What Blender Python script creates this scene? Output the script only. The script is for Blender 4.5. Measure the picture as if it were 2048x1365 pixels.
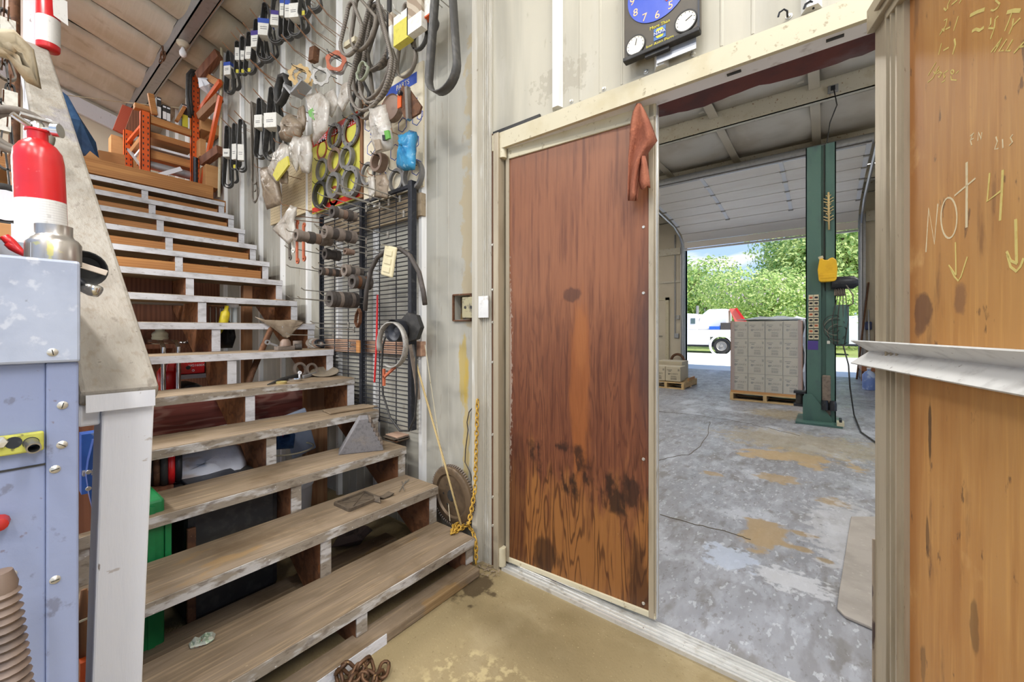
import bpy, bmesh, math, random
from mathutils import Vector as V, Matrix as MX
random.seed(11)
for o in list(bpy.data.objects): bpy.data.objects.remove(o)
SC = bpy.context.scene
COL = SC.collection
def S(r, g, b):
    f = lambda c: (c/255/12.92) if c/255 <= .04045 else ((c/255+.055)/1.055)**2.4
    return (f(r), f(g), f(b), 1)

# ---------------------------------------------------------------- camera
YAW = math.radians(37.7); FPX = 810.; CXP = 1024.; YHP = 660.; EYE = 1.2
cd = bpy.data.cameras.new('camera'); cam = bpy.data.objects.new('camera', cd); COL.objects.link(cam)
cam.location = (0, 0, EYE); cam.rotation_euler = (math.pi/2, 0, YAW)
cd.sensor_width = 36; cd.sensor_fit = 'HORIZONTAL'; cd.lens = FPX/2048*36
cd.shift_y = (YHP-682.5)/2048; cd.clip_start = .02; cd.clip_end = 400
SC.camera = cam

# ---------------------------------------------------------------- sky, sun, lamps, exposure
W = bpy.data.worlds.new('sky'); SC.world = W; W.use_nodes = True
nt = W.node_tree; nt.nodes.clear()
def wn(t, **k):
    n = nt.nodes.new(t)
    for a, b in k.items(): setattr(n, a, b)
    return n
out = wn('ShaderNodeOutputWorld'); bg = wn('ShaderNodeBackground'); tc = wn('ShaderNodeTexCoord')
sep = wn('ShaderNodeSeparateXYZ'); nt.links.new(tc.outputs['Generated'], sep.inputs[0])
rp = wn('ShaderNodeValToRGB'); nt.links.new(sep.outputs['Z'], rp.inputs[0])
rp.color_ramp.elements[0].position = .0; rp.color_ramp.elements[0].color = S(196, 222, 252)
rp.color_ramp.elements[1].position = .6; rp.color_ramp.elements[1].color = S(104, 160, 236)
mp = wn('ShaderNodeMapping'); mp.inputs['Scale'].default_value = (5, 5, 14); nt.links.new(tc.outputs['Generated'], mp.inputs[0])
nz = wn('ShaderNodeTexNoise'); nz.inputs['Scale'].default_value = 1.5; nz.inputs['Detail'].default_value = 7; nt.links.new(mp.outputs[0], nz.inputs['Vector'])
r2 = wn('ShaderNodeValToRGB'); nt.links.new(nz.outputs['Fac'], r2.inputs[0])
r2.color_ramp.elements[0].position = .52; r2.color_ramp.elements[1].position = .68
mxn = wn('ShaderNodeMixRGB'); nt.links.new(r2.outputs[0], mxn.inputs[0]); nt.links.new(rp.outputs[0], mxn.inputs[1]); mxn.inputs[2].default_value = (1, 1, 1, 1)
nt.links.new(mxn.outputs[0], bg.inputs[0]); bg.inputs[1].default_value = 1.25; nt.links.new(bg.outputs[0], out.inputs[0])
def lamp(name, kind, loc, energy, color=(1, 1, 1), **k):
    d = bpy.data.lights.new(name, kind); o = bpy.data.objects.new(name, d); COL.objects.link(o)
    o.location = loc; d.energy = energy; d.color = color
    for a, b in k.items(): setattr(d, a, b)
    return o
sun = lamp('sun', 'SUN', (0, 0, 30), 6.5, (1, .96, .88), angle=.01)
sun.rotation_euler = (math.radians(38), 0, math.radians(62))
SHOP_W = 75; ROOM_W = 80
# fill lamps added under both roofs to brighten the rooms
FIX_A = [(-3.0, -1.2, 4.55), (-.4, -1.2, 4.55), (2.2, -1.2, 4.55), (.9, .55, 4.05), (3.0, .4, 4.1), (-1.6, -3.4, 5.1), (1.6, -3.4, 5.1), (-6.3, .2, 4.2), (-3.3, -.5, 2.1)]  # the last one is added to brighten the space under the stairs
FIX_B = [(-1.6, 3.8, 4.5), (2.6, 3.8, 4.5), (-4.4, 5.6, 4.5), (-5.6, 8.6, 4.5), (2.4, 8.0, 4.5)]
for i, p in enumerate(FIX_A):
    lamp('room_fill', 'AREA', (p[0], p[1], p[2]-.06), ROOM_W*(.5 if i == 7 else 1.1 if i == 8 else .55 if i == 3 else 1), (1, .98, .95), shape='RECTANGLE', size=1.2, size_y=.3)
for p in FIX_B:
    lamp('shop_fill', 'AREA', (p[0], p[1], p[2]-.06), SHOP_W, (1, .985, .95), shape='RECTANGLE', size=1.2, size_y=.3)
    o = lamp('shop_fill_up', 'AREA', (p[0], p[1], p[2]+.055), SHOP_W*.85, (1, .985, .95), shape='RECTANGLE', size=1.2, size_y=.3); o.rotation_euler = (math.pi, 0, 0)  # upward fill added to brighten the ceiling and the raised door
SC.view_settings.view_transform = 'Standard'; SC.view_settings.look = 'None'
SC.view_settings.gamma = 1; SC.view_settings.use_curve_mapping = False
SC.view_settings.exposure = 0.0

# ---------------------------------------------------------------- measuring: photo pixel -> point on a real plane
CA, SA = math.cos(YAW), math.sin(YAW)
def ray(x, y):
    u = (x-CXP)/FPX; return (-SA+u*CA, CA+u*SA, (YHP-y)/FPX)
def pY(x, y, Y):
    d = ray(x, y); t = Y/d[1]; return V((d[0]*t, Y, EYE+d[2]*t))
def pX(x, y, X):
    d = ray(x, y); t = X/d[0]; return V((X, d[1]*t, EYE+d[2]*t))
def pZ(x, y, z):
    d = ray(x, y); t = (z-EYE)/d[2]; return V((d[0]*t, d[1]*t, z))
def depth(p): return -SA*p[0]+CA*p[1]

# ---------------------------------------------------------------- objects
def tag(o, label=None, cat=None, group=None, kind=None):
    if label: o['label'] = label
    if cat: o['category'] = cat
    if group: o['group'] = group
    if kind: o['kind'] = kind
    return o
def thing(name, label, cat, loc=(0, 0, 0), group=None, kind=None):
    o = bpy.data.objects.new(name, None); COL.objects.link(o); o.location = loc
    o.empty_display_size = .05
    return tag(o, label, cat, group, kind)
def rootloc(o):
    while o.parent: o = o.parent
    return V(o.location)
def frame(d, up=(0, 0, 1)):
    d = V(d).normalized(); up = V(up)
    if abs(d.dot(up.normalized())) > .98: up = V((1, 0, 0)) if abs(d.x) < .9 else V((0, 1, 0))
    s = d.cross(up).normalized(); u = s.cross(d).normalized()
    return d, s, u
class MB:
    def __init__(self): self.v = []; self.f = []
    def add(self, vs, fs):
        o = len(self.v); self.v += [V(p) for p in vs]; self.f += [tuple(i+o for i in f) for f in fs]; return self
    def box(self, a, b):
        x0, y0, z0 = a; x1, y1, z1 = b
        return self.add([(x0,y0,z0),(x1,y0,z0),(x1,y1,z0),(x0,y1,z0),(x0,y0,z1),(x1,y0,z1),(x1,y1,z1),(x0,y1,z1)],
                        [(0,3,2,1),(4,5,6,7),(0,1,5,4),(1,2,6,5),(2,3,7,6),(3,0,4,7)])
    def obox(self, c, size, R=None):
        m = MB(); m.box([-s/2 for s in size], [s/2 for s in size])
        R = R or MX.Identity(3)
        return self.add([R @ p + V(c) for p in m.v], m.f)
    def bar(self, p, q, w, h, up=(0, 0, 1)):
        p = V(p); q = V(q); d, s, u = frame(q-p, up); a = s*w/2; b = u*h/2
        vs = [p-a-b, p+a-b, p+a+b, p-a+b, q-a-b, q+a-b, q+a+b, q-a+b]
        return self.add(vs, [(0,1,2,3),(7,6,5,4),(0,4,5,1),(1,5,6,2),(2,6,7,3),(3,7,4,0)])
    def tube(self, pts, r, n=8, closed=False):
        pts = [V(p) for p in pts]; N = len(pts); rs = r if isinstance(r, (list, tuple)) else [r]*N
        T = []
        for i in range(N):
            if closed: t = pts[(i+1) % N]-pts[i-1]
            else: t = pts[min(i+1, N-1)]-pts[max(i-1, 0)]
            T.append(t.normalized() if t.length > 1e-9 else V((0, 0, 1)))
        _, s, u = frame(T[0]); vs = []
        for i in range(N):
            if i:
                q = T[i-1].rotation_difference(T[i]); s = q @ s; u = q @ u
            for k in range(n):
                a = 2*math.pi*k/n; vs.append(pts[i]+(s*math.cos(a)+u*math.sin(a))*rs[i])
        fs = []
        for i in range(N if closed else N-1):
            j = (i+1) % N
            for k in range(n): fs.append((i*n+k, i*n+(k+1) % n, j*n+(k+1) % n, j*n+k))
        if not closed:
            fs.append(tuple(range(n))); fs.append(tuple((N-1)*n+k for k in reversed(range(n))))
        return self.add(vs, fs)
    def lathe(self, prof, c=(0, 0, 0), axis=(0, 0, 1), n=20):
        d, s, u = frame(axis); c = V(c); vs = []; rows = []
        for r, z in prof:
            if r < 1e-6: rows.append([len(vs)]); vs.append(c+d*z)
            else:
                rows.append(list(range(len(vs), len(vs)+n)))
                for k in range(n):
                    a = 2*math.pi*k/n; vs.append(c+d*z+(s*math.cos(a)+u*math.sin(a))*r)
        fs = []
        for A, B in zip(rows, rows[1:]):
            for k in range(n):
                a0, a1 = A[k % len(A)], A[(k+1) % len(A)]; b0, b1 = B[k % len(B)], B[(k+1) % len(B)]
                f = [a0, a1, b1, b0]; g = []
                for i in f:
                    if i not in g: g.append(i)
                if len(g) > 2: fs.append(tuple(g))
        if len(rows[0]) > 1: fs.append(tuple(rows[0]))
        if len(rows[-1]) > 1: fs.append(tuple(reversed(rows[-1])))
        return self.add(vs, fs)
    def ring(self, c, ro, ri, t, axis=(0, 1, 0), n=28):      # flat annulus with thickness
        d, s, u = frame(axis); c = V(c); vs = []; fs = []
        for k in range(n):
            a = 2*math.pi*k/n; e = s*math.cos(a)+u*math.sin(a)
            vs += [c+e*ro, c+e*ri, c+e*ri+d*t, c+e*ro+d*t]
        for k in range(n):
            j = (k+1) % n
            for m in range(4): fs.append((k*4+m, k*4+(m+1) % 4, j*4+(m+1) % 4, j*4+m))
        return self.add(vs, fs)
    def torus(self, c, R, r, axis=(0, 1, 0), n=24, m=8, a0=0, a1=2*math.pi):
        d, s, u = frame(axis); full = abs(a1-a0-2*math.pi) < 1e-6
        k = n if full else n+1
        return self.tube([V(c)+(s*math.cos(a0+(a1-a0)*i/n)+u*math.sin(a0+(a1-a0)*i/n))*R for i in range(k)], r, m, full)
    def prism(self, poly, org, u, v, t):
        org, u, v = V(org), V(u), V(v); n = u.cross(v).normalized(); N = len(poly)
        vs = [org+u*a+v*b for a, b in poly]; vs += [p+n*t for p in vs]
        fs = [tuple(reversed(range(N))), tuple(range(N, 2*N))]+[(i, (i+1) % N, N+(i+1) % N, N+i) for i in range(N)]
        return self.add(vs, fs)
    def ribbon(self, pts, w, wdir, t, closed=True):          # strap swept along a path, width along wdir
        pts = [V(p) for p in pts]; N = len(pts); wd = V(wdir).normalized(); vs = []; fs = []
        for i in range(N):
            if closed: tg = pts[(i+1) % N]-pts[i-1]
            else: tg = pts[min(i+1, N-1)]-pts[max(0, i-1)]
            nn = tg.cross(wd).normalized()*t/2; h = wd*w/2
            vs += [pts[i]-nn-h, pts[i]+nn-h, pts[i]+nn+h, pts[i]-nn+h]
        for i in range(N if closed else N-1):
            j = (i+1) % N
            for m in range(4): fs.append((i*4+m, i*4+(m+1) % 4, j*4+(m+1) % 4, j*4+m))
        if not closed: fs += [(0, 1, 2, 3), tuple((N-1)*4+m for m in (3, 2, 1, 0))]
        return self.add(vs, fs)
    def sheet(self, grid, t=.002):                            # grid of points -> thin closed cloth
        R = len(grid); C = len(grid[0]); g = [[V(p) for p in r] for r in grid]; top = []; bot = []
        for i in range(R):
            for j in range(C):
                a = g[min(i+1, R-1)][j]-g[max(i-1, 0)][j]; b = g[i][min(j+1, C-1)]-g[i][max(j-1, 0)]
                n = a.cross(b); n = n.normalized() if n.length > 1e-12 else V((0, 0, 1))
                top.append(g[i][j]+n*t/2); bot.append(g[i][j]-n*t/2)
        o = R*C; fs = []
        for i in range(R-1):
            for j in range(C-1):
                a, b, c, d = i*C+j, i*C+j+1, (i+1)*C+j+1, (i+1)*C+j
                fs += [(a, b, c, d), (o+d, o+c, o+b, o+a)]
        rim = [(0, j) for j in range(C)]+[(i, C-1) for i in range(1, R)]+[(R-1, j) for j in range(C-2, -1, -1)]+[(i, 0) for i in range(R-2, 0, -1)]
        rim = [i*C+j for i, j in rim]
        for a, b in zip(rim, rim[1:]+rim[:1]): fs.append((a, b, o+b, o+a))
        return self.add(top+bot, fs)
    def pillow(self, poly, org, u, v, fat, seed=0, rings=4, rough=.15):   # crumpled bag: outline bulging both ways
        rnd = random.Random(seed); org, u, v = V(org), V(u), V(v); n = u.cross(v).normalized(); N = len(poly)
        cx = sum(p[0] for p in poly)/N; cy = sum(p[1] for p in poly)/N
        vs = []; fs = []
        for sgn in (1, -1):
            base = len(vs)
            for r in range(rings+1):
                k = 1-r/rings
                for a, b in poly:
                    h = (1-k**2.2)**.6*fat*sgn*(1+rnd.uniform(-1, 1)*rough*3*(r > 0))
                    j = rough*.25*(r > 0)*k
                    vs.append(org+u*(cx+(a-cx)*k*(1+rnd.uniform(-j, j)))+v*(cy+(b-cy)*k*(1+rnd.uniform(-j, j)))+n*h)
            for r in range(rings):
                for i in range(N):
                    j = (i+1) % N; f = (base+r*N+i, base+r*N+j, base+(r+1)*N+j, base+(r+1)*N+i)
                    fs.append(f if sgn > 0 else f[::-1])
        return self.add(vs, fs)
    def mesh(self, name, org=(0, 0, 0)):
        org = V(org); me = bpy.data.meshes.new(name)
        me.from_pydata([tuple(p-org) for p in self.v], [], self.f)
        b = bmesh.new(); b.from_mesh(me); bmesh.ops.remove_doubles(b, verts=b.verts, dist=1e-6)
        bmesh.ops.recalc_face_normals(b, faces=b.faces); b.to_mesh(me); b.free(); return me
    def build(self, name, mat, parent=None, smooth=False, bevel=0, org=None, label=None):
        if org is None: org = rootloc(parent) if parent else V((0, 0, 0))
        me = self.mesh(name, org); o = bpy.data.objects.new(name, me); COL.objects.link(o)
        me.materials.append(mat)
        if parent: o.parent = parent
        else: o.location = org
        if smooth:
            for p in me.polygons: p.use_smooth = True
            if smooth != 'all':
                me.set_sharp_from_angle(angle=math.radians(38))
        if bevel:
            m = o.modifiers.new('bevel', 'BEVEL'); m.width = bevel; m.segments = 2; m.limit_method = 'ANGLE'
        if label: o['label'] = label
        return o
    def base(self):
        xs = [p.x for p in self.v]; ys = [p.y for p in self.v]; zs = [p.z for p in self.v]
        return V(((min(xs)+max(xs))/2, (min(ys)+max(ys))/2, min(zs)))
    def one(self, name, mat, label, cat, group=None, smooth=False, bevel=0):   # a thing that is one mesh
        return tag(self.build(name, mat, None, smooth, bevel, self.base()), label, cat, group)
def struct(o, label=None): o['kind'] = 'structure'; 
def dup(root, loc, label=None, rot=None, group=None):
    r = root.copy(); COL.objects.link(r); r.location = loc
    if rot is not None: r.rotation_euler = rot
    if label: r['label'] = label
    if group: r['group'] = group
    for ch in root.children:
        c = ch.copy(); COL.objects.link(c); c.parent = r
        for g in ch.children:
            d = g.copy(); COL.objects.link(d); d.parent = c
    return r
def inst(src, name, parent, loc, rot=None):                    # a further alike piece sharing the mesh
    o = bpy.data.objects.new(name, src.data); COL.objects.link(o); o.parent = parent; o.location = loc
    if rot is not None: o.rotation_euler = rot
    return o
def text(s, size, mat, parent, org, u, v, name='lettering', align='CENTER', ext=.0004, sx=1):
    c = bpy.data.curves.new('t', 'FONT'); c.body = s; c.size = size; c.align_x = align; c.align_y = 'CENTER'; c.extrude = ext; c.resolution_u = 3
    o = bpy.data.objects.new('t', c); me = bpy.data.meshes.new_from_object(o); bpy.data.objects.remove(o); bpy.data.curves.remove(c)
    u = V(u).normalized(); v = V(v).normalized(); n = u.cross(v); org = V(org)-(rootloc(parent) if parent else V((0,0,0)))
    for p in me.vertices: p.co = org+u*p.co.x*sx+v*p.co.y+n*p.co.z
    me.materials.clear(); me.materials.append(mat)
    t = bpy.data.objects.new(name, me); COL.objects.link(t); t.parent = parent; return t

# ---------------------------------------------------------------- materials
def lmat(name, base, layers=(), rough=.6, metal=0, bump=0, bscale=60, bvec=None, spec=.4, alpha=1, trans=0, rlay=None, coat=0):
    m = bpy.data.materials.new(name); m.use_nodes = True; t = m.node_tree; N = t.nodes; L = t.links
    b = N['Principled BSDF']; b.inputs['Roughness'].default_value = rough; b.inputs['Metallic'].default_value = metal
    b.inputs['Specular IOR Level'].default_value = spec; b.inputs['Alpha'].default_value = alpha
    b.inputs['Transmission Weight'].default_value = trans; b.inputs['Coat Weight'].default_value = coat
    tc = N.new('ShaderNodeTexCoord'); co = tc.outputs['Object']
    def mapped(s, off=(0, 0, 0)):
        if isinstance(s, (int, float)): s = (s, s, s)
        k = N.new('ShaderNodeMapping'); k.inputs['Scale'].default_value = s; k.inputs['Location'].default_value = off
        L.new(co, k.inputs[0]); return k.outputs[0]
    def rng(sock, lo, hi):
        k = N.new('ShaderNodeMapRange'); k.interpolation_type = 'SMOOTHSTEP'
        k.inputs['From Min'].default_value = lo; k.inputs['From Max'].default_value = hi; L.new(sock, k.inputs['Value']); return k.outputs[0]
    def math_(op, a, c):
        k = N.new('ShaderNodeMath'); k.operation = op
        for i, q in enumerate((a, c)):
            if isinstance(q, (int, float)): k.inputs[i].default_value = q
            else: L.new(q, k.inputs[i])
        return k.outputs[0]
    def noise(s, det=6, off=(0, 0, 0), rgh=.55):
        k = N.new('ShaderNodeTexNoise'); k.inputs['Scale'].default_value = 1; k.inputs['Detail'].default_value = det
        k.inputs['Roughness'].default_value = rgh; L.new(mapped(s, off), k.inputs['Vector']); return k.outputs['Fac']
    cur = None; cn = 0
    def fac(l):
        nonlocal cn; cn += 1; off = (cn*3.7, cn*1.9, cn*5.3)
        kind = l['k']
        if kind == 'n': f = rng(noise(l['s'], l.get('d', 6), off), l['lo'], l['hi'])
        elif kind == 'w':
            k = N.new('ShaderNodeTexWave'); k.wave_type = 'BANDS'; k.bands_direction = l.get('dir', 'X')
            k.inputs['Scale'].default_value = l.get('ws', 1); k.inputs['Distortion'].default_value = l.get('dist', 5)
            k.inputs['Detail'].default_value = 3; k.inputs['Detail Scale'].default_value = l.get('ds', 1); k.inputs['Detail Roughness'].default_value = .6
            L.new(mapped(l['s'], off), k.inputs['Vector']); f = rng(k.outputs['Fac'], l['lo'], l['hi'])
        elif kind == 'v':
            k = N.new('ShaderNodeTexVoronoi'); k.feature = l.get('feat', 'F1'); k.inputs['Scale'].default_value = 1
            k.inputs['Randomness'].default_value = l.get('rnd', 1)
            L.new(mapped(l['s'], off if l.get('rnd', 1) else (0, 0, 0)), k.inputs['Vector']); f = rng(k.outputs['Distance'], l['lo'], l['hi'])
        elif kind == 'g':                    # grain: contour lines of a stretched noise field
            k = N.new('ShaderNodeMath'); k.operation = 'PINGPONG'; k.inputs[1].default_value = 1
            L.new(math_('MULTIPLY', noise(l['s'], 3, off, .45), l['fr']), k.inputs[0]); f = rng(k.outputs[0], l['lo'], l['hi'])
        elif kind == 'c': f = None
        if 'blob' in l:                      # stain with a place and size of its own: (centre, radii, ragged)
            c0, rr, rag = l['blob']
            k = N.new('ShaderNodeMapping'); k.vector_type = 'TEXTURE'; k.inputs['Location'].default_value = c0; k.inputs['Scale'].default_value = rr
            L.new(co, k.inputs[0]); ln = N.new('ShaderNodeVectorMath'); ln.operation = 'LENGTH'; L.new(k.outputs[0], ln.inputs[0])
            ds = math_('ADD', ln.outputs['Value'], math_('MULTIPLY', math_('SUBTRACT', noise(l.get('bs', 14), 6, off), .5), rag*5))
            g = rng(ds, 1.15, .75) if not l.get('soft') else rng(ds, 1.4, .2)
            f = g if f is None else math_('MULTIPLY', f, g)
        if 'ax' in l:                        # limited along one axis
            ax, a, c = l['ax']; sp = N.new('ShaderNodeSeparateXYZ'); L.new(co, sp.inputs[0])
            q = math_('ADD', sp.outputs[ax], math_('MULTIPLY', math_('SUBTRACT', noise(l.get('bs', 9), 6, off), .5), l.get('rag', .1)))
            g = rng(q, a, c); f = g if f is None else math_('MULTIPLY', f, g)
        return math_('MULTIPLY', f, l.get('a', 1))
    rgb = N.new('ShaderNodeRGB'); rgb.outputs[0].default_value = base; cur = rgb.outputs[0]
    for l in layers:
        mx = N.new('ShaderNodeMixRGB'); L.new(fac(l), mx.inputs[0]); L.new(cur, mx.inputs[1]); mx.inputs[2].default_value = l['c']; cur = mx.outputs[0]
    L.new(cur, b.inputs['Base Color'])
    if rlay:
        k = N.new('ShaderNodeMapRange'); k.inputs['To Min'].default_value = rlay[1]; k.inputs['To Max'].default_value = rlay[2]
        k.inputs['From Min'].default_value = .35; k.inputs['From Max'].default_value = .65
        L.new(noise(rlay[0]), k.inputs['Value']); L.new(k.outputs[0], b.inputs['Roughness'])
    if bump:
        k = N.new('ShaderNodeBump'); k.inputs['Strength'].default_value = bump; k.inputs['Distance'].default_value = .01
        L.new(noise(bvec or bscale, 8), k.inputs['Height']); L.new(k.outputs[0], b.inputs['Normal'])
    return m
def n_(s, lo, hi, c, a=1, **k): return dict(k='n', s=s, lo=lo, hi=hi, c=c, a=a, **k)
def w_(s, lo, hi, c, a=1, **k): return dict(k='w', s=s, lo=lo, hi=hi, c=c, a=a, **k)
def b_(c0, rr, c, a=1, rag=.35, **k): return dict(k='c', blob=(c0, rr, rag), c=c, a=a, **k)
def emat(name, col, st):
    m = bpy.data.materials.new(name); m.use_nodes = True; b = m.node_tree.nodes['Principled BSDF']
    b.inputs['Base Color'].default_value = col; b.inputs['Emission Color'].default_value = col; b.inputs['Emission Strength'].default_value = st; return m
# ================================================================ shared materials
BLK = S(24, 22, 20)
M_wall = lmat('painted_metal_siding', S(166, 163, 152), [dict(k='c', ax=('X', -1.42, -1.36), bs=(1, 1, 1), rag=.01, c=S(188, 182, 164), a=.9), 
    n_((5, 1, .5), .42, .7, S(148, 144, 132), .6), n_((9, 1, 1.5), .5, .8, S(200, 197, 188), .4),
    n_((18, 6, 5), .62, .72, S(120, 108, 84), .35), n_((60, 8, 60), .72, .78, S(96, 84, 66), .7),
    b_((-1.555, 1.58, .98), (.035, 1, .2), S(180, 152, 40), .65, .3, bs=(30, 1, 12)), b_((-1.535, 1.58, .62), (.02, 1, .4), S(190, 160, 60), .5, .5),
    b_((-1.52, 1.58, 1.75), (.05, 1, .45), S(168, 146, 98), .5, .6), b_((-1.48, 1.58, 2.45), (.06, 1, .3), S(172, 150, 100), .5, .6),
    b_((-.95, 1.58, 2.33), (.12, 1, .06), S(116, 104, 84), .25, .9, bs=(40, 1, 30))], rough=.5, bump=.12, bvec=(30, 30, 8), spec=.35)
M_rib = lmat('lit_siding_rib', S(222, 222, 220), [n_((20, 20, 2), .5, .8, S(184, 180, 170), .5), n_((60, 60, 30), .68, .76, S(110, 96, 78), .7)], rough=.4, spec=.5)  # ribs coloured whiter than the sheet to imitate bright highlights
M_flash = lmat('weathered_flashing', S(186, 181, 168), [n_((30, 10, 1.2), .42, .68, S(160, 152, 134), .6), n_((60, 30, 4), .55, .72, S(212, 212, 208), .6), n_((50, 50, 30), .68, .74, S(110, 96, 76), .7)], rough=.42)
M_groove = lmat('siding_minor_rib', S(188, 184, 170), [n_((20, 20, 3), .5, .8, S(160, 154, 136), .6)], rough=.5)
M_cream = lmat('cream_trim', S(200, 191, 164), [n_((6, 6, 6), .5, .7, S(182, 168, 130), .5), n_((40, 40, 40), .6, .7, S(140, 124, 94), .7), n_((18, 18, 18), .68, .74, S(118, 98, 66), .6)], rough=.5)
M_alu = lmat('aluminium_extrusion', S(172, 160, 138), [n_((30, 30, 3), .45, .75, S(136, 122, 98), .6), n_((90, 90, 20), .66, .74, S(86, 72, 54), .6)], rough=.42, metal=.25)
M_alul = lmat('bright_aluminium', S(224, 224, 222), [n_((30, 30, 30), .5, .8, S(168, 164, 156), .5), n_((10, 10, 10), .6, .7, S(148, 136, 112), .5)], rough=.32, metal=.55)
M_soffit = lmat('lightened_soffit', S(228, 228, 234), [n_((20, 20, 20), .55, .72, S(170, 164, 166), .6)], rough=.4)  # metal strip coloured white to stand in for light from the shop
M_jambdark = lmat('jamb_wood_edge', S(104, 72, 52), [n_((40, 40, 4), .45, .7, S(70, 48, 36), .8), n_((60, 60, 20), .62, .7, S(170, 156, 130), .6)], rough=.7)
M_floor = lmat('dusty_concrete', S(148, 133, 100), [
    n_((1.6, 1.6, 1), .4, .7, S(124, 109, 78), .7), n_((5, 5, 1), .5, .75, S(164, 150, 118), .6), n_((3, 3, 3), .55, .7, S(112, 96, 62), .5),
    n_((70, 70, 10), .6, .75, S(104, 88, 58), .5), n_((140, 140, 10), .66, .72, S(206, 192, 150), .6),
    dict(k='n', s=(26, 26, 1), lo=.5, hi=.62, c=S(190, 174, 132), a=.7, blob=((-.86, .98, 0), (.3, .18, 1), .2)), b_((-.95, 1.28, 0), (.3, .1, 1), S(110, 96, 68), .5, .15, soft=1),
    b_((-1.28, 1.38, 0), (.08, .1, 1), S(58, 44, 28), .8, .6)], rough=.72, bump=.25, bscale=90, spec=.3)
M_shopfloor = lmat('worn_painted_concrete', S(134, 136, 143), [
    n_((1.1, 1.1, 1), .4, .65, S(118, 117, 120), .8), n_((22, 7, 1), .42, .62, S(150, 153, 161), .55), n_((9, 4, 1), .55, .66, S(108, 105, 102), .65),
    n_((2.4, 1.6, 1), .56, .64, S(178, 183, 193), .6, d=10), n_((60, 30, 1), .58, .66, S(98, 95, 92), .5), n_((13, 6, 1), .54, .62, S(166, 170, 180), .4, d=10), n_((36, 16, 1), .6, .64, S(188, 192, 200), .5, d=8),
    b_((-.22, 4.62, 0), (.42, .24, 1), S(166, 142, 104), .85, .9, bs=(6, 6, 1)), b_((-.18, 5.3, 0), (.8, .5, 1), S(150, 136, 104), .55, .5),
    b_((-.28, 2.78, 0), (.13, .2, 1), S(152, 130, 96), .9, .6, bs=(8, 8, 1)), b_((-.1, 2.72, 0), (.05, .035, 1), S(146, 126, 96), .9, .2), b_((.0, 2.66, 0), (.04, .03, 1), S(140, 122, 94), .9, .2),
    b_((-.1, 2.93, 0), (.07, .03, 1), S(146, 126, 96), .9, .3), b_((-.75, 3.7, 0), (.1, .06, 1), S(150, 128, 94), .8, .5), b_((-.3, 3.9, 0), (.15, .1, 1), S(154, 132, 98), .8, .5), b_((.05, 3.6, 0), (.1, .09, 1), S(150, 130, 98), .8, .4),
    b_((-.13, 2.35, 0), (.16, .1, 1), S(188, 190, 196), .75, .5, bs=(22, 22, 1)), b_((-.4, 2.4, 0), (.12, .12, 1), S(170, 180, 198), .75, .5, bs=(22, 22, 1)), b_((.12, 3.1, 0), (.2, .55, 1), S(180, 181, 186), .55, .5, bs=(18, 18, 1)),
    b_((-.4, 6.9, 0), (.5, .4, 1), S(150, 130, 80), .5, .4)], rough=.45, bump=.2, bvec=(60, 30, 10), spec=.5, rlay=((5, 3, 1), .36, .6))
M_white = lmat('flaking_white_paint', S(224, 226, 232), [n_((8, 8, 2), .5, .8, S(206, 208, 216), .6), n_((60, 60, 14), .69, .73, S(112, 96, 84), .8), n_((16, 16, 40), .7, .74, S(150, 130, 110), .5)], rough=.55, bump=.15, bvec=(90, 90, 12))
M_edge2 = lmat('worn_bare_edge', S(146, 136, 122), [n_((20, 6, 20), .48, .6, S(196, 194, 192), .85), n_((50, 20, 50), .52, .66, S(98, 86, 74), .6), n_((90, 60, 90), .66, .72, S(222, 220, 216), .7)], rough=.8, bump=.3, bvec=(60, 20, 60))
M_edge = lmat('scuffed_white_edge', S(206, 206, 210), [n_((24, 10, 24), .45, .68, S(168, 166, 168), .7), n_((70, 34, 70), .6, .72, S(112, 104, 98), .55)], rough=.7, bump=.3, bvec=(60, 20, 60))
M_tread = lmat('worn_tread_wood', S(138, 122, 103), [
    n_((5, 1.6, 5), .4, .65, S(120, 104, 84), .8), dict(k='g', s=(9, .7, 9), fr=14, lo=.4, hi=.05, c=S(104, 88, 68), a=.35), n_((90, 4, 90), .5, .7, S(172, 150, 120), .5),
    n_((3, 3, 3), .52, .68, S(96, 78, 56), .55), n_((120, 40, 120), .7, .76, S(206, 190, 160), .7),
    n_((5, 2, 5), .62, .68, S(160, 124, 66), .4)], rough=.8, bump=.3, bvec=(80, 6, 80), spec=.2)
M_stringer = lmat('rough_brown_lumber', S(146, 98, 66), [n_((6, 6, 6), .4, .7, S(96, 58, 36), .7), dict(k='g', s=(9, 9, 9), fr=9, lo=.5, hi=.1, c=S(84, 54, 38), a=.5), n_((20, 20, 20), .6, .7, S(166, 104, 56), .6)], rough=.75, bump=.25, bscale=50)
M_honey = lmat('honey_pine', S(170, 118, 68), [w_((1, .4, 8), .25, .85, S(146, 92, 48), .5, dist=4, ws=2, dir='Z'), n_((5, 1.5, 20), .5, .7, S(206, 150, 88), .5), n_((14, 14, 14), .7, .76, S(96, 54, 26), .7)], rough=.55)
M_redwood = lmat('purple_red_board', S(140, 78, 70), [dict(k='g', s=(1, 1.6, 7), fr=16, lo=.5, hi=.1, c=S(186, 142, 130), a=.6), n_((4, 1, 30), .5, .7, S(88, 40, 38), .6)], rough=.6)
M_lumber = lmat('weathered_post_lumber', S(146, 104, 72), [w_((9, 9, .6), .3, .9, S(104, 70, 46), .6, dist=4, ws=2), n_((30, 30, 2), .5, .7, S(172, 134, 98), .5), n_((5, 5, 3), .55, .7, S(92, 70, 56), .5)], rough=.75)
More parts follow.
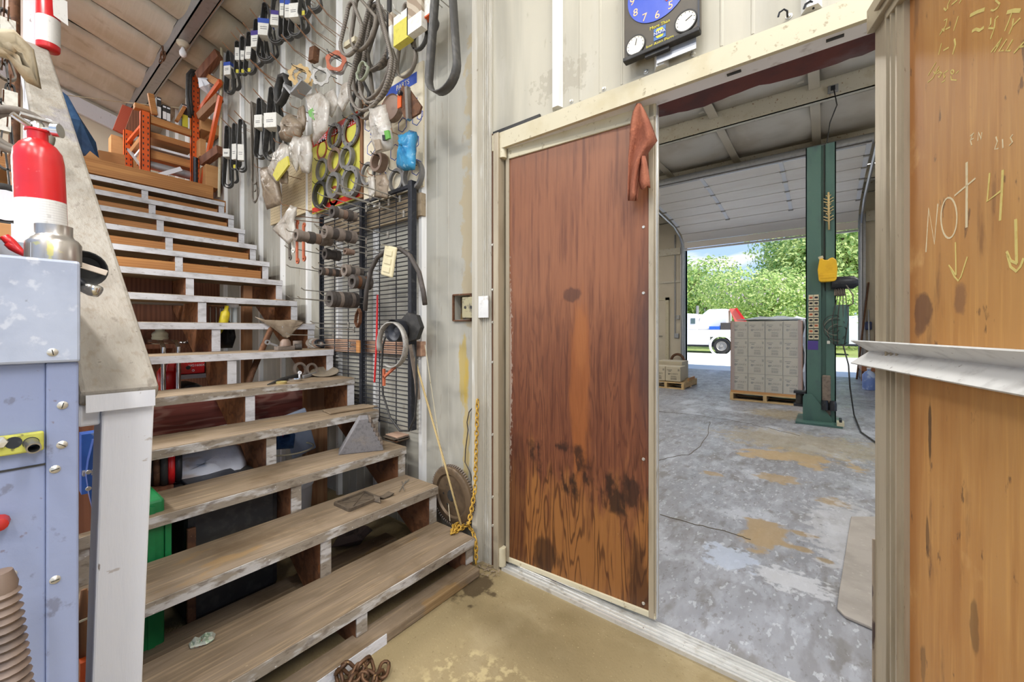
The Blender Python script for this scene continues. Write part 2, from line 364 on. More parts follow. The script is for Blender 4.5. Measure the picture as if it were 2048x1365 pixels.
M_rail = lmat('rail_cap_plywood', S(166, 160, 150), [n_((1.5, 10, 6), .42, .66, S(142, 134, 122), .7), n_((20, 60, 40), .52, .68, S(140, 128, 110), .5), n_((60, 90, 60), .66, .74, S(86, 78, 70), .6),
    b_((-1.45, .2, 1.2), (.34, .2, .3), S(146, 142, 146), .7, .6, bs=10), b_((-1.62, .14, 1.33), (.1, .06, .1), S(150, 112, 62), .6, .5), n_((10, 30, 20), .62, .72, S(104, 94, 84), .5), dict(k='n', s=(16, 60, 30), lo=.5, hi=.62, c=S(84, 80, 80), a=.7, blob=((-1.42, .18, 1.2), (.3, .12, .3), .25)), b_((-1.66, .14, 1.36), (.08, .05, .08), S(146, 108, 60), .6, .3), dict(k='n', s=(30, 30, 30), lo=.66, hi=.7, c=S(176, 104, 78), a=.8, blob=((-1.33, .21, 1.15), (.08, .05, .1), .2))], rough=.7, bump=.4, bvec=(12, 70, 40))
M_plypart = lmat('dark_stained_plywood', S(122, 78, 56), [w_((1.5, 6, .5), .3, .9, S(82, 46, 32), .5, dist=6, ws=2, dir='Y'), n_((8, 8, 2), .5, .7, S(128, 82, 58), .5)], rough=.65)
M_dark = lmat('dark_dirty_floor', S(70, 58, 44), [n_((4, 4, 4), .4, .7, S(50, 42, 34), .7)], rough=.8)
M_steel = lmat('scuffed_steel', S(150, 146, 140), [n_((40, 40, 40), .5, .7, S(110, 104, 96), .6)], rough=.35, metal=.85)
M_chrome = lmat('bright_steel', S(210, 208, 204), [n_((30, 30, 30), .5, .75, S(170, 166, 158), .5)], rough=.22, metal=.95)
M_zinc = lmat('zinc_screw', S(204, 200, 190), [n_((60, 60, 60), .5, .7, S(150, 140, 124), .5)], rough=.35, metal=.6)
M_rust = lmat('rusty_steel', S(112, 78, 56), [n_((30, 30, 30), .45, .65, S(78, 54, 42), .7), n_((70, 70, 70), .6, .7, S(160, 124, 92), .6)], rough=.7, metal=.35)
M_black = lmat('black_rubber', S(48, 47, 46), [n_((25, 25, 25), .45, .7, S(72, 70, 66), .6)], rough=.55)
M_belt = lmat('grey_black_belt', S(70, 69, 68), [n_((25, 25, 25), .45, .7, S(104, 102, 98), .6)], rough=.42)
M_dustbelt = lmat('dusty_belt', S(124, 116, 106), [n_((30, 30, 30), .45, .7, S(96, 88, 80), .7)], rough=.6)
M_blackmetal = lmat('black_painted_steel', S(44, 46, 52), [n_((40, 40, 40), .55, .72, S(92, 92, 94), .5)], rough=.4, metal=.3)
M_redbeam = lmat('red_oxide_beam', S(96, 44, 38), [n_((8, 8, 8), .45, .7, S(66, 36, 40), .7), n_((3, 3, 3), .58, .7, S(120, 112, 118), .45)], rough=.6)
M_insul = lmat('sagging_insulation', S(200, 196, 186), [n_((2.5, 1.2, 2), .42, .65, S(178, 170, 150), .6), n_((1.2, 14, 4), .5, .7, S(212, 208, 200), .5), n_((5, 3, 5), .6, .72, S(150, 136, 110), .5)], rough=.6, bump=.3, bvec=(3, 24, 3))
M_shopwall = lmat('shop_wall_sheet', S(206, 196, 176), [n_((1.5, 1.5, 1.2), .4, .7, S(190, 180, 160), .6), n_((30, 30, 30), .7, .76, S(120, 108, 92), .5)], rough=.6)
M_shopceil = lmat('shop_ceiling_sheet', S(208, 202, 190), [n_((1.2, 1.2, 1), .4, .7, S(176, 164, 144), .6), n_((6, 6, 6), .55, .75, S(212, 206, 196), .5)], rough=.65)
M_purlin = lmat('rust_spotted_purlin', S(208, 202, 186), [n_((6, 6, 6), .5, .7, S(188, 176, 150), .6), n_((26, 26, 26), .62, .68, S(134, 96, 56), .8)], rough=.6)
M_doorpanel = lmat('overhead_door_panel', S(234, 228, 220), [n_((1, 3, 1), .4, .7, S(222, 212, 202), .6)], rough=.5)
M_dk0 = lmat('dark_joint', S(96, 90, 84), rough=.8)
M_galv = lmat('galvanised_track', S(172, 174, 178), [n_((20, 20, 20), .5, .7, S(140, 142, 146), .5)], rough=.4, metal=.6)

# ================================================================ room shell
WY = 1.58                                  # face of the siding wall
DX0, DX1, DZ = -1.335, .20, 2.183          # door opening
wall = MB()
wall.box((-8, WY, 0), (-1.62, WY+.05, 4.6)); wall.box((-1.62, WY, 0), (-1.495, WY+.05, 1.256)); wall.box((-1.62, WY, 1.385), (-1.495, WY+.05, 4.6)); wall.box((-1.495, WY, 0), (DX0, WY+.05, 4.6))
wall.box((DX0, WY, DZ), (DX1, WY+.05, 4.6)); wall.box((DX1, WY, 0), (4, WY+.05, 4.6))
wall_back = wall.build('wall_back', M_wall); tag(wall_back, 'dirty cream ribbed metal siding wall around the doorway', kind='structure')
rib0 = None
def ribmesh(z0, z1, x):
    m = MB(); m.prism([(-.03, 0), (.024, 0), (.014, .028), (-.014, .028)], (x, WY, z0), (1, 0, 0), (0, -1, 0), -(z1-z0)); return m
for k in range(-4, 17):
    x = -.031-.4625*k
    z0 = 2.20 if DX0 < x < DX1 else 0
    if abs(x+1.419) < .05: continue
    ribmesh(z0, 4.55, x).build('rib', M_rib, wall_back, org=V((0, 0, 0)))
    for j, dx in enumerate((.11, .205, .3)):
        xx = x+dx
        if -1.64 < xx < -1.47: continue
        z1 = 2.20 if DX0-.02 < xx < DX1+.02 else 0
        MB().prism([(-.006, 0), (.006, 0), (.003, .0018), (-.003, .0018)], (xx, WY, z1), (1, 0, 0), (0, -1, 0), -(4.55-z1)).build('minor_rib', M_wall, wall_back, org=V((0, 0, 0)))
for i, (px, py) in enumerate([(1143, 203), (1208, 178), (1292, 144), (1386, 108), (946, 272), (974, 268), (982, 272), (946, 312), (1578, 33)]):
    p = pY(px, py, WY); MB().lathe([(0, .009), (.0055, .008), (.0065, .003), (.010, .002), (.010, 0)], p, (0, -1, 0), 10).build('siding_screw', M_zinc, wall_back, True, org=V((0, 0, 0)))
# cut-out in the siding with an old box and a latch plate
rec = MB(); rec.box((-1.62, WY+.045, 1.256), (-1.495, WY+.055, 1.385)); rec.build('recess_back', lmat('recess_dirt', S(84, 70, 50), [n_(30, .45, .6, S(44, 40, 38), .9), n_(16, .55, .65, S(140, 110, 60), .8)], rough=.8), wall_back, org=V((0, 0, 0)))
fr = MB()
for a, b in (((-1.625, 1.25), (-1.49, 1.25)), ((-1.49, 1.25), (-1.49, 1.39)), ((-1.49, 1.39), (-1.625, 1.392)), ((-1.625, 1.392), (-1.625, 1.25))):
    fr.bar((a[0], WY+.012, a[1]), (b[0], WY+.012, b[1]), .05, .008)
fr.build('recess_rim', M_rust, wall_back, org=V((0, 0, 0)))
latch = thing('latch_plate', 'worn steel latch plate over the cut-out in the siding', 'latch', pY(962, 636, WY-.03))
MB().box((-1.525, WY-.042, 1.262), (-1.43, WY-.03, 1.372)).build('plate', lmat('latch_paint', S(168, 160, 128), [n_(40, .5, .65, S(110, 104, 90), .8), n_(24, .62, .68, S(216, 208, 130), .7)], rough=.5), latch, bevel=.003)
MB().box((-1.43, WY-.036, 1.262), (-1.345, WY-.03, 1.372)).build('bright_flange', M_alul, latch)
for dx in (-1.50, -1.458):
    MB().lathe([(0, .002), (.008, .002), (.008, 0)], (dx, WY-.042, 1.318), (0, -1, 0), 10).build('hole_mark', M_black, latch)

# jamb flashing left of the brown door, header trim, soffit and beam
jf = MB(); jf.box((-1.475, WY-.012, 0), (-1.345, WY, 4.55))
jf.prism([(-1.46, 0), (-1.405, 0), (-1.415, .03), (-1.448, .034)], (0, WY-.012, 0), (1, 0, 0), (0, -1, 0), -4.55)
for x in (-1.392, -1.38, -1.368, -1.357): jf.box((x-.003, WY-.016, 0), (x+.003, WY-.012, 4.55))
o = jf.build('trim_1', M_flash); tag(o, 'ribbed metal corner flashing beside the brown door', kind='structure')
for py in (490, 580, 645, 725, 870, 995, 1052): 
    p = pY(986, py, WY-.016); MB().lathe([(0, .007), (.005, .006), (.006, .002), (.008, 0)], p, (0, -1, 0), 10).build('screw', M_zinc, o, True, org=V((0, 0, 0)))
o = MB().box((-1.345, WY-.008, 0), (-1.305, WY+.16, 2.20)).build('trim_2', M_jambdark); tag(o, 'dark brown jamb edge at the hinge side', kind='structure')
MB().box((-1.318, WY-.03, .0), (-1.285, WY+.14, 2.185)).build('jamb_channel', M_alu, o, org=V((0, 0, 0)), bevel=.003)
hd = MB(); hd.box((-1.335, WY-.018, 2.105), (.62, WY, 2.185)); o = hd.build('trim_3', M_cream); tag(o, 'stained cream header trim above the doorway', kind='structure')
MB().box((-1.335, WY-.012, 2.187), (-1.05, WY-.002, 2.205)).build('caulk_gap', M_black, o, org=V((0, 0, 0)))
o = MB().box((-1.335, WY, 2.108), (.62, WY+.075, 2.125)).build('trim_4', M_soffit); tag(o, 'bright metal strip under the door header', kind='structure')
for px, py in ((1468, 145), (1670, 75)):
    p = pZ(px, py, 2.108); MB().box((p.x-.022, p.y-.006, 2.104), (p.x+.022, p.y+.006, 2.1085)).build('latch_slot', M_black, o, org=V((0, 0, 0)))
rb = MB(); g = []
nseg = 60
for i in range(nseg+1):
    x = -1.335+1.955*i/nseg; g.append([(x, WY+.07, 2.118), (x, WY+.195+random.uniform(-.008, .008)+.012*math.sin(i*.5), 2.118)])
rb.sheet(g, .01); rb.box((-1.335, WY+.11, 2.12), (.62, WY+.13, 2.45)); rb.box((-1.335, WY+.06, 2.44), (.62, WY+.19, 2.46))
o = rb.build('trim_5', M_redbeam); tag(o, 'dark red steel beam over the doorway with ragged edge', kind='structure')
MB().box((-9, WY+.05, 2.2), (9, WY+.24, 4.95)).build('wall_core', M_shopwall, wall_back, org=V((0, 0, 0)))
MB().box((-8, WY+.05, 0), (-1.345, WY+.24, 2.2)).build('wall_core', M_shopwall, wall_back, org=V((0, 0, 0)))
MB().box((.26, WY+.05, 0), (4, WY+.24, 2.2)).build('wall_core', M_shopwall, wall_back, org=V((0, 0, 0)))
# threshold
th = MB(); th.box((-1.275, 1.563, 0), (.22, 1.662, .010))
for y in (1.567, 1.583, 1.602, 1.622, 1.638, 1.655): th.box((-1.275, y-.0045, .010), (.22, y+.0045, .017))
o = th.build('trim_6', M_alul); tag(o, 'ridged aluminium threshold strip across the doorway', kind='structure')
for px, py in ((1220, 1223), (1288, 1254), (1368, 1290)):
    p = pZ(px, py, .012); MB().lathe([(0, .003), (.008, .003), (.008, 0)], (p.x, p.y, .0105), (0, 0, 1), 8).build('screw_hole', M_rust, o, org=V((0, 0, 0)))

# floors
o = MB().box((-8, -6, -.1), (4, 1.66, 0)).build('floor', M_floor); tag(o, 'dusty tan concrete floor of the parts room', kind='structure')
o = MB().box((-9, 1.66, -.1), (9, 13.3, -.001)).build('floor_shop', M_shopfloor); tag(o, 'worn grey painted concrete floor of the shop', kind='structure')
M_crack = lmat('crack_dirt', S(92, 84, 72), rough=.9)
def crack(pts, w=.006):
    q = []
    for (a, b), (c, d) in zip(pts, pts[1:]):
        for i in range(5): q.append((a+(c-a)*i/5, b+(d-b)*i/5))
    q.append(pts[-1]); P = [pZ(x+random.uniform(-2, 2), y+random.uniform(-1, 1), 0) for x, y in q]
    m = MB(); m.ribbon([(p.x, p.y, .0) for p in P], .003, (0, 0, 1), w, False); m.build('floor_crack', M_crack, o, org=V((0, 0, 0)))
crack([(1420, 843), (1417, 868), (1400, 893), (1378, 910), (1345, 914), (1315, 922)]); crack([(1312, 823), (1400, 832), (1500, 848), (1600, 872)], .008)
crack([(1322, 1030), (1390, 1050), (1460, 1066), (1500, 1080)], .006)

# roof of the parts room: sagging insulation between seams, one long channel beam
def roofz(y): return 4.16+.28*(WY-y)
cl = MB(); cl.add([(-8.3, WY+.3, roofz(WY+.3)+.1), (4, WY+.3, roofz(WY+.3)+.1), (4, -6, roofz(-6)+.1), (-8.3, -6, roofz(-6)+.1), (-8.3, WY+.3, roofz(WY+.3)+.14), (4, WY+.3, roofz(WY+.3)+.14), (4, -6, roofz(-6)+.14), (-8.3, -6, roofz(-6)+.14)],
       [(0,1,2,3),(7,6,5,4),(0,4,5,1),(1,5,6,2),(2,6,7,3),(3,7,4,0)])
ceil = cl.build('ceiling', M_insul); tag(ceil, 'sloping roof lined with sagging insulation', kind='structure')
rnd = random.Random(3)
for i in range(20):
    x0 = -8.25+i*.615; x1 = x0+.60; g = []
    sag = .09+rnd.uniform(-.015, .02); ph = rnd.uniform(0, 6)
    for a in range(9):
        u = a/8; row = []
        for b in range(22):
            y = WY+.05-b/21*7.6
            row.append((x0+(x1-x0)*u, y, roofz(y)+.07-sag*math.sin(math.pi*u)**.7*(1+.12*math.sin(b*1.3+ph))+.006*math.sin(b*2.9+a+ph)))
        g.append(row)
    MB().sheet(g, .006).build('insulation_panel', M_insul, ceil, 'all', org=V((0, 0, 0)))
# gable end wall behind the loft
gw = MB(); gw.add([(-8, -6, 0), (-8, WY, 0), (-8, WY, roofz(WY)+.1), (-8, -6, roofz(-6)+.1), (-8.1, -6, 0), (-8.1, WY, 0), (-8.1, WY, roofz(WY)+.1), (-8.1, -6, roofz(-6)+.1)],
       [(0,1,2,3),(7,6,5,4),(0,4,5,1),(1,5,6,2),(2,6,7,3),(3,7,4,0)])
o = gw.build('wall_left', M_shopwall); tag(o, 'pale end wall behind the loft', kind='structure')
rk = MB(); rk.bar((-7.96, WY, roofz(WY)-.17), (-7.96, -6, roofz(-6)-.17), .05, .2); o = rk.build('trim_7', M_white); tag(o, 'white rake board under the roof slope', kind='structure')
m = MB(); m.box((4, 1.2, 0), (4.1, WY, 6)); m.box((4, -6, 3.9), (4.1, 1.2, 6)); m.box((4, -6, 0), (4.1, -5.2, 3.9)); o = m.build('wall_right', M_shopwall); tag(o, 'pale side wall of the parts room with an open bay added for light', kind='structure')  # unseen wall; its open bay is added to let skylight in
# channel beam with lamps
cb = thing('roof_beam', 'long grey channel beam under the roof slope with bare bulbs', 'beam', (-5.5, 1.22, 4.2))
bz = 4.14
m = MB(); m.box((-7.95, 1.16, bz), (1.5, 1.17, bz+.16)); m.box((-7.95, 1.16, bz), (1.5, 1.27, bz+.012)); m.box((-7.95, 1.16, bz+.15), (1.5, 1.27, bz+.16)); m.box((-7.95, 1.262, bz), (1.5, 1.27, bz+.05))
m.build('channel', M_galv, cb)
MB().tube([(-7.9, 1.285, bz+.02), (1.5, 1.285, bz+.02)], .012, 8).build('conduit', M_galv, cb)
M_bulb = lmat('frosted_bulb', S(236, 236, 240), rough=.25)
for i, (px, py) in enumerate(((366, 36), (268, 193))):
    p = pY(px, py, 1.22)
    MB().lathe([(.0, .055), (.055, .05), (.055, .03), (.035, .01), (.03, 0)], (p.x, 1.22, bz-.05), (0, 0, 1), 16).build('lamp_holder', lmat('porcelain%d' % i, S(200, 190, 170), rough=.5), cb, True)
    MB().lathe([(.012, 0), (.018, -.02), (.032, -.05), (.03, -.08), (.012, -.1), (0, -.102)], (p.x, 1.22, bz-.05), (0, 0, 1), 16).build('bulb', M_bulb, cb, 'all')

# ================================================================ shop beyond the doorway
FY = 13.2                                   # far wall with the roll-up opening
OX0, OX1, OZ = -3.42, .66, 4.05
m = MB(); m.box((-9, FY, 0), (OX0, FY+.2, 5.2)); m.box((OX1, FY, 0), (9, FY+.2, 5.2)); m.box((OX0, FY, OZ), (OX1, FY+.2, 5.2))
wf = m.build('wall_far', M_shopwall); tag(wf, 'pale sheeted shop wall around the open roll-up doorway', kind='structure')
for x in (OX0, OX1):
    s = 1 if x < 0 else -1
    MB().box((x-.13 if s > 0 else x, FY-.05, 0), (x if s > 0 else x+.13, FY+.22, OZ)).build('door_jamb', M_galv, wf, org=V((0, 0, 0)))
MB().box((-9, FY-.04, 2.68), (OX0-.13, FY, 2.74)).build('wall_girt', M_purlin, wf, org=V((0, 0, 0)))
MB().box((-9, FY-.1, 3.55), (OX0-.13, FY, 3.75)).build('wall_girt', M_purlin, wf, org=V((0, 0, 0)))
MB().box((OX1+.13, FY-.1, 3.85), (9, FY, 4.1)).build('wall_girt', M_purlin, wf, org=V((0, 0, 0)))
o = MB().box((-9.1, 1.6, 0), (-9, 13.3, 5.2)).build('wall_side_far', M_shopwall); tag(o, 'left side wall of the shop', kind='structure')
m = MB(); m.box((1.9, 8, 0), (2.0, 13.3, 5.2)); o = m.build('wall_side_near', M_shopwall); tag(o, 'right side wall of the shop', kind='structure')
CZ = 4.78
o = MB().box((-9.1, 1.6, CZ+.1), (9, 13.4, CZ+.15)).build('ceiling_shop', M_shopceil); tag(o, 'pale shop ceiling of sheets between purlins', kind='structure'); shopceil = o
PY = [2.97, 5.24, 7.5, 9.8, 12.0, 13.15]
for i, y in enumerate(PY):
    m = MB(); m.box((-9, y-.04, CZ-.22), (9, y-.03, CZ+.1)); m.box((-9, y-.04, CZ-.22), (9, y+.05, CZ-.205)); m.box((-9, y+.04, CZ-.22), (9, y+.05, CZ-.18))
    m.build('purlin', M_purlin, shopceil, org=V((0, 0, 0)))
for i in range(len(PY)-1):
    for j in range(10):
        x0 = -8.2+j*1.35; g = []
        for a in range(5):
            row = []
            for b in range(7):
                u, v = a/4, b/6; row.append((x0+.02+1.31*u, PY[i]+.05+(PY[i+1]-PY[i]-.1)*v, CZ+.07-.14*math.sin(math.pi*v)**.8*(.6+.4*math.sin(math.pi*u)**.5)))
            g.append(row)
        MB().sheet(g, .01).build('ceiling_sheet', M_shopceil, shopceil, 'all', org=V((0, 0, 0)))
        MB().box((x0-.09, PY[i]+.05, CZ-.03), (x0+.04, PY[i+1]-.05, CZ-.01)).build('seam_strip', M_shopwall, shopceil, org=V((0, 0, 0)))

# raised sectional door
od = thing('overhead_door', 'raised white sectional overhead door under the shop ceiling', 'garage door', (-1.4, 11, 4.1))
path = [(13.1, 3.86), (13.05, 4.2)]
prof = [(FY-.12, 3.68), (FY-.2, 3.87), (FY-.5, 4.07), (FY-1.05, 4.2), (FY-1.65, 4.28), (FY-2.25, 4.33), (FY-2.85, 4.37), (FY-3.45, 4.4), (FY-4.0, 4.42)]
for (y0, z0), (y1, z1) in zip(prof, prof[1:]):
    d = V((0, y1-y0, z1-z0)).normalized(); a = V((0, y0, z0))+d*.014; b = V((0, y1, z1))-d*.014
    m = MB(); m.bar(((OX0+OX1)/2, a.y, a.z), ((OX0+OX1)/2, b.y, b.z), OX1-OX0-.04, .045, (0, 1, 0) if abs(d.z) > .7 else (0, 0, 1)); m.build('door_section', M_doorpanel, od)
for x in (OX0+.06, OX0+1.35, OX0+2.75, OX1-.06):
    for (y0, z0), (y1, z1) in zip(prof[3:], prof[4:]):
        MB().bar((x, y0-.02, z0-.028), (x, y1+.02, z1-.028), .07, .012).build('stile', M_white, od)
        MB().box((x-.05, y0-.03, z0-.05), (x+.05, y0+.03, z0-.03)).build('hinge', M_steel, od)
for (y0, z0) in prof[2:]: MB().box((OX0+.03, y0-.016, z0-.012), (OX1-.03, y0+.016, z0+.03)).build('section_joint', M_dk0, od)
sp = MB(); sp.tube([(OX0, FY-3.95, 4.48), (OX1, FY-3.95, 4.48)], .09, 14); sp.build('spring_tube', M_galv, od, True)
MB().box((OX0, FY-.15, 3.62), (OX1, FY-.09, 3.67)).build('bottom_seal', M_galv, od)
for s, x in ((1, OX0-.05), (-1, OX1+.05)):
    t = MB(); t.tube([(x, FY-.16, .05), (x, FY-.18, 3.8), (x, FY-.45, 4.03), (x, FY-1.05, 4.2), (x, FY-4.1, 4.42)], .03, 6); t.build('track', M_galv, od)
    MB().bar((x, FY-4.0, 4.4), (x, FY-4.0, CZ), .05, .03).build('track_hanger', M_galv, od)

# man door in the far wall
o = MB().box((-4.95, FY-.06, 0), (-4.0, FY-.001, 2.14)).build('door_3', M_shopwall, bevel=.01); tag(o, 'pale walk door in the far shop wall', kind='structure')
m = MB(); m.box((-5.02, FY-.08, 0), (-4.95, FY, 2.22)); m.box((-4.0, FY-.08, 0), (-3.9, FY, 2.22)); m.box((-5.02, FY-.08, 2.14), (-3.9, FY, 2.22)); m.build('door_frame', M_cream, o, org=V((0, 0, 0)))
MB().tube([(-4.1, FY-.07, 1.0), (-4.1, FY-.11, 1.0), (-4.2, FY-.11, 1.0)], .012, 6).build('door_handle', M_steel, o, org=V((0, 0, 0)))

# ================================================================ door leaves
M_brown = lmat('stained_brown_plywood', S(140, 90, 60), [
    n_((3, 1, 1.0), .4, .65, S(124, 76, 48), .8), n_((60, 1, 2.2), .42, .72, S(104, 62, 40), .5),
    dict(k='c', ax=('Z', 1.45, .85), bs=(5, 1, 3), rag=.9, c=S(102, 58, 38), a=.85),
    dict(k='g', s=(13, 1, 1.2), fr=28, lo=.45, hi=.1, c=S(70, 36, 24), a=.5, ax=('Z', 1.6, .9), bs=(5, 1, 3), rag=.9),
    dict(k='c', ax=('Z', .60, .36), bs=(16, 1, 4), rag=.9, c=S(142, 94, 48), a=.85),
    dict(k='g', s=(10, 1, 1.0), fr=30, lo=.42, hi=.08, c=S(66, 36, 18), a=.8, ax=('Z', .74, .5), bs=(9, 1, 5), rag=.6),
    n_((45, 1, 3), .5, .68, S(78, 40, 26), .5), n_((120, 1, 6), .5, .75, S(156, 100, 62), .3),
    b_((.40, 0, .95), (.05, 1, .42), S(150, 88, 42), .6, .3, bs=(22, 1, 3)), b_((.40, 0, 1.16), (.03, 1, .16), S(160, 100, 54), .4, .25, bs=(24, 1, 4)),
    b_((.73, 0, 1.15), (.09, 1, .42), S(58, 46, 46), .7, .2, bs=(12, 1, 3), soft=1), b_((.36, 0, 1.36), (.05, 1, .03), S(60, 36, 28), .6, .35, bs=(26, 1, 9)),
    dict(k='n', s=(13, 1, 5), lo=.47, hi=.56, c=S(38, 22, 16), a=.85, blob=((.28, 0, .60), (.17, 1, .085), .25)), dict(k='n', s=(13, 1, 5), lo=.45, hi=.54, c=S(38, 22, 16), a=.88, blob=((.50, 0, .50), (.2, 1, .085), .25)), dict(k='n', s=(13, 1, 5), lo=.47, hi=.56, c=S(42, 24, 18), a=.8, blob=((.66, 0, .52), (.07, 1, .1), .25)),
    b_((.22, 0, .12), (.07, 1, .09), S(48, 28, 18), .75, .35, bs=(26, 1, 6)), b_((.06, 0, .35), (.05, 1, .45), S(70, 38, 24), .6, .3, bs=(20, 1, 4)), b_((.66, 0, .16), (.05, 1, .16), S(58, 32, 20), .7, .35, bs=(26, 1, 5)),
    b_((.012, 0, 1.0), (.018, 1, .5), S(190, 178, 162), .5, .5, bs=(90, 1, 40)), n_((70, 1, 70), .73, .76, S(206, 180, 140), .5)], rough=.42, bump=.12, bvec=(70, 1, 8), spec=.45)
HX, HY = -1.268, WY+.016
d1 = thing('door_1', 'brown stained plywood door leaf, slightly ajar, in a pale metal frame', None, (HX, HY, 0), kind='structure')
def dl(m, name, mat, **k): return m.build(name, mat, d1, org=V((0, 0, 0)), **k)
DWID, DB, DT = .732, .035, 2.118
dl(MB().box((.012, .004, DB+.02), (DWID-.025, .036, DT-.055)), 'plywood_panel', M_brown)
dl(MB().box((0, -.004, DT-.062), (DWID, .044, DT)), 'top_rail', M_cream, bevel=.003)
dl(MB().box((0, -.003, DB), (DWID, .043, DB+.024)), 'bottom_rail', M_cream, bevel=.003)
dl(MB().box((-.004, -.004, DB), (.016, .044, DT)), 'hinge_stile', M_alu, bevel=.002)
m = MB(); m.box((DWID-.028, -.004, DB), (DWID-.006, .044, DT)); m.box((DWID-.006, .0, DB), (DWID, .05, DT)); dl(m, 'lock_stile', M_alu, bevel=.002)
dl(MB().box((DWID-.0005, .006, DB), (DWID+.002, .03, DT)), 'edge_strip', M_alul)
for z in (1.62, .67, .08, 1.35):
    dl(MB().lathe([(0, .003), (.005, .003), (.007, 0)], (DWID-.05, .004, z), (0, -1, 0), 10), 'screw', M_zinc)
dl(MB().lathe([(.0, .08), (.02, .08), (.02, 0), (0, 0)], (-.012, -.014, 2.06), (0, 0, 1), 14), 'hinge_barrel', M_cream, smooth=True)
dl(MB().lathe([(.0, .09), (.02, .09), (.02, 0), (0, 0)], (-.014, -.02, .02), (0, 0, 1), 14), 'hinge_barrel', M_cream, smooth=True)
dl(MB().box((DWID-.01, -.006, DT-.002), (DWID+.022, .02, DT+.012)), 'top_bolt', M_steel)
d1.rotation_euler = (0, 0, math.radians(3.3))

M_ply = lmat('golden_plywood', S(182, 136, 80), [
    n_((3, 1, 1.2), .4, .65, S(172, 116, 56), .7), n_((26, 1, 2.2), .45, .7, S(150, 96, 44), .45), n_((80, 1, 4), .5, .75, S(206, 158, 92), .5),
    dict(k='c', ax=('X', .24, .14), bs=(10, 1, 2), rag=.05, c=S(150, 92, 44), a=.6),
    n_((14, 1, 3.2), .58, .68, S(112, 76, 48), .6), n_((40, 1, 14), .64, .7, S(84, 58, 42), .7), n_((30, 1, 6), .70, .74, S(58, 40, 32), .75), n_((6, 1, 5), .62, .74, S(214, 172, 112), .6),
    b_((.19, 0, 1.235), (.035, 1, .05), S(92, 62, 50), .75, .5), b_((.33, 0, 1.26), (.02, 1, .03), S(112, 78, 60), .6, .5), b_((.225, 0, .98), (.006, 1, .07), S(50, 34, 22), .8, .3), b_((.37, 0, .64), (.012, 1, .05), S(96, 70, 40), .6, .4),
    b_((.215, 0, .73), (.007, 1, .05), S(76, 52, 34), .7, .3), b_((.2, 0, .42), (.012, 1, .06), S(100, 74, 46), .6, .5), b_((.36, 0, .26), (.012, 1, .06), S(92, 64, 36), .7, .4), b_((.46, 0, .23), (.02, 1, .09), S(92, 62, 36), .7, .4),
    dict(k='c', ax=('Z', .5, -.1), bs=(8, 1, 4), rag=.4, c=S(182, 122, 44), a=.5)], rough=.5, bump=.12, bvec=(60, 1, 6), spec=.35)
C0 = V((.12, 1.5, 0)); A2 = math.radians(-74.2)
d2 = thing('door_2', 'golden plywood door leaf swung open towards the room, chalked with writing', None, C0, kind='structure')
def dm(m, name, mat, parent=None, **k): return m.build(name, mat, parent or d2, org=V((0, 0, 0)), **k)
D2W, D2T = .74, 2.085
dm(MB().box((.13, .004, .02), (D2W-.05, .034, D2T-.06)), 'plywood_panel', M_ply)
m = MB(); m.box((0, -.012, .02), (.078, .036, D2T)); dm(m, 'flat_stile', M_alu, bevel=.003)
m = MB()
for a, b, h in ((.078, .086, .020), (.086, .1, .012), (.1, .106, .018), (.106, .122, .010), (.122, .13, .016), (.13, .142, .007)): m.box((a, -h, .02), (b, .034, D2T-.06))
dm(m, 'moulded_stile', M_alu)
m = MB(); m.box((.0, -.03, D2T-.065), (D2W, .036, D2T)); m.box((.07, -.04, D2T-.05), (D2W, -.03, D2T-.02)); m.box((.08, -.02, D2T-.085), (D2W, .0, D2T-.06)); dm(m, 'top_rail', M_alu, bevel=.002)
dm(MB().box((D2W-.05, -.012, .02), (D2W, .036, D2T)), 'flat_stile', M_alu)
dm(MB().box((0, -.012, 0), (D2W, .036, .05)), 'bottom_rail', M_alu)
m = MB(); m.box((-.005, -.016, .02), (.0, .03, .62)); dm(m, 'scraped_edge', lmat('scraped_edge', S(150, 136, 118), [n_((40, 40, 12), .45, .55, S(70, 56, 56), .9)], rough=.6))
# angle bar across the leaf
ab = MB(); P = [(-.055, 1.168), (-.012, 1.139), (-.055, 1.105)]
for a, b in zip(P, P[1:]):
    (y0, z0), (y1, z1) = a, b
    ab.prism([(y0, z0), (y1, z1), (y1+.003, z1+(.003 if b[1] > 1.12 else -.003)), (y0+.003, z0+(.003 if b[1] > 1.12 else -.003))], (-.035, 0, 0), (0, 1, 0), (0, 0, 1), D2W+.06)
barm = dm(ab, 'angle_bar', lmat('whitewashed_angle_iron', S(206, 206, 204), [n_((20, 20, 20), .5, .72, S(160, 158, 156), .6), n_((60, 60, 60), .66, .72, S(104, 94, 84), .7)], rough=.45, metal=.2))
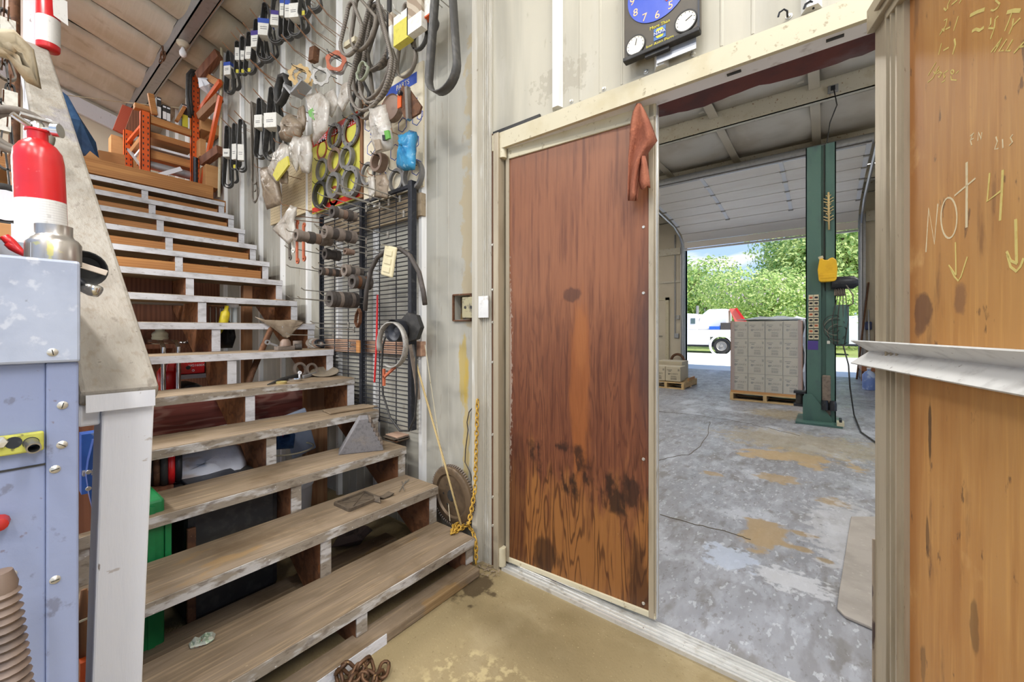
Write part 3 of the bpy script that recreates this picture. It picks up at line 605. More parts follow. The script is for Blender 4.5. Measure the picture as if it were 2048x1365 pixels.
# chalk writing, stroke by stroke
M_chalk = lmat('yellow_white_chalk', S(222, 206, 128), [n_(80, .5, .7, S(206, 176, 100), .5)], rough=.95, alpha=.85)
M_chalkw = lmat('white_chalk', S(230, 216, 180), [n_(80, .5, .7, S(214, 190, 140), .5)], rough=.95, alpha=.8)
def onleaf(px, py):                         # where a pixel's ray meets the leaf face (leaf coordinates)
    d = V(ray(px, py)); nrm = V((math.cos(A2+math.pi/2), math.sin(A2+math.pi/2), 0)); ux = V((math.cos(A2), math.sin(A2), 0))
    t = nrm.dot(C0+nrm*.004)/nrm.dot(d); p = d*t
    return V(((p-C0).dot(ux), .004, EYE+p.z))
def chalk(name, strokes, mat=None, w=.0028):
    m = MB()
    for st in strokes:
        ww = w
        if isinstance(st[0], (int, float)): ww = st[0]; st = st[1:]
        pts = [onleaf(*q)-V((0, .0004, 0)) for q in st]
        m.ribbon(pts, .0006, (0, 1, 0), ww, False)
    return dm(m, name, mat or M_chalk)
def ell(cx, cy, rx, ry, n=22): return [(cx+rx*math.cos(2*math.pi*i/n), cy+ry*math.sin(2*math.pi*i/n)) for i in range(n+1)]
def gz(pts, x0, y0, s): return [(x0+x/s, y0+y/s) for x, y in pts]
c1 = lambda *p: gz(p, 1840, 0, 7.58); c2 = lambda *p: gz(p, 1840, 180, 3.25)
chalk('chalk_word_not', [c2((40,1055),(58,770),(95,1000),(118,740)), c2(*ell(190,832,52,132)), [.006]+c2((305,470),(306,640),(304,895)), c2((226,688),(362,575))], M_chalkw, .0036)
chalk('chalk_digit_four', [c2((455,540),(438,725),(530,655)), [.005]+c2((540,520),(532,690),(522,850))], None, .0036)
chalk('chalk_arrow', [c2((232,990),(236,1205)), c2((188,1140),(235,1205)), c2((200,1160),(225,1215),(250,1242),(268,1215),(310,1085))], None, .003)
chalk('chalk_arrow', [[.0055]+c2((624,840),(630,1130)), [.0045]+c2((565,1050),(590,1110),(635,1130)), [.0045]+c2((570,1070),(590,1150),(628,1180),(655,1150),(676,1095))], None)
chalk('chalk_note', [c1((460,0),(425,75),(420,130),(395,158),(365,125)), c1((485,70),(570,0)), c1((630,0),(600,50))])
chalk('chalk_note', [[.006]+c1((765,235),(870,180),(985,140)), c1((1150,0),(1215,60),(1180,120),(1120,160),(1080,150)), [.006]+c1((1325,185),(1420,160),(1530,160)), c1((1400,190),(1340,350),(1290,470))])
chalk('chalk_note', [c1((370,310),(415,285),(395,390),(300,530),(340,440),(372,470),(378,430)), c1((395,445),(460,410)), c1((585,245),(545,370),(515,465))])
chalk('chalk_note', [[.005]+c1((795,475),(850,440),(910,460),(970,415)), c1((1080,270),(1075,370),(1045,425),(1130,430)), c1((1190,245),(1145,290),(1130,430),(1075,590)), c1((1420,280),(1410,380)), c1((1525,275),(1410,390),(1355,515))])
chalk('chalk_note', [c1((330,655),(285,830)), c1((360,765),(440,720)), [.004]+c1((525,590),(540,680),(500,825))])
chalk('chalk_word_all', [c1((1085,790),(1250,575),(1190,700),(1130,790)), c1((1150,700),(1200,690)), c1((1320,595),(1200,780),(1275,760)), c1((1410,600),(1310,770),(1380,765)), c1((1577,640),(1430,805)), c1((1500,715),(1577,700))])
chalk('chalk_scrawl', [c1((245,950),(125,1145)), c1((290,1005),(200,1180),(120,1250)), c1((210,1085),(235,1120),(290,1060),(300,1100),(265,1120)), c1((310,1090),(335,1110),(300,1170),(280,1165)), c1((425,1070),(365,1110),(370,1185),(390,1150)), c1(*ell(495,1090,22,30)), c1((590,1075),(550,1115)), c1((335,1250),(385,1215)), c1((470,1150),(480,1210),(560,1215))], None, .0022)
chalk('chalk_word_in', [c2((345,285),(330,330),(338,360)), c2((328,300),(352,280)), c2((330,325),(350,315)), c2((378,330),(382,275),(400,320),(404,275))], M_chalkw, .002)
chalk('chalk_note', [c2((495,305),(505,335),(488,385),(512,380)), c2((538,320),(541,378)), c2((605,290),(590,310),(603,340),(582,362))], M_chalkw, .0022)
d2.rotation_euler = (0, 0, A2)

# ================================================================ staircase
TX = lambda i: -1.383-.2675*(i-1)
TZ = lambda i: .165+.18*(i-1)+(.014 if i == 2 else 0)
NT = 14; TH = .043; TYL, TYR = .14, 1.48
st = thing('staircase', 'open wooden staircase with grey worn treads climbing along the ribbed wall', 'staircase', (-1.4, .8, 0))
for i in range(1, NT+1):
    x, z = TX(i), TZ(i); yr = TYR+random.uniform(-.006, .006)
    t = MB().box((x-.285, TYL, z-TH), (x-.002, yr, z)).build('tread', M_tread, st, bevel=.004)
    lo = .35 if i < 3 else 0
    MB().box((x-.004, TYL, z-TH+.001), (x+.0025, yr-.002, z-.003)).build('painted_nosing', M_edge2 if i < 6 else M_edge, t)
def stringer(y0, y1):
    m = MB(); poly = [(TX(1)-.012, .0)]
    for i in range(1, NT+1):
        poly.append((TX(i)-.012, TZ(i)-TH)); poly.append((TX(i+1)-.012 if i < NT else TX(i)-.27, TZ(i)-TH))
    xe, ze = poly[-1]
    poly += [(xe, ze-.32), (TX(1)-.30, .0)]
    m.prism(poly, (0, y1, 0), (1, 0, 0), (0, 0, 1), y1-y0); return m
for y0, y1 in ((.845, .89), (1.432, 1.478), (TYL+.02, TYL+.065)):
    s = stringer(y0, y1).build('stringer', M_stringer, st)
    for i in range(1, NT+1):
        zb = 0.045 if i == 1 else TZ(i-1)+.001
        MB().box((TX(i)-.0125, y0, zb), (TX(i)-.006, y1, TZ(i)-TH-.001)).build('painted_riser_edge', M_edge2 if i < 5 else M_edge, s)
# sill board on the floor
MB().box((-1.42, TYL, 0), (-1.325, 1.46, .042)).build('sill_board', M_tread, st, bevel=.006)
MB().box((-1.325, .1, .001), (-1.3215, .93, .04)).build('sill_painted_edge', M_edge, st)
# upper landing edge
MB().box((-5.1, .13, 2.565), (-5.055, 1.44, 2.70)).build('landing_header', M_honey, st, bevel=.003)
for i in (13, 12, 11, 10, 9):
    MB().box((TX(i)-.30, .2, TZ(i)+.005), (TX(i)-.275, 1.42, TZ(i)+.095)).build('back_board', M_honey, st)
# newel post, rail cap
nw = thing('newel_post', 'leaning white painted newel post at the foot of the stairs', 'post', (-1.28, .17, 0))
m = MB(); zb, zt = 0, 1.058; yb, yt = .126, .153; w = .086
m.add([(-1.25, yb, zb), (-1.25, yb+w-.006, zb), (-1.338, yb+w-.006, zb), (-1.338, yb, zb), (-1.25, yt, zt), (-1.25, yt+w+.002, zt), (-1.338, yt+w+.002, zt+.06), (-1.338, yt, zt+.06)],
      [(0,3,2,1),(4,5,6,7),(0,1,5,4),(1,2,6,5),(2,3,7,6),(3,0,4,7)])
m.build('post', M_white, nw, bevel=.004)
rs = .703
def rz(x): return 1.076+(-1.245-x)*rs
rl = thing('handrail', 'wide dusty plywood cap handrail sloping up the stairs', 'handrail', (-1.3, .18, 1.0))
capm = MB(); L = []
for x in (-1.235, -4.07): L.append([(x, .116), (x, .247)])
poly = [(-1.235, rz(-1.235)), (-4.07, rz(-4.07)), (-4.07, rz(-4.07)-.05), (-1.235-.02, rz(-1.255)-.05)]
capm.prism(poly, (0, .247, 0), (1, 0, 0), (0, 0, 1), .131)
capm.build('cap', M_rail, rl, bevel=.01)
e = MB(); e.box((-1.2335, .126, rz(-1.235)-.045), (-1.2325, .238, rz(-1.235)-.008)); e.build('painted_end', M_white, rl)
e = MB(); e.prism([(-1.262, rz(-1.262)-.05), (-4.0, rz(-4.0)-.05), (-4.0, rz(-4.0)-.14), (-1.34, rz(-1.34)-.14), (-1.262, .99)], (0, .152, 0), (1, 0, 0), (0, 0, 1), .035)
e.build('under_board', M_white, rl, bevel=.005)
# upper rail post
up = MB(); up.box((-4.16, .14, 2.3), (-4.075, .205, 4.6)); o = up.one('rail_post', M_white, 'white painted post at the top of the handrail', 'post', bevel=.003)
lp = MB(); lp.box((-4.2, .212, 1.8), (-4.12, .25, 2.95)); lp.one('short_post', M_white, 'short white post behind the top end of the handrail', 'post', bevel=.003)
# ================================================================ left foreground: machine cabinet and what stands on it
M_cab = lmat('blue_grey_enamel', S(142, 152, 182), [n_((2, 2, 2), .4, .7, S(126, 136, 168), .6), n_((6, 26, 22), .62, .68, S(96, 94, 104), .55), n_((40, 60, 60), .66, .72, S(110, 90, 88), .6), n_((90, 90, 90), .74, .77, S(230, 232, 236), .8)], rough=.45, bump=.08, bscale=60)
M_cabtop = lmat('scratched_grey_steel', S(172, 180, 198), [n_((8, 8, 8), .4, .65, S(150, 158, 178), .7), n_((50, 40, 40), .58, .68, S(206, 210, 218), .6), n_((26, 26, 26), .66, .71, S(104, 98, 98), .75), n_((40, 40, 40), .7, .73, S(136, 88, 76), .7)], rough=.45, metal=.15, bump=.06)
XC = -.95; YE = pX(158, 800, XC).y; YT = pX(160, 600, XC).y
zt_top = pX(80, 517, XC).z; zt_mid = pX(80, 727, XC).z
cab = thing('machine_cabinet', 'blue grey steel machine cabinet with slotted screws beside the newel post', 'cabinet', (-1.2, -.2, 0))
ys = pX(92, 900, XC).y
MB().box((-1.5, -.62, 0), (XC-.006, ys, zt_mid)).build('front_panel', M_cab, cab, bevel=.002)
MB().box((-1.5, ys, 0), (XC, YE, zt_mid)).build('corner_strip', M_cab, cab, bevel=.003)
MB().box((-1.5, -.62, zt_mid), (XC+.008, YT, zt_top)).build('top_box', M_cabtop, cab, bevel=.004)
MB().box((-1.5, YT-.02, zt_mid+.02), (-1.22, .112, zt_top)).build('rear_shelf', M_cabtop, cab)
zs = pX(45, 936, XC).z
MB().box((XC-.0055, -.62, zs-.003), (XC-.0045, ys, zs)).build('panel_seam', M_black, cab)
for px, py, xx in ((105, 705, XC+.008), (125, 811, XC), (124, 890, XC), (110, 939, XC), (22, 1150, XC-.006), (110, 1160, XC)):
    p = pX(px, py, xx); s = MB().lathe([(0, .004), (.003, .0035), (.0062, .001), (.0062, 0)], p, (1, 0, 0), 14).build('screw', M_zinc, cab, True)
    a = random.uniform(0, 3); MB().bar(p+V((.004, -.0045*math.cos(a), -.0045*math.sin(a))), p+V((.004, .0045*math.cos(a), .0045*math.sin(a))), .0012, .0008, (1, 0, 0)).build('slot', M_black, s)
# yellow pull plate with a tube end
yp = thing('pull_plate', 'yellow painted steel plate with holes on the cabinet front', 'bracket', pX(45, 908, XC))
M_yel = lmat('worn_yellow_paint', S(186, 184, 84), [n_((30, 30, 30), .45, .65, S(160, 160, 70), .7), n_((60, 60, 60), .62, .68, S(90, 84, 50), .8), n_((40, 40, 40), .66, .72, S(196, 206, 170), .6)], rough=.55)
a, b = pX(0, 865, XC), pX(88, 862, XC); c, d = pX(0, 907, XC), pX(88, 900, XC)
m = MB(); m.box((XC-.005, -.02, d.z), (XC+.004, b.y, b.z)); m.build('plate', M_yel, yp, bevel=.0025)
for px in (27, 62):
    p = pX(px, 886, XC+.004); MB().lathe([(0, .0006), (.0085, .0006), (.0085, 0)], p, (1, 0, 0), 18).build('hole', M_blackmetal, yp)
p = pX(62, 886, XC+.004); q = p+V((.022, .0, -.003)); m = MB(); m.ring(p, .0078, .006, .03, (1, .05, -.12), 18); m.build('tube_end', M_steel, yp, True)
MB().lathe([(0, .006), (.008, .005), (.009, 0)], pX(-2, 886, XC+.004), (1, 0, 0), 6).build('bolt', M_zinc, yp)
# ribbed rubber grip low on the left
gr = MB(); p0, p1 = pX(2, 1190, -.86), pX(25, 1420, -.86); n = 15
for i in range(n):
    q = p0+(p1-p0)*(i/(n-1)); gr.lathe([(0, -.006), (.012+.003*i/n, -.006), (.018+.004*i/n, 0), (.012+.003*i/n, .006), (0, .006)], q, (p1-p0), 16)
gr.lathe([(0, .02), (.012, .018), (.016, 0), (.014, -.012), (0, -.012)], p0+(p0-p1).normalized()*.012, (p0-p1), 14)
gr.one('ribbed_grip', lmat('brown_rubber', S(128, 110, 98), [n_(20, .45, .7, S(60, 54, 54), .6)], rough=.5), 'ribbed brown rubber grip hanging low on the cabinet front', 'grip', smooth=True)
rk = MB(); q = pX(-2, 1045, XC); rk.lathe([(0, .02), (.009, .016), (.011, 0)], q, (1, 0, 0), 12); rk.one('red_ball', lmat('red_plastic', S(170, 40, 34), rough=.4), 'small red ball at the left edge of the cabinet front', 'ball', smooth=True)

# steel coupling, tray with red pliers
cp = pX(108, 500, -1.02); R0 = .0325
ZT = zt_top
col = thing('steel_coupling', 'stepped steel coupling with yellow paint marks on the cabinet corner', 'coupling', (cp.x, cp.y, ZT))
MB().lathe([(0, 0), (R0, 0), (R0, .034), (R0-.004, .041), (.0235, .045), (.022, .049), (.022, .064), (.0195, .064), (.0195, .02), (0, .02)], (cp.x, cp.y, ZT), n=36).build('body', lmat('bare_steel', S(178, 172, 166), [n_((60, 60, 10), .45, .65, S(140, 134, 130), .6), n_((30, 30, 30), .66, .7, S(208, 196, 128), .8), dict(k='c', blob=((.031, -.006, .018), (.01, .004, .02), .5), bs=60, c=S(214, 200, 120), a=.9)], rough=.3, metal=.75), col, True)
M_red = lmat('red_enamel', S(206, 32, 36), [n_((8, 8, 8), .45, .7, S(182, 26, 34), .6), n_((60, 60, 60), .68, .74, S(220, 120, 116), .4)], rough=.28, spec=.6)
tr = thing('steel_tray', 'grey perforated steel tray on the cabinet top', 'tray', (-1.08, -.03, ZT))
ya, yb = pX(-8, 500, -1.08).y, pX(58, 500, -1.08).y
m = MB(); m.box((-1.16, ya, ZT), (-1.0, yb, ZT+.003)); m.build('tray_bottom', M_galv, tr)
m = MB(); m.box((-1.16, yb-.002, ZT), (-1.0, yb, ZT+.03)); m.box((-1.16, ya, ZT), (-1.158, yb, ZT+.05)); m.box((-1.16, ya, ZT), (-1.0, ya+.002, ZT+.045)); m.build('tray_wall', M_galv, tr)
pl = thing('pliers', 'pair of red handled pliers lying in the steel tray', 'pliers', (-1.05, .0, ZT+.004))
for k in (0, 1):
    p = [pX(8+8*k, 472+14*k, -1.06), pX(22+4*k, 486+8*k, -1.06), pX(38, 502, -1.06), pX(55, 512, -1.05)]
    MB().tube(p, [.006, .007, .006, .004], 8).build('red_handle', M_red, pl, 'all')
# items poking out behind the cabinet edge
fn = MB(); q = pX(172, 536, -1.12); fn.lathe([(.022, 0), (.03, .02), (.034, .026), (.032, .026), (.028, .02), (.02, 0)], q, (1, -.25, -.2), 24); fn.lathe([(0, -.001), (.022, 0), (.0, .001)], q, (1, -.25, -.2), 24); fn.one('funnel', M_black, 'black plastic funnel behind the cabinet edge', 'funnel', smooth=True)
pk = MB(); pk.bar(pX(150, 527, -1.04), pX(214, 547, -1.04), .004, .010, (0, 0, 1)); pk.one('paint_stick', lmat('pale_stick', S(220, 208, 194), [n_(30, .5, .7, S(190, 170, 150), .6)], rough=.7), 'pale wooden paint stick sticking out beside the rail', 'stick', bevel=.001)
rt = thing('ratchet', 'steel ratchet handle hanging beside the cabinet edge', 'wrench', pX(178, 590, -1.1))
MB().tube([pX(150, 556, -1.1), pX(165, 567, -1.1), pX(178, 576, -1.1)], [.006, .006, .005], 8).build('handle', M_blackmetal, rt, 'all')
MB().lathe([(0, .014), (.011, .012), (.013, 0), (.011, -.012), (0, -.014)], pX(183, 579, -1.1), (.5, .8, -.4), 12).build('head', M_chrome, rt, 'all')
# fire extinguishers
M_lab = lmat('extinguisher_label', S(226, 224, 220), [dict(k='w', s=(1, 1, 1), ws=60, dist=.0, dir='Z', lo=.7, hi=.8, c=S(170, 170, 170), a=.25), n_(60, .6, .7, S(180, 176, 170), .5)], rough=.5)
def extinguisher(loc, r, h, label, tilt, gauge_dir=(.5, .8, 0), tagc=False):
    e = thing('fire_extinguisher', label, 'fire extinguisher', loc); L = V(loc)
    def bd(m, n, mat, **k): return m.build(n, mat, e, org=V((0, 0, 0)), **k)
    bd(MB().lathe([(0, .0), (r*.9, .0), (r*.97, .006), (r, .012), (r, h*.70), (r*.93, h*.76), (r*.72, h*.80), (r*.45, h*.825), (r*.42, h*.83)], n=32), 'cylinder', M_red, smooth='all')
    bd(MB().lathe([(r*.42, h*.82), (r*.42, h*.875), (r*.5, h*.88), (r*.5, h*.89), (0, h*.89)], n=20), 'neck', M_red, smooth=True)
    m = MB(); m.lathe([(r*1.006, h*.06), (r*1.01, h*.06), (r*1.01, h*.46), (r*1.006, h*.46)], n=48)
    keep = []
    lo = math.radians(-100); hi = math.radians(70)
    mm = MB(); pts = 24
    g = [[(1.012*r*math.cos(lo+(hi-lo)*i/pts), 1.012*r*math.sin(lo+(hi-lo)*i/pts), z) for z in (h*.08, h*.24, h*.46)] for i in range(pts+1)]
    mm.sheet(g, .0006); bd(mm, 'paper_label', M_lab)
    v = MB(); v.lathe([(0, 0), (r*.34, 0), (r*.34, .014), (r*.22, .02), (0, .02)], (0, 0, h*.88), n=16); bd(v, 'valve', M_chrome, smooth=True)
    bd(MB().tube([(r*.2, -r*.3, h*.90), (r*.5, -r*.9, h*.935)], r*.16, 10), 'nozzle', M_chrome, smooth=True)
    m = MB(); m.bar((0, -r*.6, h*.965), (0, r*.85, h*.955), r*.34, .006); m.bar((0, -r*.1, h*.93), (0, r*.8, h*.905), r*.3, .005); bd(m, 'lever', M_blackmetal if tagc else M_steel, bevel=.001)
    g = V(gauge_dir).normalized(); bd(MB().lathe([(0, 0), (r*.14, 0), (r*.14, .012), (r*.36, .014), (r*.38, .026), (0, .026)], (g.x*r*.3, g.y*r*.3, h*.9), g, 18), 'gauge', M_chrome, smooth=True)
    bd(MB().torus((0, r*.45, h*.945), r*.28, .0012, (1, 0, .2), 16, 6), 'pull_pin', M_chrome)
    if tagc:
        bd(MB().sheet([[(r*1.0, r*.1, h*.8), (r*1.1, r*1.3, h*.78)], [(r*1.1, r*.1, h*.62), (r*1.2, r*1.3, h*.6)], [(r*1.12, r*.15, h*.48), (r*1.2, r*1.35, h*.42)]], .001), 'hang_tag', M_lab)
        bd(MB().tube([(-r*.2, -r*.4, h*.9), (-r*.1, -r*1.0, h*.96), (.0, -r*1.4, h*.86), (.0, -r*1.5, h*.74)], r*.13, 8), 'hose', M_black, smooth='all')
    e.rotation_euler = tilt; return e
ep = pX(90, 480, -1.3)
extinguisher((ep.x, ep.y, ZT), .037, .345, 'red fire extinguisher with torn white label on the cabinet', (math.radians(2), 0, 0))
e2 = pX(103, 105, -4.06); extinguisher((-4.05, .243, e2.z), .055, .45, 'small red fire extinguisher with white tag hung on the white post', (0, 0, math.radians(10)), tagc=True)

# clutter in the gap left of the handrail: belts and hose on a rusty pipe
pp = MB(); q = pX(29, 100, -3.3); pp.tube([(q.x, q.y, 1.3), (q.x, q.y, 4.4)], .02, 10); pp.one('rusty_pipe', M_rust, 'rusty vertical pipe left of the handrail', 'pipe', smooth=True)
def loop_path(cx, zt, zb, w, Y, rt=.012, n=12, skew=0):
    P = []; rb = w/2
    for i in range(n+1):
        a = math.pi*i/n; P.append((cx+rt*math.cos(a), Y, zt-rt+rt*math.sin(a)))
    for i in range(n+1):
        a = math.pi+math.pi*i/n; P.append((cx+skew+rb*math.cos(a), Y, zb+rb+rb*math.sin(a)*1.0))
    # soften sides
    out = []
    for i in range(len(P)):
        a = P[i]; b = P[(i+1) % len(P)]; out.append(V(a))
        if (V(b)-V(a)).length > .06:
            for k in (1, 2, 3): out.append(V(a).lerp(V(b), k/4))
    return out
LB = [(8, 20, 75, M_belt), (16, 40, 78, M_black), (4, 125, 205, M_belt), (14, 120, 160, M_dustbelt), (20, 170, 235, M_black), (6, 200, 300, M_black), (14, 250, 340, M_belt), (3, 300, 395, M_black)]
LT = ['grey belt at the very top of the left pipe', 'black belt beside the left pipe near the top corner', 'grey belt just below the crumpled paper by the pipe', 'dusty belt hanging close to the rusty pipe', 'short black belt with white tag by the pipe', 'black belt low at the left edge', 'grey belt behind the coiled hose at left', 'lowest black belt at the left picture edge']
for (px, y0, y1, mt), lb in zip(LB, LT):
    X = -2.9; a = pX(px, y0, X); b = pX(px, y1, X)
    P = [V((X, a.y+(p.x), p.z)) for p in loop_path(0, a.z, b.z, .05, 0)]
    t = thing('side_belt', lb, 'belt', (X, a.y, b.z), 'belts hung left of the handrail')
    MB().ribbon(P, .03, (1, 0, 0), .006).build('band', mt, t)
    if px in (20, 16, 6): MB().box((X-.02, a.y-.022, (a.z+b.z)/2-.03), (X+.02, a.y+.022, (a.z+b.z)/2+.04)).build('paper_sleeve', lmat('paper', S(226, 224, 214), [n_(50, .5, .7, S(190, 186, 172), .5)], rough=.7), t)
    MB().tube([(X-.05, a.y, a.z-.014), (X+.08, a.y, a.z-.012), (X+.1, a.y, a.z+.01)], .0025, 6).build('wire_hook', M_rust, t)
hz = MB(); q = pX(35, 262, -2.2); hz.torus(q, .075, .012, (1, -.2, .1), 28, 8); hz.torus(q+V((-.02, .01, .005)), .068, .011, (1, -.1, .2), 28, 8); hz.one('coiled_hose', M_dustbelt, 'coiled dusty grey hose left of the handrail', 'hose', smooth='all')
pm = MB(); q = pX(12, 100, -2.5); pm.pillow([(-.05, .06), (.02, .09), (.07, .04), (.08, -.03), (.09, -.11), (.05, -.1), (.0, -.02), (-.06, -.03)], q, (0, 1, 0), (0, 0, 1), .03, 5, 4, .5); pm.one('crumpled_paper', lmat('brown_paper', S(186, 172, 146), [n_(20, .45, .7, S(150, 132, 104), .7)], rough=.8), 'crumpled brown paper stuck by the rusty pipe', 'paper', smooth='all')
sh = MB(); q = pX(20, 492, -2.1); sh.box((-2.5, -.5, q.z-.03), (-1.95, .1, q.z)); sh.box((-2.5, -.5, 0), (-2.44, -.44, q.z-.03)); sh.box((-2.02, .03, 0), (-1.96, .09, q.z-.03)); sh.one('side_shelf', M_lumber, 'plain wooden stand left of the handrail', 'shelf')
bx = thing('orange_carton', 'brown carton with white strap behind the big extinguisher', 'box', (-2.1, .0, q.z))
a = pX(-4, 445, -2.05); b = pX(58, 445, -2.05)
M_card = lmat('cardboard', S(190, 142, 92), [n_((6, 6, 20), .45, .7, S(172, 122, 74), .6)], rough=.75)
MB().box((-2.3, a.y, q.z), (-2.05, b.y, a.z)).build('carton', M_card, bx, bevel=.003)
yy = pX(27, 460, -2.05).y; MB().box((-2.301, yy-.005, q.z), (-2.047, yy+.005, a.z+.002)).build('strap', M_white, bx)
wr = thing('spoked_wheel', 'white rimmed wheel standing on the carton at left', 'wheel', (-2.15, .0, a.z))
MB().torus((-2.15, pX(10, 420, -2.15).y, a.z+.075), .062, .012, (1, .15, 0), 28, 8).build('tyre', M_black, wr, 'all')
MB().lathe([(0, -.006), (.05, -.01), (.05, .01), (0, .006)], (-2.15, pX(10, 420, -2.15).y, a.z+.075), (1, .15, 0), 24).build('rim', M_white, wr, True)

# ================================================================ loft
o = MB().box((-8, -6, 2.46), (-5.1, WY, 2.585)).build('floor_loft', M_honey); tag(o, 'plank floor of the storage loft', kind='structure')
M_or = lmat('orange_rack_enamel', S(216, 92, 36), [n_((10, 10, 10), .45, .7, S(190, 76, 30), .6), n_((50, 50, 50), .68, .74, S(140, 96, 70), .6)], rough=.4)
LZ = 2.585
rack = thing('pallet_rack', 'orange pallet rack frame standing on the loft', 'rack', (-5.6, 1.15, LZ))
def upright(x, y, z1, name='upright', w=.075, d=.06):
    m = MB(); m.box((x-d/2, y-w/2, LZ), (x+d/2, y-w/2+.006, z1)); m.box((x-d/2, y+w/2-.006, LZ), (x+d/2, y+w/2, z1)); m.box((x+d/2-.006, y-w/2, LZ), (x+d/2, y+w/2, z1))
    u = m.build(name, M_or, rack)
    z = LZ+.05; h = MB()
    while z < z1-.03:
        for s in (-.018, .018): h.prism([(-.006, .01), (.006, .01), (.004, -.012), (-.004, -.012)], (x+d/2+.0002, y+s, z), (0, 1, 0), (0, 0, 1), .0008)
        z += .055
    h.build('keyholes', M_black, u); return u
Y2 = pX(290, 300, -5.45).y; Y3 = pX(390, 300, -5.45).y
zu2 = pX(290, 225, -5.45).z; zu3 = pX(390, 143, -5.45).z
upright(-5.45, Y2, zu2); upright(-6.26, Y2, pX(256, 262, -6.26).z); upright(-5.45, Y3, zu3)
MB().bar((-6.24, Y2, pX(256, 285, -6.26).z), (-5.47, Y2, pX(290, 245, -5.45).z), .03, .03).build('brace', M_or, rack)
MB().bar((-6.24, Y2, pX(256, 300, -6.26).z), (-5.47, Y2, pX(285, 338, -5.45).z), .025, .025).build('brace', M_galv, rack)
MB().bar((-5.45, Y3+.03, LZ+.03), pY(441, 192, 1.47), .03, .05).build('brace', M_or, rack)
MB().bar((-5.45, Y3+.03, pX(390, 222, -5.45).z), pY(441, 163, 1.47), .03, .05).build('brace', M_or, rack)
def lb(a, b, X, h, d, mat, name, label, cat='board', group=None, bev=.002):
    p, q = pX(*a, X), pX(*b, X); m = MB(); m.bar(p, q, d, h); return m.one(name, mat, label, cat, group, bevel=bev)
zz = pX(297, 236, -5.45).z
for a, b, h, nm, mt in (((297, 236), (383, 268), .075, 'rack_beam', M_or),):
    MB().bar(V((-5.45, Y2, pX(290, 236, -5.45).z)), V((-5.45, Y3, pX(390, 270, -5.45).z)), .05, .07).build(nm, M_honey, rack)
zs = [pX(340, y, -5.45).z for y in (278, 300, 315, 337)]
MB().box((-6.2, Y2, zs[0]-.03), (-5.48, Y3, zs[0]+.03)).one('shelf_board', M_honey, 'honey coloured shelf board under the rack top', 'board', bevel=.003)
MB().box((-6.0, Y2, zs[1]-.012), (-5.5, Y3+.05, zs[1]+.012)).one('white_strip', M_white, 'thin white board lying in the orange rack', 'board')
MB().box((-5.85, Y2, zs[2]-.05), (-5.47, Y3, zs[2]+.035)).one('thick_timber', M_honey, 'thick pale timber across the orange rack', 'board', bevel=.004)
MB().tube([(-5.5, Y2, zs[3]), (-5.5, Y3, zs[3]-.01)], .045, 12).one('grey_pipe', M_galv, 'grey steel pipe lying low in the orange rack', 'pipe', smooth=True)
MB().box((-6.4, Y2, LZ), (-5.5, Y3, LZ+.05)).one('orange_sheet', M_or, 'flat orange steel part on the loft floor', 'sheet')
MB().bar(pX(315, 352, -5.3), pX(362, 338, -5.3), .03, .04).one('white_lath', M_white, 'white lath lying on the loft edge', 'board')
tz = pX(340, 248, -5.45).z
for (px, y0, y1, w, mt, lab) in ((318, 196, 236, 9, M_black, 'tallest black and white carton on the orange rack'), (329, 211, 239, 8, M_black, 'middle black and white carton on the orange rack'), (337, 214, 243, 8, M_black, 'right black and white carton on the orange rack'), (370, 211, 254, 12, M_black, 'black and yellow carton on the orange rack')):
    a, b = pX(px-w/2, y1, -5.5), pX(px+w/2, y0, -5.5); t = thing('filter_carton', lab, 'box', (-5.5, a.y, a.z), 'cartons on the orange rack')
    MB().box((-5.62, a.y, a.z), (-5.5, b.y, b.z)).build('carton', M_black, t)
    MB().box((-5.5005, a.y+.002, a.z+.01), (-5.498, b.y-.002, a.z+(b.z-a.z)*.55)).build('printed_front', lmat('white_print', S(226, 226, 226), rough=.6) if 'yellow' not in lab else lmat('yellow_print', S(200, 196, 60), rough=.6), t)
    MB().box((-5.5005, a.y+.004, b.z-.03), (-5.498, b.y-.004, b.z-.015)).build('printed_band', M_white, t)
lb((268, 212), (304, 222), -5.6, .05, .08, M_honey, 'timber_block', 'wooden block lying on the rack top')
MB().bar(pX(309, 230, -5.5), pX(301, 188, -5.5), .05, .035).one('leaning_offcut', M_honey, 'wooden offcut leaning beside the black cartons', 'board', bevel=.003)
MB().bar(pX(353, 243, -5.5), pX(369, 214, -5.5), .05, .03).one('slanted_offcut', M_honey, 'slanted wooden offcut left of the yellow carton', 'board', bevel=.003)
p = [pX(226, 258, -6.4), pX(247, 268, -6.4), pX(266, 217, -6.4), pX(245, 209, -6.4)]
MB().box((-6.62, .86, LZ), (-6.45, 1.1, pX(250, 268, -6.4).z-.03)).one('tall_crate', M_card, 'tall carton behind the orange rack holding the sheets', 'crate')
m = MB(); m.add(p+[q+V((-.04, 0, 0)) for q in p], [(0,1,2,3),(7,6,5,4),(0,4,5,1),(1,5,6,2),(2,6,7,3),(3,7,4,0)]); m.one('ribbed_sheet', lmat('ribbed_red_panel', S(160, 72, 48), [dict(k='w', s=(1, 1, 1), ws=30, dist=0, dir='Z', lo=.4, hi=.6, c=S(120, 48, 34), a=.6)], rough=.6), 'ribbed red sheet at the left end of the rack', 'sheet')
p = [pX(247, 268, -6.35), pX(282, 272, -6.35), pX(292, 226, -6.35), pX(266, 217, -6.35)]
m = MB(); m.add(p+[q+V((-.04, 0, 0)) for q in p], [(0,1,2,3),(7,6,5,4),(0,4,5,1),(1,5,6,2),(2,6,7,3),(3,7,4,0)]); m.one('plywood_offcut', M_plypart, 'brown plywood offcut behind the orange upright', 'plywood')
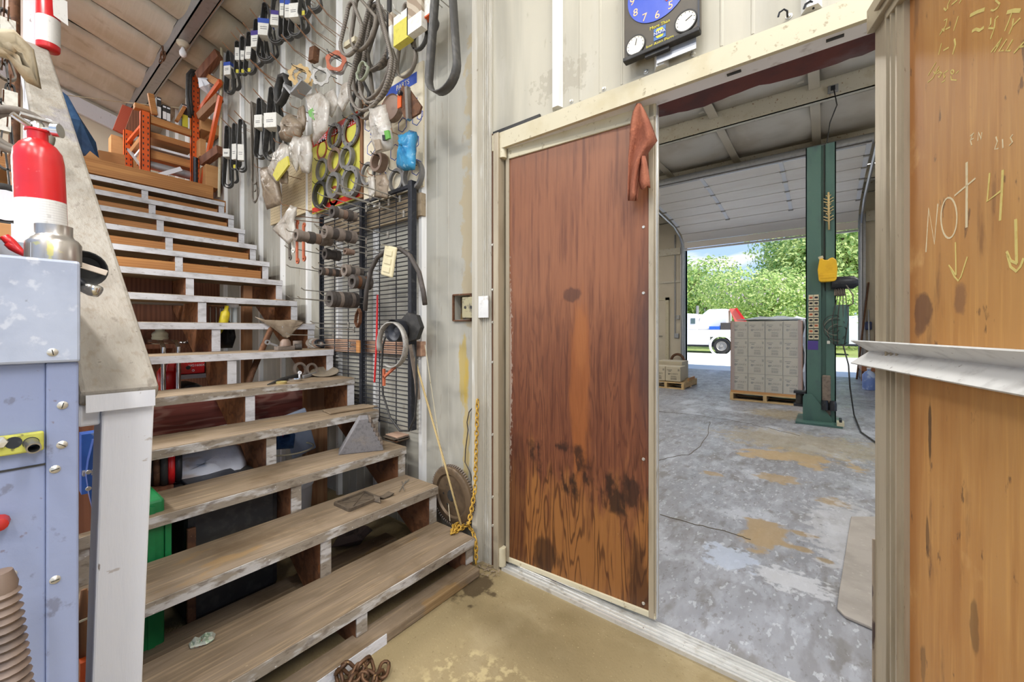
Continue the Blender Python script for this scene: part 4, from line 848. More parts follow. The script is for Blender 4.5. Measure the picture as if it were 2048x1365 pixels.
hs = MB(); hs.tube([pX(380, 235, -5.35), pX(375, 190, -5.35), pX(376, 150, -5.35), pX(384, 141, -5.35), pX(392, 144, -5.35)], .018, 10); hs.tube([pX(384, 230, -5.35), pX(380, 190, -5.35), pX(381, 152, -5.35), pX(388, 145, -5.35)], .018, 10); hs.one('black_hose', M_black, 'black rubber hose looped over the orange upright', 'hose', smooth='all')
# right part of the rack: slanted boards and cartons towards the siding wall
for i, (a, b, h, mt, lab) in enumerate((((398, 155), (438, 108), .1, M_plypart, 'dark board slanting up near the siding wall'), ((400, 235), (440, 195), .08, M_lumber, 'grey weathered board below the slanting dark board'), ((405, 325), (440, 300), .09, M_plypart, 'short dark timber low beside the siding wall'), ((412, 152), (440, 168), .07, M_honey, 'pale timber block under the dark slanting board'))):
    p, q = pX(*a, -5.3), pX(*b, -5.0); MB().bar(p, q, .06, h).one('slanting_board', mt, lab, 'board', bevel=.003)
for (a, b, X, lab) in (((402, 258), (425, 240), -5.35, 'small carton behind the orange brace'), ((425, 268), (440, 252), -5.3, 'small carton against the siding wall'), ((400, 312), (412, 280), -5.3, 'upright carton beside the grey tube'), ((412, 372), (440, 335), -5.2, 'open cardboard box on the loft edge')):
    p, q = pX(a[0], a[1], X), pX(b[0], b[1], X); MB().box((X-.3, p.y, p.z), (X, q.y, q.z)).one('loft_carton', M_card, lab, 'box', bevel=.003)
MB().tube([pX(391, 365, -5.3), pX(391, 316, -5.3)], .022, 10).one('dark_tube', M_blackmetal, 'dark tube standing against the orange upright', 'tube', smooth=True)
w = MB(); w.pillow([(-.08, .05), (.0, .09), (.1, .03), (.12, -.06), (.02, -.09), (-.07, -.05)], pX(414, 172, -5.25), (0, 1, 0), (0, 0, 1), .05, 9, 4, .4); w.one('white_bag', M_white, 'crumpled white bag on the rack beside the wall', 'bag')
cdn = MB(); cdn.tube([pY(443, 20, 1.5), pY(443, 120, 1.5), pY(441, 250, 1.5), pY(438, 395, 1.5)], .013, 8); cdn.one('conduit_pipe', M_cream, 'thin beige conduit standing at the wall end', 'pipe', smooth=True)
# blue tarp, cardboard at the left of the loft
bl = [(118, 178), (136, 192), (160, 235), (192, 285), (201, 330), (165, 305), (150, 280), (135, 235)]
m = MB(); P = [pX(x, y, -5.2+.1*math.sin(i)) for i, (x, y) in enumerate(bl)]; N = len(P)
c = sum(P, V((0, 0, 0)))/N+V((.12, 0, .03)); Q = [q+V((-.12, 0, 0)) for q in P]
m.add(P+Q+[c], [(i, (i+1) % N, 2*N) for i in range(N)]+[(i, N+i, N+(i+1) % N, (i+1) % N) for i in range(N)]+[tuple(range(2*N-1, N-1, -1))]); m.one('blue_blanket', lmat('blue_cloth', S(44, 76, 112), [n_((20, 20, 20), .45, .7, S(66, 98, 132), .6), n_(6, .5, .7, S(34, 58, 88), .6)], rough=.8), 'blue padded blanket slumped behind the handrail', 'blanket')
def flatpoly(name, pts, X, t, mat, label, cat):
    P = [pX(x, y, X) for x, y in pts]; N = len(P); m = MB()
    m.add(P+[q+V((-t, 0, 0)) for q in P], [tuple(range(N)), tuple(range(2*N-1, N-1, -1))]+[(i, N+i, N+(i+1) % N, (i+1) % N) for i in range(N)]); return m.one(name, mat, label, cat)
flatpoly('cardboard_flap', [(165, 318), (180, 302), (200, 318), (204, 338), (160, 334)], -5.15, .03, M_card, 'folded cardboard flap under the blue blanket', 'cardboard')
flatpoly('cardboard_sheet', [(196, 300), (250, 310), (252, 374), (198, 374)], -5.6, .02, M_card, 'flat cardboard sheet standing left of the rack', 'cardboard')
# string across the loft, bundle of wire on the beam
MB().tube([pX(130, 190, -5.3), pX(250, 205, -5.6), pX(360, 216, -5.6), pX(440, 210, -5.2)], .004, 5).one('string_line', M_cream, 'pale string stretched across the loft', 'string')
wb = MB()
rr = random.Random(5)
for i in range(7): wb.torus(pY(325, 108, 1.14)+V((rr.uniform(-.03, .03), 0, rr.uniform(-.04, .04))), rr.uniform(.03, .06), .004, (rr.uniform(-.3, .3), 1, rr.uniform(-.3, .3)), 14, 5)
wb.one('wire_bundle', M_rust, 'tangled rusty wire tied on the roof beam', 'wire')

# ================================================================ under the stairs
o = MB().box((-5.4, .1, 0), (-5.34, WY, 2.45)).build('wall_under', M_plypart); tag(o, 'dark stained plywood partition under the loft', kind='structure')
PX0 = -3.86
mbx = MB(); mbx.box((PX0-.04, .21, 0), (PX0, .84, 1.62)); mbx.one('plywood_sheet', M_plypart, 'dark stained plywood back panel seen between the treads', 'panel')
sf = MB(); sh_z = pX(400, 687, PX0+.2).z; sf.box((PX0, .2, sh_z-.03), (PX0+.24, 1.0, sh_z)); sf.one('understair_shelf', M_plypart, 'dark wooden shelf under the stairs holding a cream jar', 'shelf')
def upost(px0, px1, X, z0, z1, lab):
    a, b = pX(px0, 700, X), pX(px1, 700, X); m = MB(); m.box((X-.04, a.y, z0), (X, b.y, z1)); m.box((X-.09, a.y+.01, z0), (X-.04, b.y-.01, z1)); return m.one('support_post', M_lumber, lab, 'post', bevel=.003)
upost(487, 505, -3.62, 0, 1.55, 'brown timber post under the upper stairs')
upost(614, 655, -2.76, 0, .80, 'split timber post behind the fifth tread')
a, b = pX(300, 830, -2.95), pX(640, 790, -2.95)
rbz = pX(400, 805, -2.95).z
m = MB(); m.box((-3.0, .25, rbz-.16), (-2.96, 1.50, rbz)); m.one('red_plank', M_redwood, 'purple red grained plank set on edge under the stairs', 'board', bevel=.002)
gp = MB(); q = pX(300, 603, -3.6); gp.tube([(-3.6, .3, q.z), (-3.6, .98, q.z)], .022, 12); gp.one('grey_conduit', M_galv, 'grey steel pipe under the upper treads', 'pipe', smooth=True)
# jar, bolts, bottle on the shelf
jx = -3.74; q = pX(320, 680, jx)
j = thing('cream_jar', 'ribbed cream coloured jar on the understair shelf', 'jar', (jx, q.y, sh_z))
MB().lathe([(0, 0), (.045, 0), (.048, .02), (.044, .022), (.048, .045), (.044, .047), (.047, .07), (.036, .085), (.026, .09), (.026, .115), (.0, .115)], (jx, q.y, sh_z), n=22).build('jar_body', lmat('cream_plastic', S(200, 196, 168), [n_(30, .5, .7, S(170, 164, 134), .5)], rough=.5), j, True)
MB().torus((jx, q.y-.05, sh_z+.06), .03, .003, (1, .3, 0), 18, 6).build('handle', M_rust, j)
q = pX(380, 680, jx)
bo = thing('clear_bottle', 'small clear bottle standing on the understair shelf', 'bottle', (jx, q.y, sh_z)); MB().lathe([(0, 0), (.018, 0), (.018, .05), (.008, .07), (.008, .09), (0, .09)], (jx, q.y, sh_z), n=14).build('glass', lmat('clear_glass', S(200, 210, 216), rough=.1), bo, True)
kb = MB()
for i in range(5): kb.torus((jx+.02+.01*i, pX(358+4*i, 686, jx).y, sh_z+.008), .011, .004, (rr.uniform(-1, 1), rr.uniform(-1, 1), 2), 10, 6)
kb.one('key_rings', M_chrome, 'few bright rings lying on the understair shelf', 'rings')
# generator
gx = -3.1; gy0, gy1 = pX(362, 720, gx).y, pX(410, 720, gx).y; gz0, gz1 = pX(385, 748, gx).z, pX(385, 716, gx).z
gen = thing('generator', 'red portable generator in a tube frame under the stairs', 'generator', (gx-.1, (gy0+gy1)/2, gz0-.42))
MB().box((gx-.26, gy0-.005, gz0), (gx, gy1, gz1)).build('control_panel', M_red, gen, bevel=.006)
text('HONDA', .028, M_chalkw, gen, (gx+.001, gy0*.35+gy1*.65, gz1-.022), (0, 1, 0), (0, 0, 1), 'panel_lettering', sx=1.3)
text('HG1600X', .02, M_white, gen, (gx+.001, gy0*.35+gy1*.65, gz1-.048), (0, 1, 0), (0, 0, 1), 'panel_lettering')
MB().lathe([(0, .004), (.012, .004), (.012, 0)], (gx, gy0+.035, gz1-.06), (1, 0, 0), 12).build('fuel_knob', M_black, gen)
MB().ring((gx, gy0+.06, gz0+.02), .007, .004, .002, (1, 0, 0), 12).build('badge_ring', M_white, gen)
MB().box((gx-.24, gy0, gz0-.03), (gx-.004, gy1+.02, gz0-.004)).build('grey_base', M_galv, gen)
MB().lathe([(0, -.12), (.07, -.12), (.08, -.08), (.08, .08), (.07, .12), (0, .12)], (gx-.14, (gy0+gy1)/2, gz0-.14), (1, 0, 0), 18).build('alternator', M_blackmetal, gen, True)
MB().lathe([(0, 0), (.035, 0), (.05, .03), (.05, .12), (.03, .15), (0, .15)], (gx-.06, pX(340, 760, gx).y, gz0-.1), (0, 0, 1), 16).build('engine_cowl', M_red, gen, True)
m = MB(); m.bar((gx-.02, pX(340, 720, gx).y, gz0+.02), (gx-.02, pX(345, 720, gx).y, gz0+.09), .04, .05); m.build('intake_elbow', M_red, gen, bevel=.008)
MB().box((gx-.06, pX(334, 720, gx).y, gz1-.04), (gx, pX(353, 720, gx).y, gz1+.02)).build('air_filter', M_rust, gen, bevel=.004)
for px in (327, 357):
    yq = pX(px, 740, gx+.02).y; MB().tube([(gx+.02, yq, gz0-.4), (gx+.02, yq, gz1+.07), (gx-.03, yq, gz1+.1), (gx-.3, yq, gz1+.1)], .012, 10).build('frame_tube', M_chrome, gen, True)
MB().box((gx-.3, gy0-.2, gz0-.42), (gx+.03, gy1+.05, gz0-.28)).build('engine_base', M_black, gen)
MB().box((gx-.34, gy0-.3, 0), (gx+.06, gy1+.2, gz0-.42)).one('generator_crate', M_plypart, 'dark wooden crate under the red generator', 'crate', bevel=.004)
# yellow bottle, hooks and black bag hung beside the post
yb = MB(); q = pX(448, 640, -3.3); yb.lathe([(0, -.11), (.02, -.1), (.028, -.04), (.028, .05), (.012, .07), (.012, .1), (0, .1)], (q.x, q.y, q.z), (.1, .15, 1), 16); yb.one('yellow_flask', lmat('yellow_plastic', S(206, 186, 40), [n_(30, .5, .7, S(160, 140, 30), .5)], rough=.4), 'yellow plastic flask hanging under the eighth tread', 'flask', smooth='all')
for k, px in enumerate((461, 470)):
    q0, q1 = pX(px, 607, -3.35), pX(px-1, 655, -3.35); w = thing('caulk_tube', ['white capped tube hung left of its pair under the treads', 'white capped tube hung right of its pair under the treads'][k], 'tube', q1)
    MB().tube([q0, q1], .016 if k else .006, 10).build('tube', lmat('clear_plastic%d' % k, S(190, 196, 198), rough=.3), w, True)
    MB().tube([q0, q0-V((0, 0, .03))], .024, 12).build('white_cap', M_white, w, True); MB().tube([q1+V((0, 0, .03)), q1], .024, 12).build('white_end', M_white, w, True)
bb = MB(); q = pX(455, 668, -3.3); bb.pillow([(-.03, .08), (.0, .1), (.04, .06), (.05, -.03), (.03, -.1), (-.04, -.1), (-.05, .0)], q, (0, 1, 0), (0, 0, 1), .04, 3, 4, .3); bb.one('black_bag', M_black, 'small black bag hanging beside the timber post', 'bag', smooth='all')
hr = thing('handle_rack', 'wooden bar with steel hooks under the stairs', 'rack', pX(430, 618, -3.6)); a, b = pX(412, 606, -3.6), pX(448, 612, -3.6)
MB().bar(a, b, .03, .045).build('bar', M_lumber, hr)
for px in (420, 432, 444):
    q = pX(px, 614, -3.58); MB().tube([q, q-V((0, 0, .13))], .005, 6).build('steel_hook', M_chrome, hr)
dr = MB(); dr.tube([pX(543, 655, -3.0), pX(503, 748, -2.8), pX(480, 820, -2.75)], .018, 10); dr.one('iron_rod', M_rust, 'dark iron rod leaning under the stairs', 'rod', smooth=True)
# white sack, bundle, green case, black case, pail
M_sack = lmat('white_sack', S(206, 210, 222), [n_((6, 6, 6), .45, .7, S(178, 176, 180), .6), n_((10, 3, 10), .55, .7, S(168, 140, 112), .6)], rough=.6, bump=.5, bscale=18)
sk = MB(); q = pX(415, 910, -2.35)
sk.pillow([(-.3, -.12), (-.24, .0), (-.1, .05), (.06, .06), (.16, .03), (.17, -.05), (.16, -.12), (.0, -.15)], (q.x-.06, q.y, q.z-.03), (.1, 1, 0), (-.6, 0, 1), .07, 8, 5, .12); sk.one('white_sack', M_sack, 'creased white plastic sack lying under the stairs', 'sack', smooth='all')
MB().box((-2.75, .53, 0), (-2.3, .83, q.z-.2)).one('sack_crate', M_plypart, 'dark crate carrying the white sack', 'crate')
q = pX(318, 925, -2.36); bn = thing('strap_bundle', 'bundle of dark and red straps beside the newel post', 'straps', (q.x, q.y, q.z-.1))
for i, mt in enumerate((M_black, M_rust, M_black, M_red, M_blackmetal)):
    MB().torus((q.x+.01*i, q.y-.03+.022*i, q.z-.01), .085-.006*abs(i-2), .014, (.2, 1, 0), 24, 8).build('strap_loop', mt, bn, 'all')
MB().box((-2.5, .28, 0), (-2.27, .5, q.z-.09)).one('strap_box', M_plypart, 'dark box below the strap bundle', 'box')
M_green = lmat('green_plastic', S(28, 120, 66), [n_(12, .45, .7, S(20, 96, 54), .6)], rough=.4)
gq = pZ(300, 1090, .02); g1 = pX(344, 1010, -1.95); gc = thing('green_case', 'green plastic tool case standing behind the newel post', 'case', (-1.97, .33, 0))
ya, yb2 = pX(250, 1050, -1.95).y, pX(330, 1050, -1.95).y; zt = pX(320, 1015, -1.95).z
MB().box((-2.25, ya, 0.0), (-1.95, yb2, zt+.03)).build('body', M_green, gc, bevel=.01)
MB().box((-1.95, ya+.06, .02), (-1.944, ya+.08, zt+.01)).build('rib', M_green, gc); MB().box((-1.99, yb2, zt*.45), (-1.95, yb2+.02, zt-.04)).build('latch', M_green, gc, bevel=.003)
bc = thing('black_case', 'flat black plastic tool case under the second tread', 'case', (-2.2, .72, 0))
ya, yb2 = pX(372, 1040, -2.02).y, .835; z2 = pX(400, 1000, -2.02).z
MB().box((-2.5, ya, 0), (-2.02, yb2, z2)).build('shell', M_black, bc, bevel=.03)
MB().box((-2.46, ya+.05, z2), (-2.1, yb2-.1, z2+.012)).build('lid_panel', M_blackmetal, bc, bevel=.01)
MB().box((-2.022, ya+.0, .02), (-2.005, ya+.03, z2*.8)).build('red_latch', M_rust, bc, bevel=.004)
q = pX(575, 888, -2.55); pa = thing('white_pail', 'white pail holding folded blue and red cloth under the stairs', 'pail', (q.x, q.y, .2))
zb = q.z
MB().lathe([(0, 0), (.11, 0), (.135, zb-.05), (.142, zb-.05), (.142, zb-.03), (.13, zb-.03), (.12, .02), (0, .02)], (q.x, q.y, 0), n=26).build('pail_body', M_white, pa, True)
pa.location = (q.x, q.y, 0)
for ch in pa.children: ch.location = (0, 0, .0)
MB().torus((q.x, q.y, zb-.03), .14, .005, (0, 0, 1), 26, 6).build('rim', M_cream, pa, 'all', org=V((q.x, q.y, 0)))
sl = MB(); a = pX(598, 860, -2.6); sl.obox(a+V((0, 0, -.02)), (.02, .15, .28), MX.Rotation(.25, 3, 'X')); sl.one('plastic_sheet', lmat('blue_grey_plastic', S(160, 172, 194), [n_(10, .45, .7, S(140, 152, 178), .6)], rough=.5), 'blue grey plastic sheet standing in the white pail', 'sheet', bevel=.01)
cl = MB(); a = pX(566, 868, -2.52); cl.pillow([(-.07, -.08), (-.08, .05), (-.03, .1), (.03, .06), (.07, -.02), (.06, -.1)], a, (0, 1, 0), (0, 0, 1), .05, 21, 4, .4); cl.one('blue_cloth', lmat('blue_work_cloth', S(70, 104, 150), [n_(14, .45, .65, S(40, 66, 104), .7)], rough=.8), 'crumpled blue work cloth in the white pail', 'cloth')
rc = MB(); a = pX(557, 858, -2.5); rc.tube([a, a+V((0, .01, -.03)), a+V((0, .02, -.055))], [.006, .013, .01], 10); rc.one('screwdriver', M_red, 'red handled screwdriver among the blue cloth', 'screwdriver', smooth='all')
# blue folding chair parts left of the post
M_blue = lmat('blue_enamel', S(52, 104, 196), [n_(20, .45, .7, S(40, 84, 168), .6), n_(50, .66, .72, S(150, 170, 200), .6)], rough=.4)
bs = thing('blue_bracket', 'bent blue steel bracket between cabinet and newel post', 'bracket', pX(185, 985, -1.6))
pts = [pX(190, 880, -1.55), pX(180, 920, -1.55), pX(176, 950, -1.55), pX(182, 990, -1.55), pX(192, 1030, -1.55)]
MB().ribbon(pts, .03, (1, 0, 0), .008, False).build('bent_arm', M_blue, bs, smooth=True)
MB().box((-1.75, pX(163, 900, -1.7).y, pX(165, 990, -1.7).z), (-1.7, pX(205, 900, -1.7).y, pX(165, 870, -1.7).z)).build('blue_plate', M_blue, bs)
MB().bar(pX(165, 948, -1.62), pX(202, 942, -1.62), .02, .012).build('cross_link', M_galv, bs)
for y in (945, 978): MB().lathe([(0, .004), (.005, .003), (.006, 0)], pX(177, y, -1.53), (1, 0, 0), 10).build('rivet', M_zinc, bs, True)
wh = thing('wooden_handle', 'pair of worn wooden tool handles beside the newel post', 'tool', pX(172, 1330, -1.5))
for px, X in ((166, -1.46), (178, -1.52)):
    MB().tube([pX(px+2, 1180, X), pX(px, 1250, X), pX(px, 1340, X)], [.006, .012, .011], 10).build('handle', M_lumber, wh, 'all')
MB().bar(pX(166, 1320, -1.44), pX(164, 1420, -1.44), .012, .03).one('orange_strip', M_or, 'orange painted strip at the foot of the newel post', 'strip')
MB().bar(pX(158, 1245, -1.4), pX(186, 1233, -1.4), .003, .004).one('straw_twig', M_cream, 'thin pale twig wedged behind the newel post', 'twig')
bk = MB(); bk.box((-2.0, pX(150, 1000, -1.95).y, 0), (-1.95, pX(205, 1000, -1.95).y, 1.0)); bk.one('dark_board', M_plypart, 'dark plank standing behind the blue bracket', 'board')
fl = MB(); fl.box((-2.0, .2, .0), (-1.9, 1.4, .035)); fl.one('floor_plank', M_tread, 'dusty plank lying on the floor under the second tread', 'board', bevel=.004)
fr = MB(); a = pZ(700, 1085, .02); fr.pillow([(-.1, -.04), (-.04, .05), (.05, .04), (.12, .0), (.05, -.05)], a+V((0, 0, .03)), (.3, 1, 0), (-1, .3, .2), .03, 4, 4, .4); fr.one('dark_rag', lmat('dirty_rag', S(92, 78, 70), [n_(20, .45, .65, S(64, 54, 48), .7)], rough=.9), 'dirty dark rag on the floor under the first tread', 'rag')
# ================================================================ things on the siding wall
M_paper = lmat('white_paper_sleeve', S(226, 224, 216), [n_(60, .5, .7, S(196, 192, 180), .5)], rough=.7)
M_sblue = lmat('blue_print', S(52, 80, 166), rough=.6); M_spurp = lmat('purple_print', S(72, 58, 130), rough=.6); M_syel = lmat('yellow_print_card', S(206, 196, 84), [n_(40, .5, .7, S(180, 170, 66), .5)], rough=.6)
M_ytip = lmat('yellow_stencil', S(196, 184, 60), rough=.6)
M_wire = lmat('rusty_wire', S(150, 112, 84), rough=.5, metal=.4); M_wires = lmat('steel_wire', S(176, 172, 164), rough=.35, metal=.7)
def hairpin(m, x, z, L=.2, r=.0022, s=.018, y0=WY):
    m.tube([(x-s, y0, z-.01), (x-.004, y0-L*.6, z+.012), (x-.004, y0-L*.97, z+.07), (x, y0-L, z+.078), (x+.004, y0-L*.97, z+.07), (x+.004, y0-L*.6, z+.012), (x+s, y0, z-.01)], r, 5)
RB = random.Random(21)
def belt(px, y0, y1, w, Y, label, sleeve=None, sy=None, mat=None, by=.022, twist=0, tip=False, n=1, hookL=.2):
    """a hung belt: loops in the wall direction on a wire hook"""
    a = pY(px, y0, Y); b = pY(px, y1, Y)
    t = thing('drive_belt', label, 'belt', (a.x, Y, b.z), 'belts hung on the siding wall')
    for k in range(n+1 if sleeve else n):
        P = loop_path(a.x+twist*k, a.z-.01*k, b.z+.035*k, w*(1.1-.12*k), Y+.028*k, rt=.02, skew=.012*k*(-1)**k)
        MB().ribbon(P, by, (0, 1, 0), .0055).build('band', mat or M_belt, t)
    if sleeve:
        s0, s1 = pY(px, sy[0], Y).z, pY(px, sy[1], Y).z; ww = w*.8; d = .016+.014*(n-1)
        MB().box((a.x-ww/2, Y-d, s1), (a.x+ww/2, Y+d+.02*(n-1), s0)).build('paper_sleeve', M_paper, t, bevel=.002)
        if sleeve != 'white':
            c = {'blue': M_sblue, 'purple': M_spurp, 'yellow': M_syel}[sleeve]; h = (s0-s1)*(.28 if sleeve != 'yellow' else .9)
            MB().box((a.x-ww/2-.0008, Y-d-.0008, s0-h), (a.x+ww/2+.0008, Y+d+.0208*(n-1), s0+.0006)).build('printed_band', c, t)
        for q in (.45, .6):
            MB().box((a.x-ww*.3, Y-d-.0006, s1+(s0-s1)*q*.8), (a.x+ww*.25, Y-d+.001, s1+(s0-s1)*q*.8+.004)).build('print_line', M_blackmetal, t)
    if tip: MB().box((a.x-.012, Y-.013, b.z+.012), (a.x+.012, Y-.011, b.z+.045)).build('yellow_stencil', M_ytip, t)
    m = MB(); hairpin(m, a.x, a.z-.014, hookL); hk = m.build('wire_hook', M_wire, t)
    th = math.radians(RB.uniform(24, 52)); t.rotation_euler = (0, 0, th); hk.rotation_euler = (0, 0, -th)
    return t
YB = 1.44
UP = [(459, 103, 188, .09, 'blue', (128, 153), 2, 'double black belt in blue topped sleeve at the far left end of the upper row'),
      (476, 84, 150, .05, 'white', (97, 122), 1, 'slim belt with plain white sleeve, second along the upper row'),
      (487, 75, 150, .05, 'white', (103, 122), 1, 'slim belt with lower white sleeve, third along the upper row'),
      (500, 66, 148, .09, 'white', (95, 120), 1, 'wide looped belt with broad white sleeve, fourth along the upper row'),
      (515, 40, 133, .10, 'purple', (66, 98), 2, 'double belt in purple topped sleeve low in the upper row'),
      (531, 8, 124, .12, 'blue', (42, 75), 2, 'large belt in broad blue and white sleeve mid upper row'),
      (552, -12, 88, .10, 'purple', (24, 53), 1, 'belt in purple topped sleeve right of the largest sleeve'),
      (567, -20, 80, .06, 'blue', (0, 34), 1, 'shiny belt in blue sleeve, left of a matching pair'),
      (577, -20, 80, .06, 'blue', (2, 38), 1, 'shiny belt in blue sleeve, right of a matching pair'),
      (592, -20, 74, .10, 'white', (12, 40), 2, 'double belt with slanted white sleeve near the top edge'),
      (609, -40, 36, .08, None, None, 1, 'bare grey belt with yellow stencil near the top edge'),
      (628, -50, 24, .10, None, None, 2, 'bare double belt at the right end of the upper row')]
for i, (px, y0, y1, w, sl, sy, n, lab) in enumerate(UP):
    belt(px, y0, y1, w, YB, lab, sl, sy, n=n, tip=i in (1, 2, 3, 10), by=.036)
LOW = [(456, 253, 376, .08, 'white', (300, 316), 2, 'long belt with low white sleeve at the far left of the lower row'),
       (471, 248, 340, .07, 'white', (289, 320), 1, 'belt with white sleeve, left of the twin sleeves in the lower row'),
       (483, 240, 344, .07, 'white', (290, 322), 1, 'belt with white sleeve, right of the twin sleeves in the lower row'),
       (521, 198, 318, .09, 'white', (233, 258), 2, 'belt with folded white sleeve beside the biggest lower belt'),
       (545, 176, 322, .14, 'white', (229, 258), 2, 'biggest belt with bright white sleeve in the lower row')]
for px, y0, y1, w, sl, sy, n, lab in LOW: belt(px, y0, y1, w, YB, lab, sl, sy, n=n, by=.036, tip=(px == 471))
# long thin cords
t = thing('cord_loops', 'bundle of long thin grey cord belts in the lower row', 'belt', pY(505, 400, 1.46))
for k in range(6):
    a, b = pY(505+k*.5, 206, 1.46), pY(506+k*3.4, [300, 378, 399, 402, 365, 400][k], 1.46)
    P = loop_path(a.x, a.z, b.z, .09+.03*(k % 3), 1.5-.012*k, skew=.03*(k-2)); MB().tube(P, .0055, 6, True).build('cord', M_dustbelt, t, 'all')
m = MB(); hairpin(m, pY(505, 210, 1.46).x, pY(505, 210, 1.46).z-.014, .22); m.build('wire_hook', M_wire, t)
for k, (px, py) in enumerate([(449, 82), (462, 72), (474, 62), (486, 50), (498, 38), (508, 27), (522, 3), (541, 8)]):
    pass
# gaskets and brackets in the middle row
def gasket(px, py, ry, Y, mat, label, name='gasket', inner=.62, bumps=0, t=.003, axis=(0, 1, 0), hook=True, thick=None, bolts=0, cat='gasket', group='gaskets and rings on the wall'):
    c = pY(px, py, Y); r = ry*depth(c)/FPX
    g = thing(name, label, cat, c-V((0, 0, r)), group)
    m = MB()
    if bumps:
        n = bumps*4; d, s, u = frame(axis); vs = []; fs = []
        for k in range(n):
            a = 2*math.pi*k/n; e = s*math.cos(a)+u*math.sin(a); ro = r*(1 if k % 4 < 2 else .86)
            vs += [c+e*ro, c+e*r*inner, c+e*r*inner+d*t, c+e*ro+d*t]
        for k in range(n):
            j = (k+1) % n
            for q in range(4): fs.append((k*4+q, k*4+(q+1) % 4, j*4+(q+1) % 4, j*4+q))
        m.add(vs, fs)
    else: m.ring(c-V(axis)*(thick or t)/2, r, r*inner, thick or t, axis, 32)
    m.build('ring', mat, g, True)
    if bolts:
        d, s, u = frame(axis)
        for k in range(bolts):
            a = 2*math.pi*k/bolts; e = s*math.cos(a)+u*math.sin(a)
            MB().lathe([(0, .001), (r*.055, .001), (r*.055, 0)], c+e*r*(1+inner)/2-V(axis)*(thick or t)/2, -V(axis), 8).build('bolt_hole', M_black, g)
    if hook:
        MB().tube([(c.x, WY, c.z+r*inner-.004), (c.x, Y-.05, c.z+r*inner-.006), (c.x, Y-.06, c.z+r*inner+.006)], .0025, 6).build('peg_hook', M_blackmetal, g)
    return g
M_tan = lmat('tan_gasket', S(196, 166, 116), [n_(40, .5, .7, S(150, 120, 80), .6)], rough=.7); M_org = lmat('orange_gasket', S(176, 96, 66), [n_(40, .5, .7, S(128, 66, 48), .6)], rough=.6)
M_silver = lmat('perforated_gasket', S(158, 155, 150), [n_(50, .5, .68, S(106, 102, 98), .7)], rough=.5, metal=.3)
gasket(599, 150, 23, 1.45, M_tan, 'round tan scalloped gasket hung in the middle of the wall', inner=.6, bumps=9, t=.004, axis=(-.7, .7, 0))
gasket(608, 157, 20, 1.48, M_tan, 'second tan gasket tucked behind the scalloped one', inner=.66, bumps=7, t=.004, axis=(-.7, .7, 0))
gasket(641, 152, 20, 1.43, M_silver, 'silver perforated gasket right of the tan gaskets', inner=.62, bumps=8, t=.006, axis=(-.6, .8, 0))
gasket(671, 122, 22, 1.42, M_org, 'orange brown oval gasket under the hanging hooks', inner=.58, bumps=5, t=.006, axis=(-.6, .8, 0))
gasket(674, 130, 22, 1.44, M_silver, 'metal gasket behind the orange oval one', inner=.62, bumps=5, t=.004, axis=(-.6, .8, 0))
m = MB(); q = pY(570, 178, 1.45); m.ribbon([q+V((x, 0, z)) for x, z in ((-.14, -.05), (-.13, .05), (-.07, .12), (.02, .1), (.06, .02), (.02, -.04), (-.04, -.08), (-.1, -.09))], .05, (0, 1, 0), .022); m.one('weather_strip', M_black, 'thick black rubber strip curled on the wall', 'rubber strip', smooth='all')
m = MB(); q = pY(590, 180, 1.43); m.bar(q+V((-.1, 0, .06)), q+V((.02, 0, -.05)), .02, .09, (0, 1, 0)); m.bar(q+V((.02, 0, -.05)), q+V((.12, .03, .02)), .02, .09, (0, 1, 0)); m.one('angle_bracket', M_galv, 'bent grey metal bracket beside the black rubber strip', 'bracket', bevel=.003)
m = MB(); q = pY(628, 110, 1.5); m.obox(q, (.07, .05, .1), MX.Rotation(.2, 3, 'Y')); m.one('brown_block', M_rust, 'small brown block hooked above the silver gasket', 'block', bevel=.005)
for k, (px, py) in enumerate([(655, 85), (665, 70), (676, 52), (640, 100), (612, 118), (590, 150), (560, 168), (548, 158)]):
    q = pY(px, py, WY); m = MB(); hairpin(m, q.x+.12, q.z-.07, .24); m.one('hairpin_hook', M_wire, ['empty hairpin hook left of the orange gasket', 'empty hairpin hook just under the cogged tangle tip', 'topmost empty hairpin hook beside the cogged tangle', 'empty hairpin hook above the brown block', 'empty hairpin hook above the scalloped tan gasket', 'empty hairpin hook right of the thick rubber strip', 'empty hairpin hook over the thick rubber strip', 'leftmost empty hairpin hook above the lower belts'][k], 'hook', 'empty hairpin hooks')

# big cogged belts
M_cog = lmat('grey_cogged_belt', S(140, 132, 122), [dict(k='w', s=(1, 1, 1), ws=26, dist=0, dir='Z', lo=.55, hi=.7, c=S(78, 72, 68), a=.75), n_(20, .45, .7, S(116, 108, 98), .6)], rough=.6)
cg = thing('cogged_belts', 'large tangle of long grey cogged belts on one hook', 'belt', pY(730, 215, 1.42))
c = pY(735, 8, 1.40)
spec = [(735, 4, 118, .30, 0), (728, 6, 128, .36, .02), (741, 2, 124, .34, -.03), (738, 4, 190, .40, -.02), (748, 8, 205, .36, .02), (752, 0, 216, .44, -.04), (730, 4, 112, .26, .05), (722, 20, 120, .24, .0)]
for k, (px, y0, y1, w, sk) in enumerate(spec):
    a, b = pY(px, y0, 1.42), pY(px, y1, 1.42); P = loop_path(a.x, a.z, b.z, w, 1.52-.024*k, rt=.03+.01*(k % 3), skew=sk)
    MB().ribbon(P, .02, (0, 1, 0), .013).build('cogged_loop', M_cog if k % 3 else M_dustbelt, cg, 'all')
m = MB(); a, b = pY(690, 92, 1.38), pY(712, 78, 1.38); m.bar(a, b, .02, .03); m.build('tie_rag', M_cream, cg)
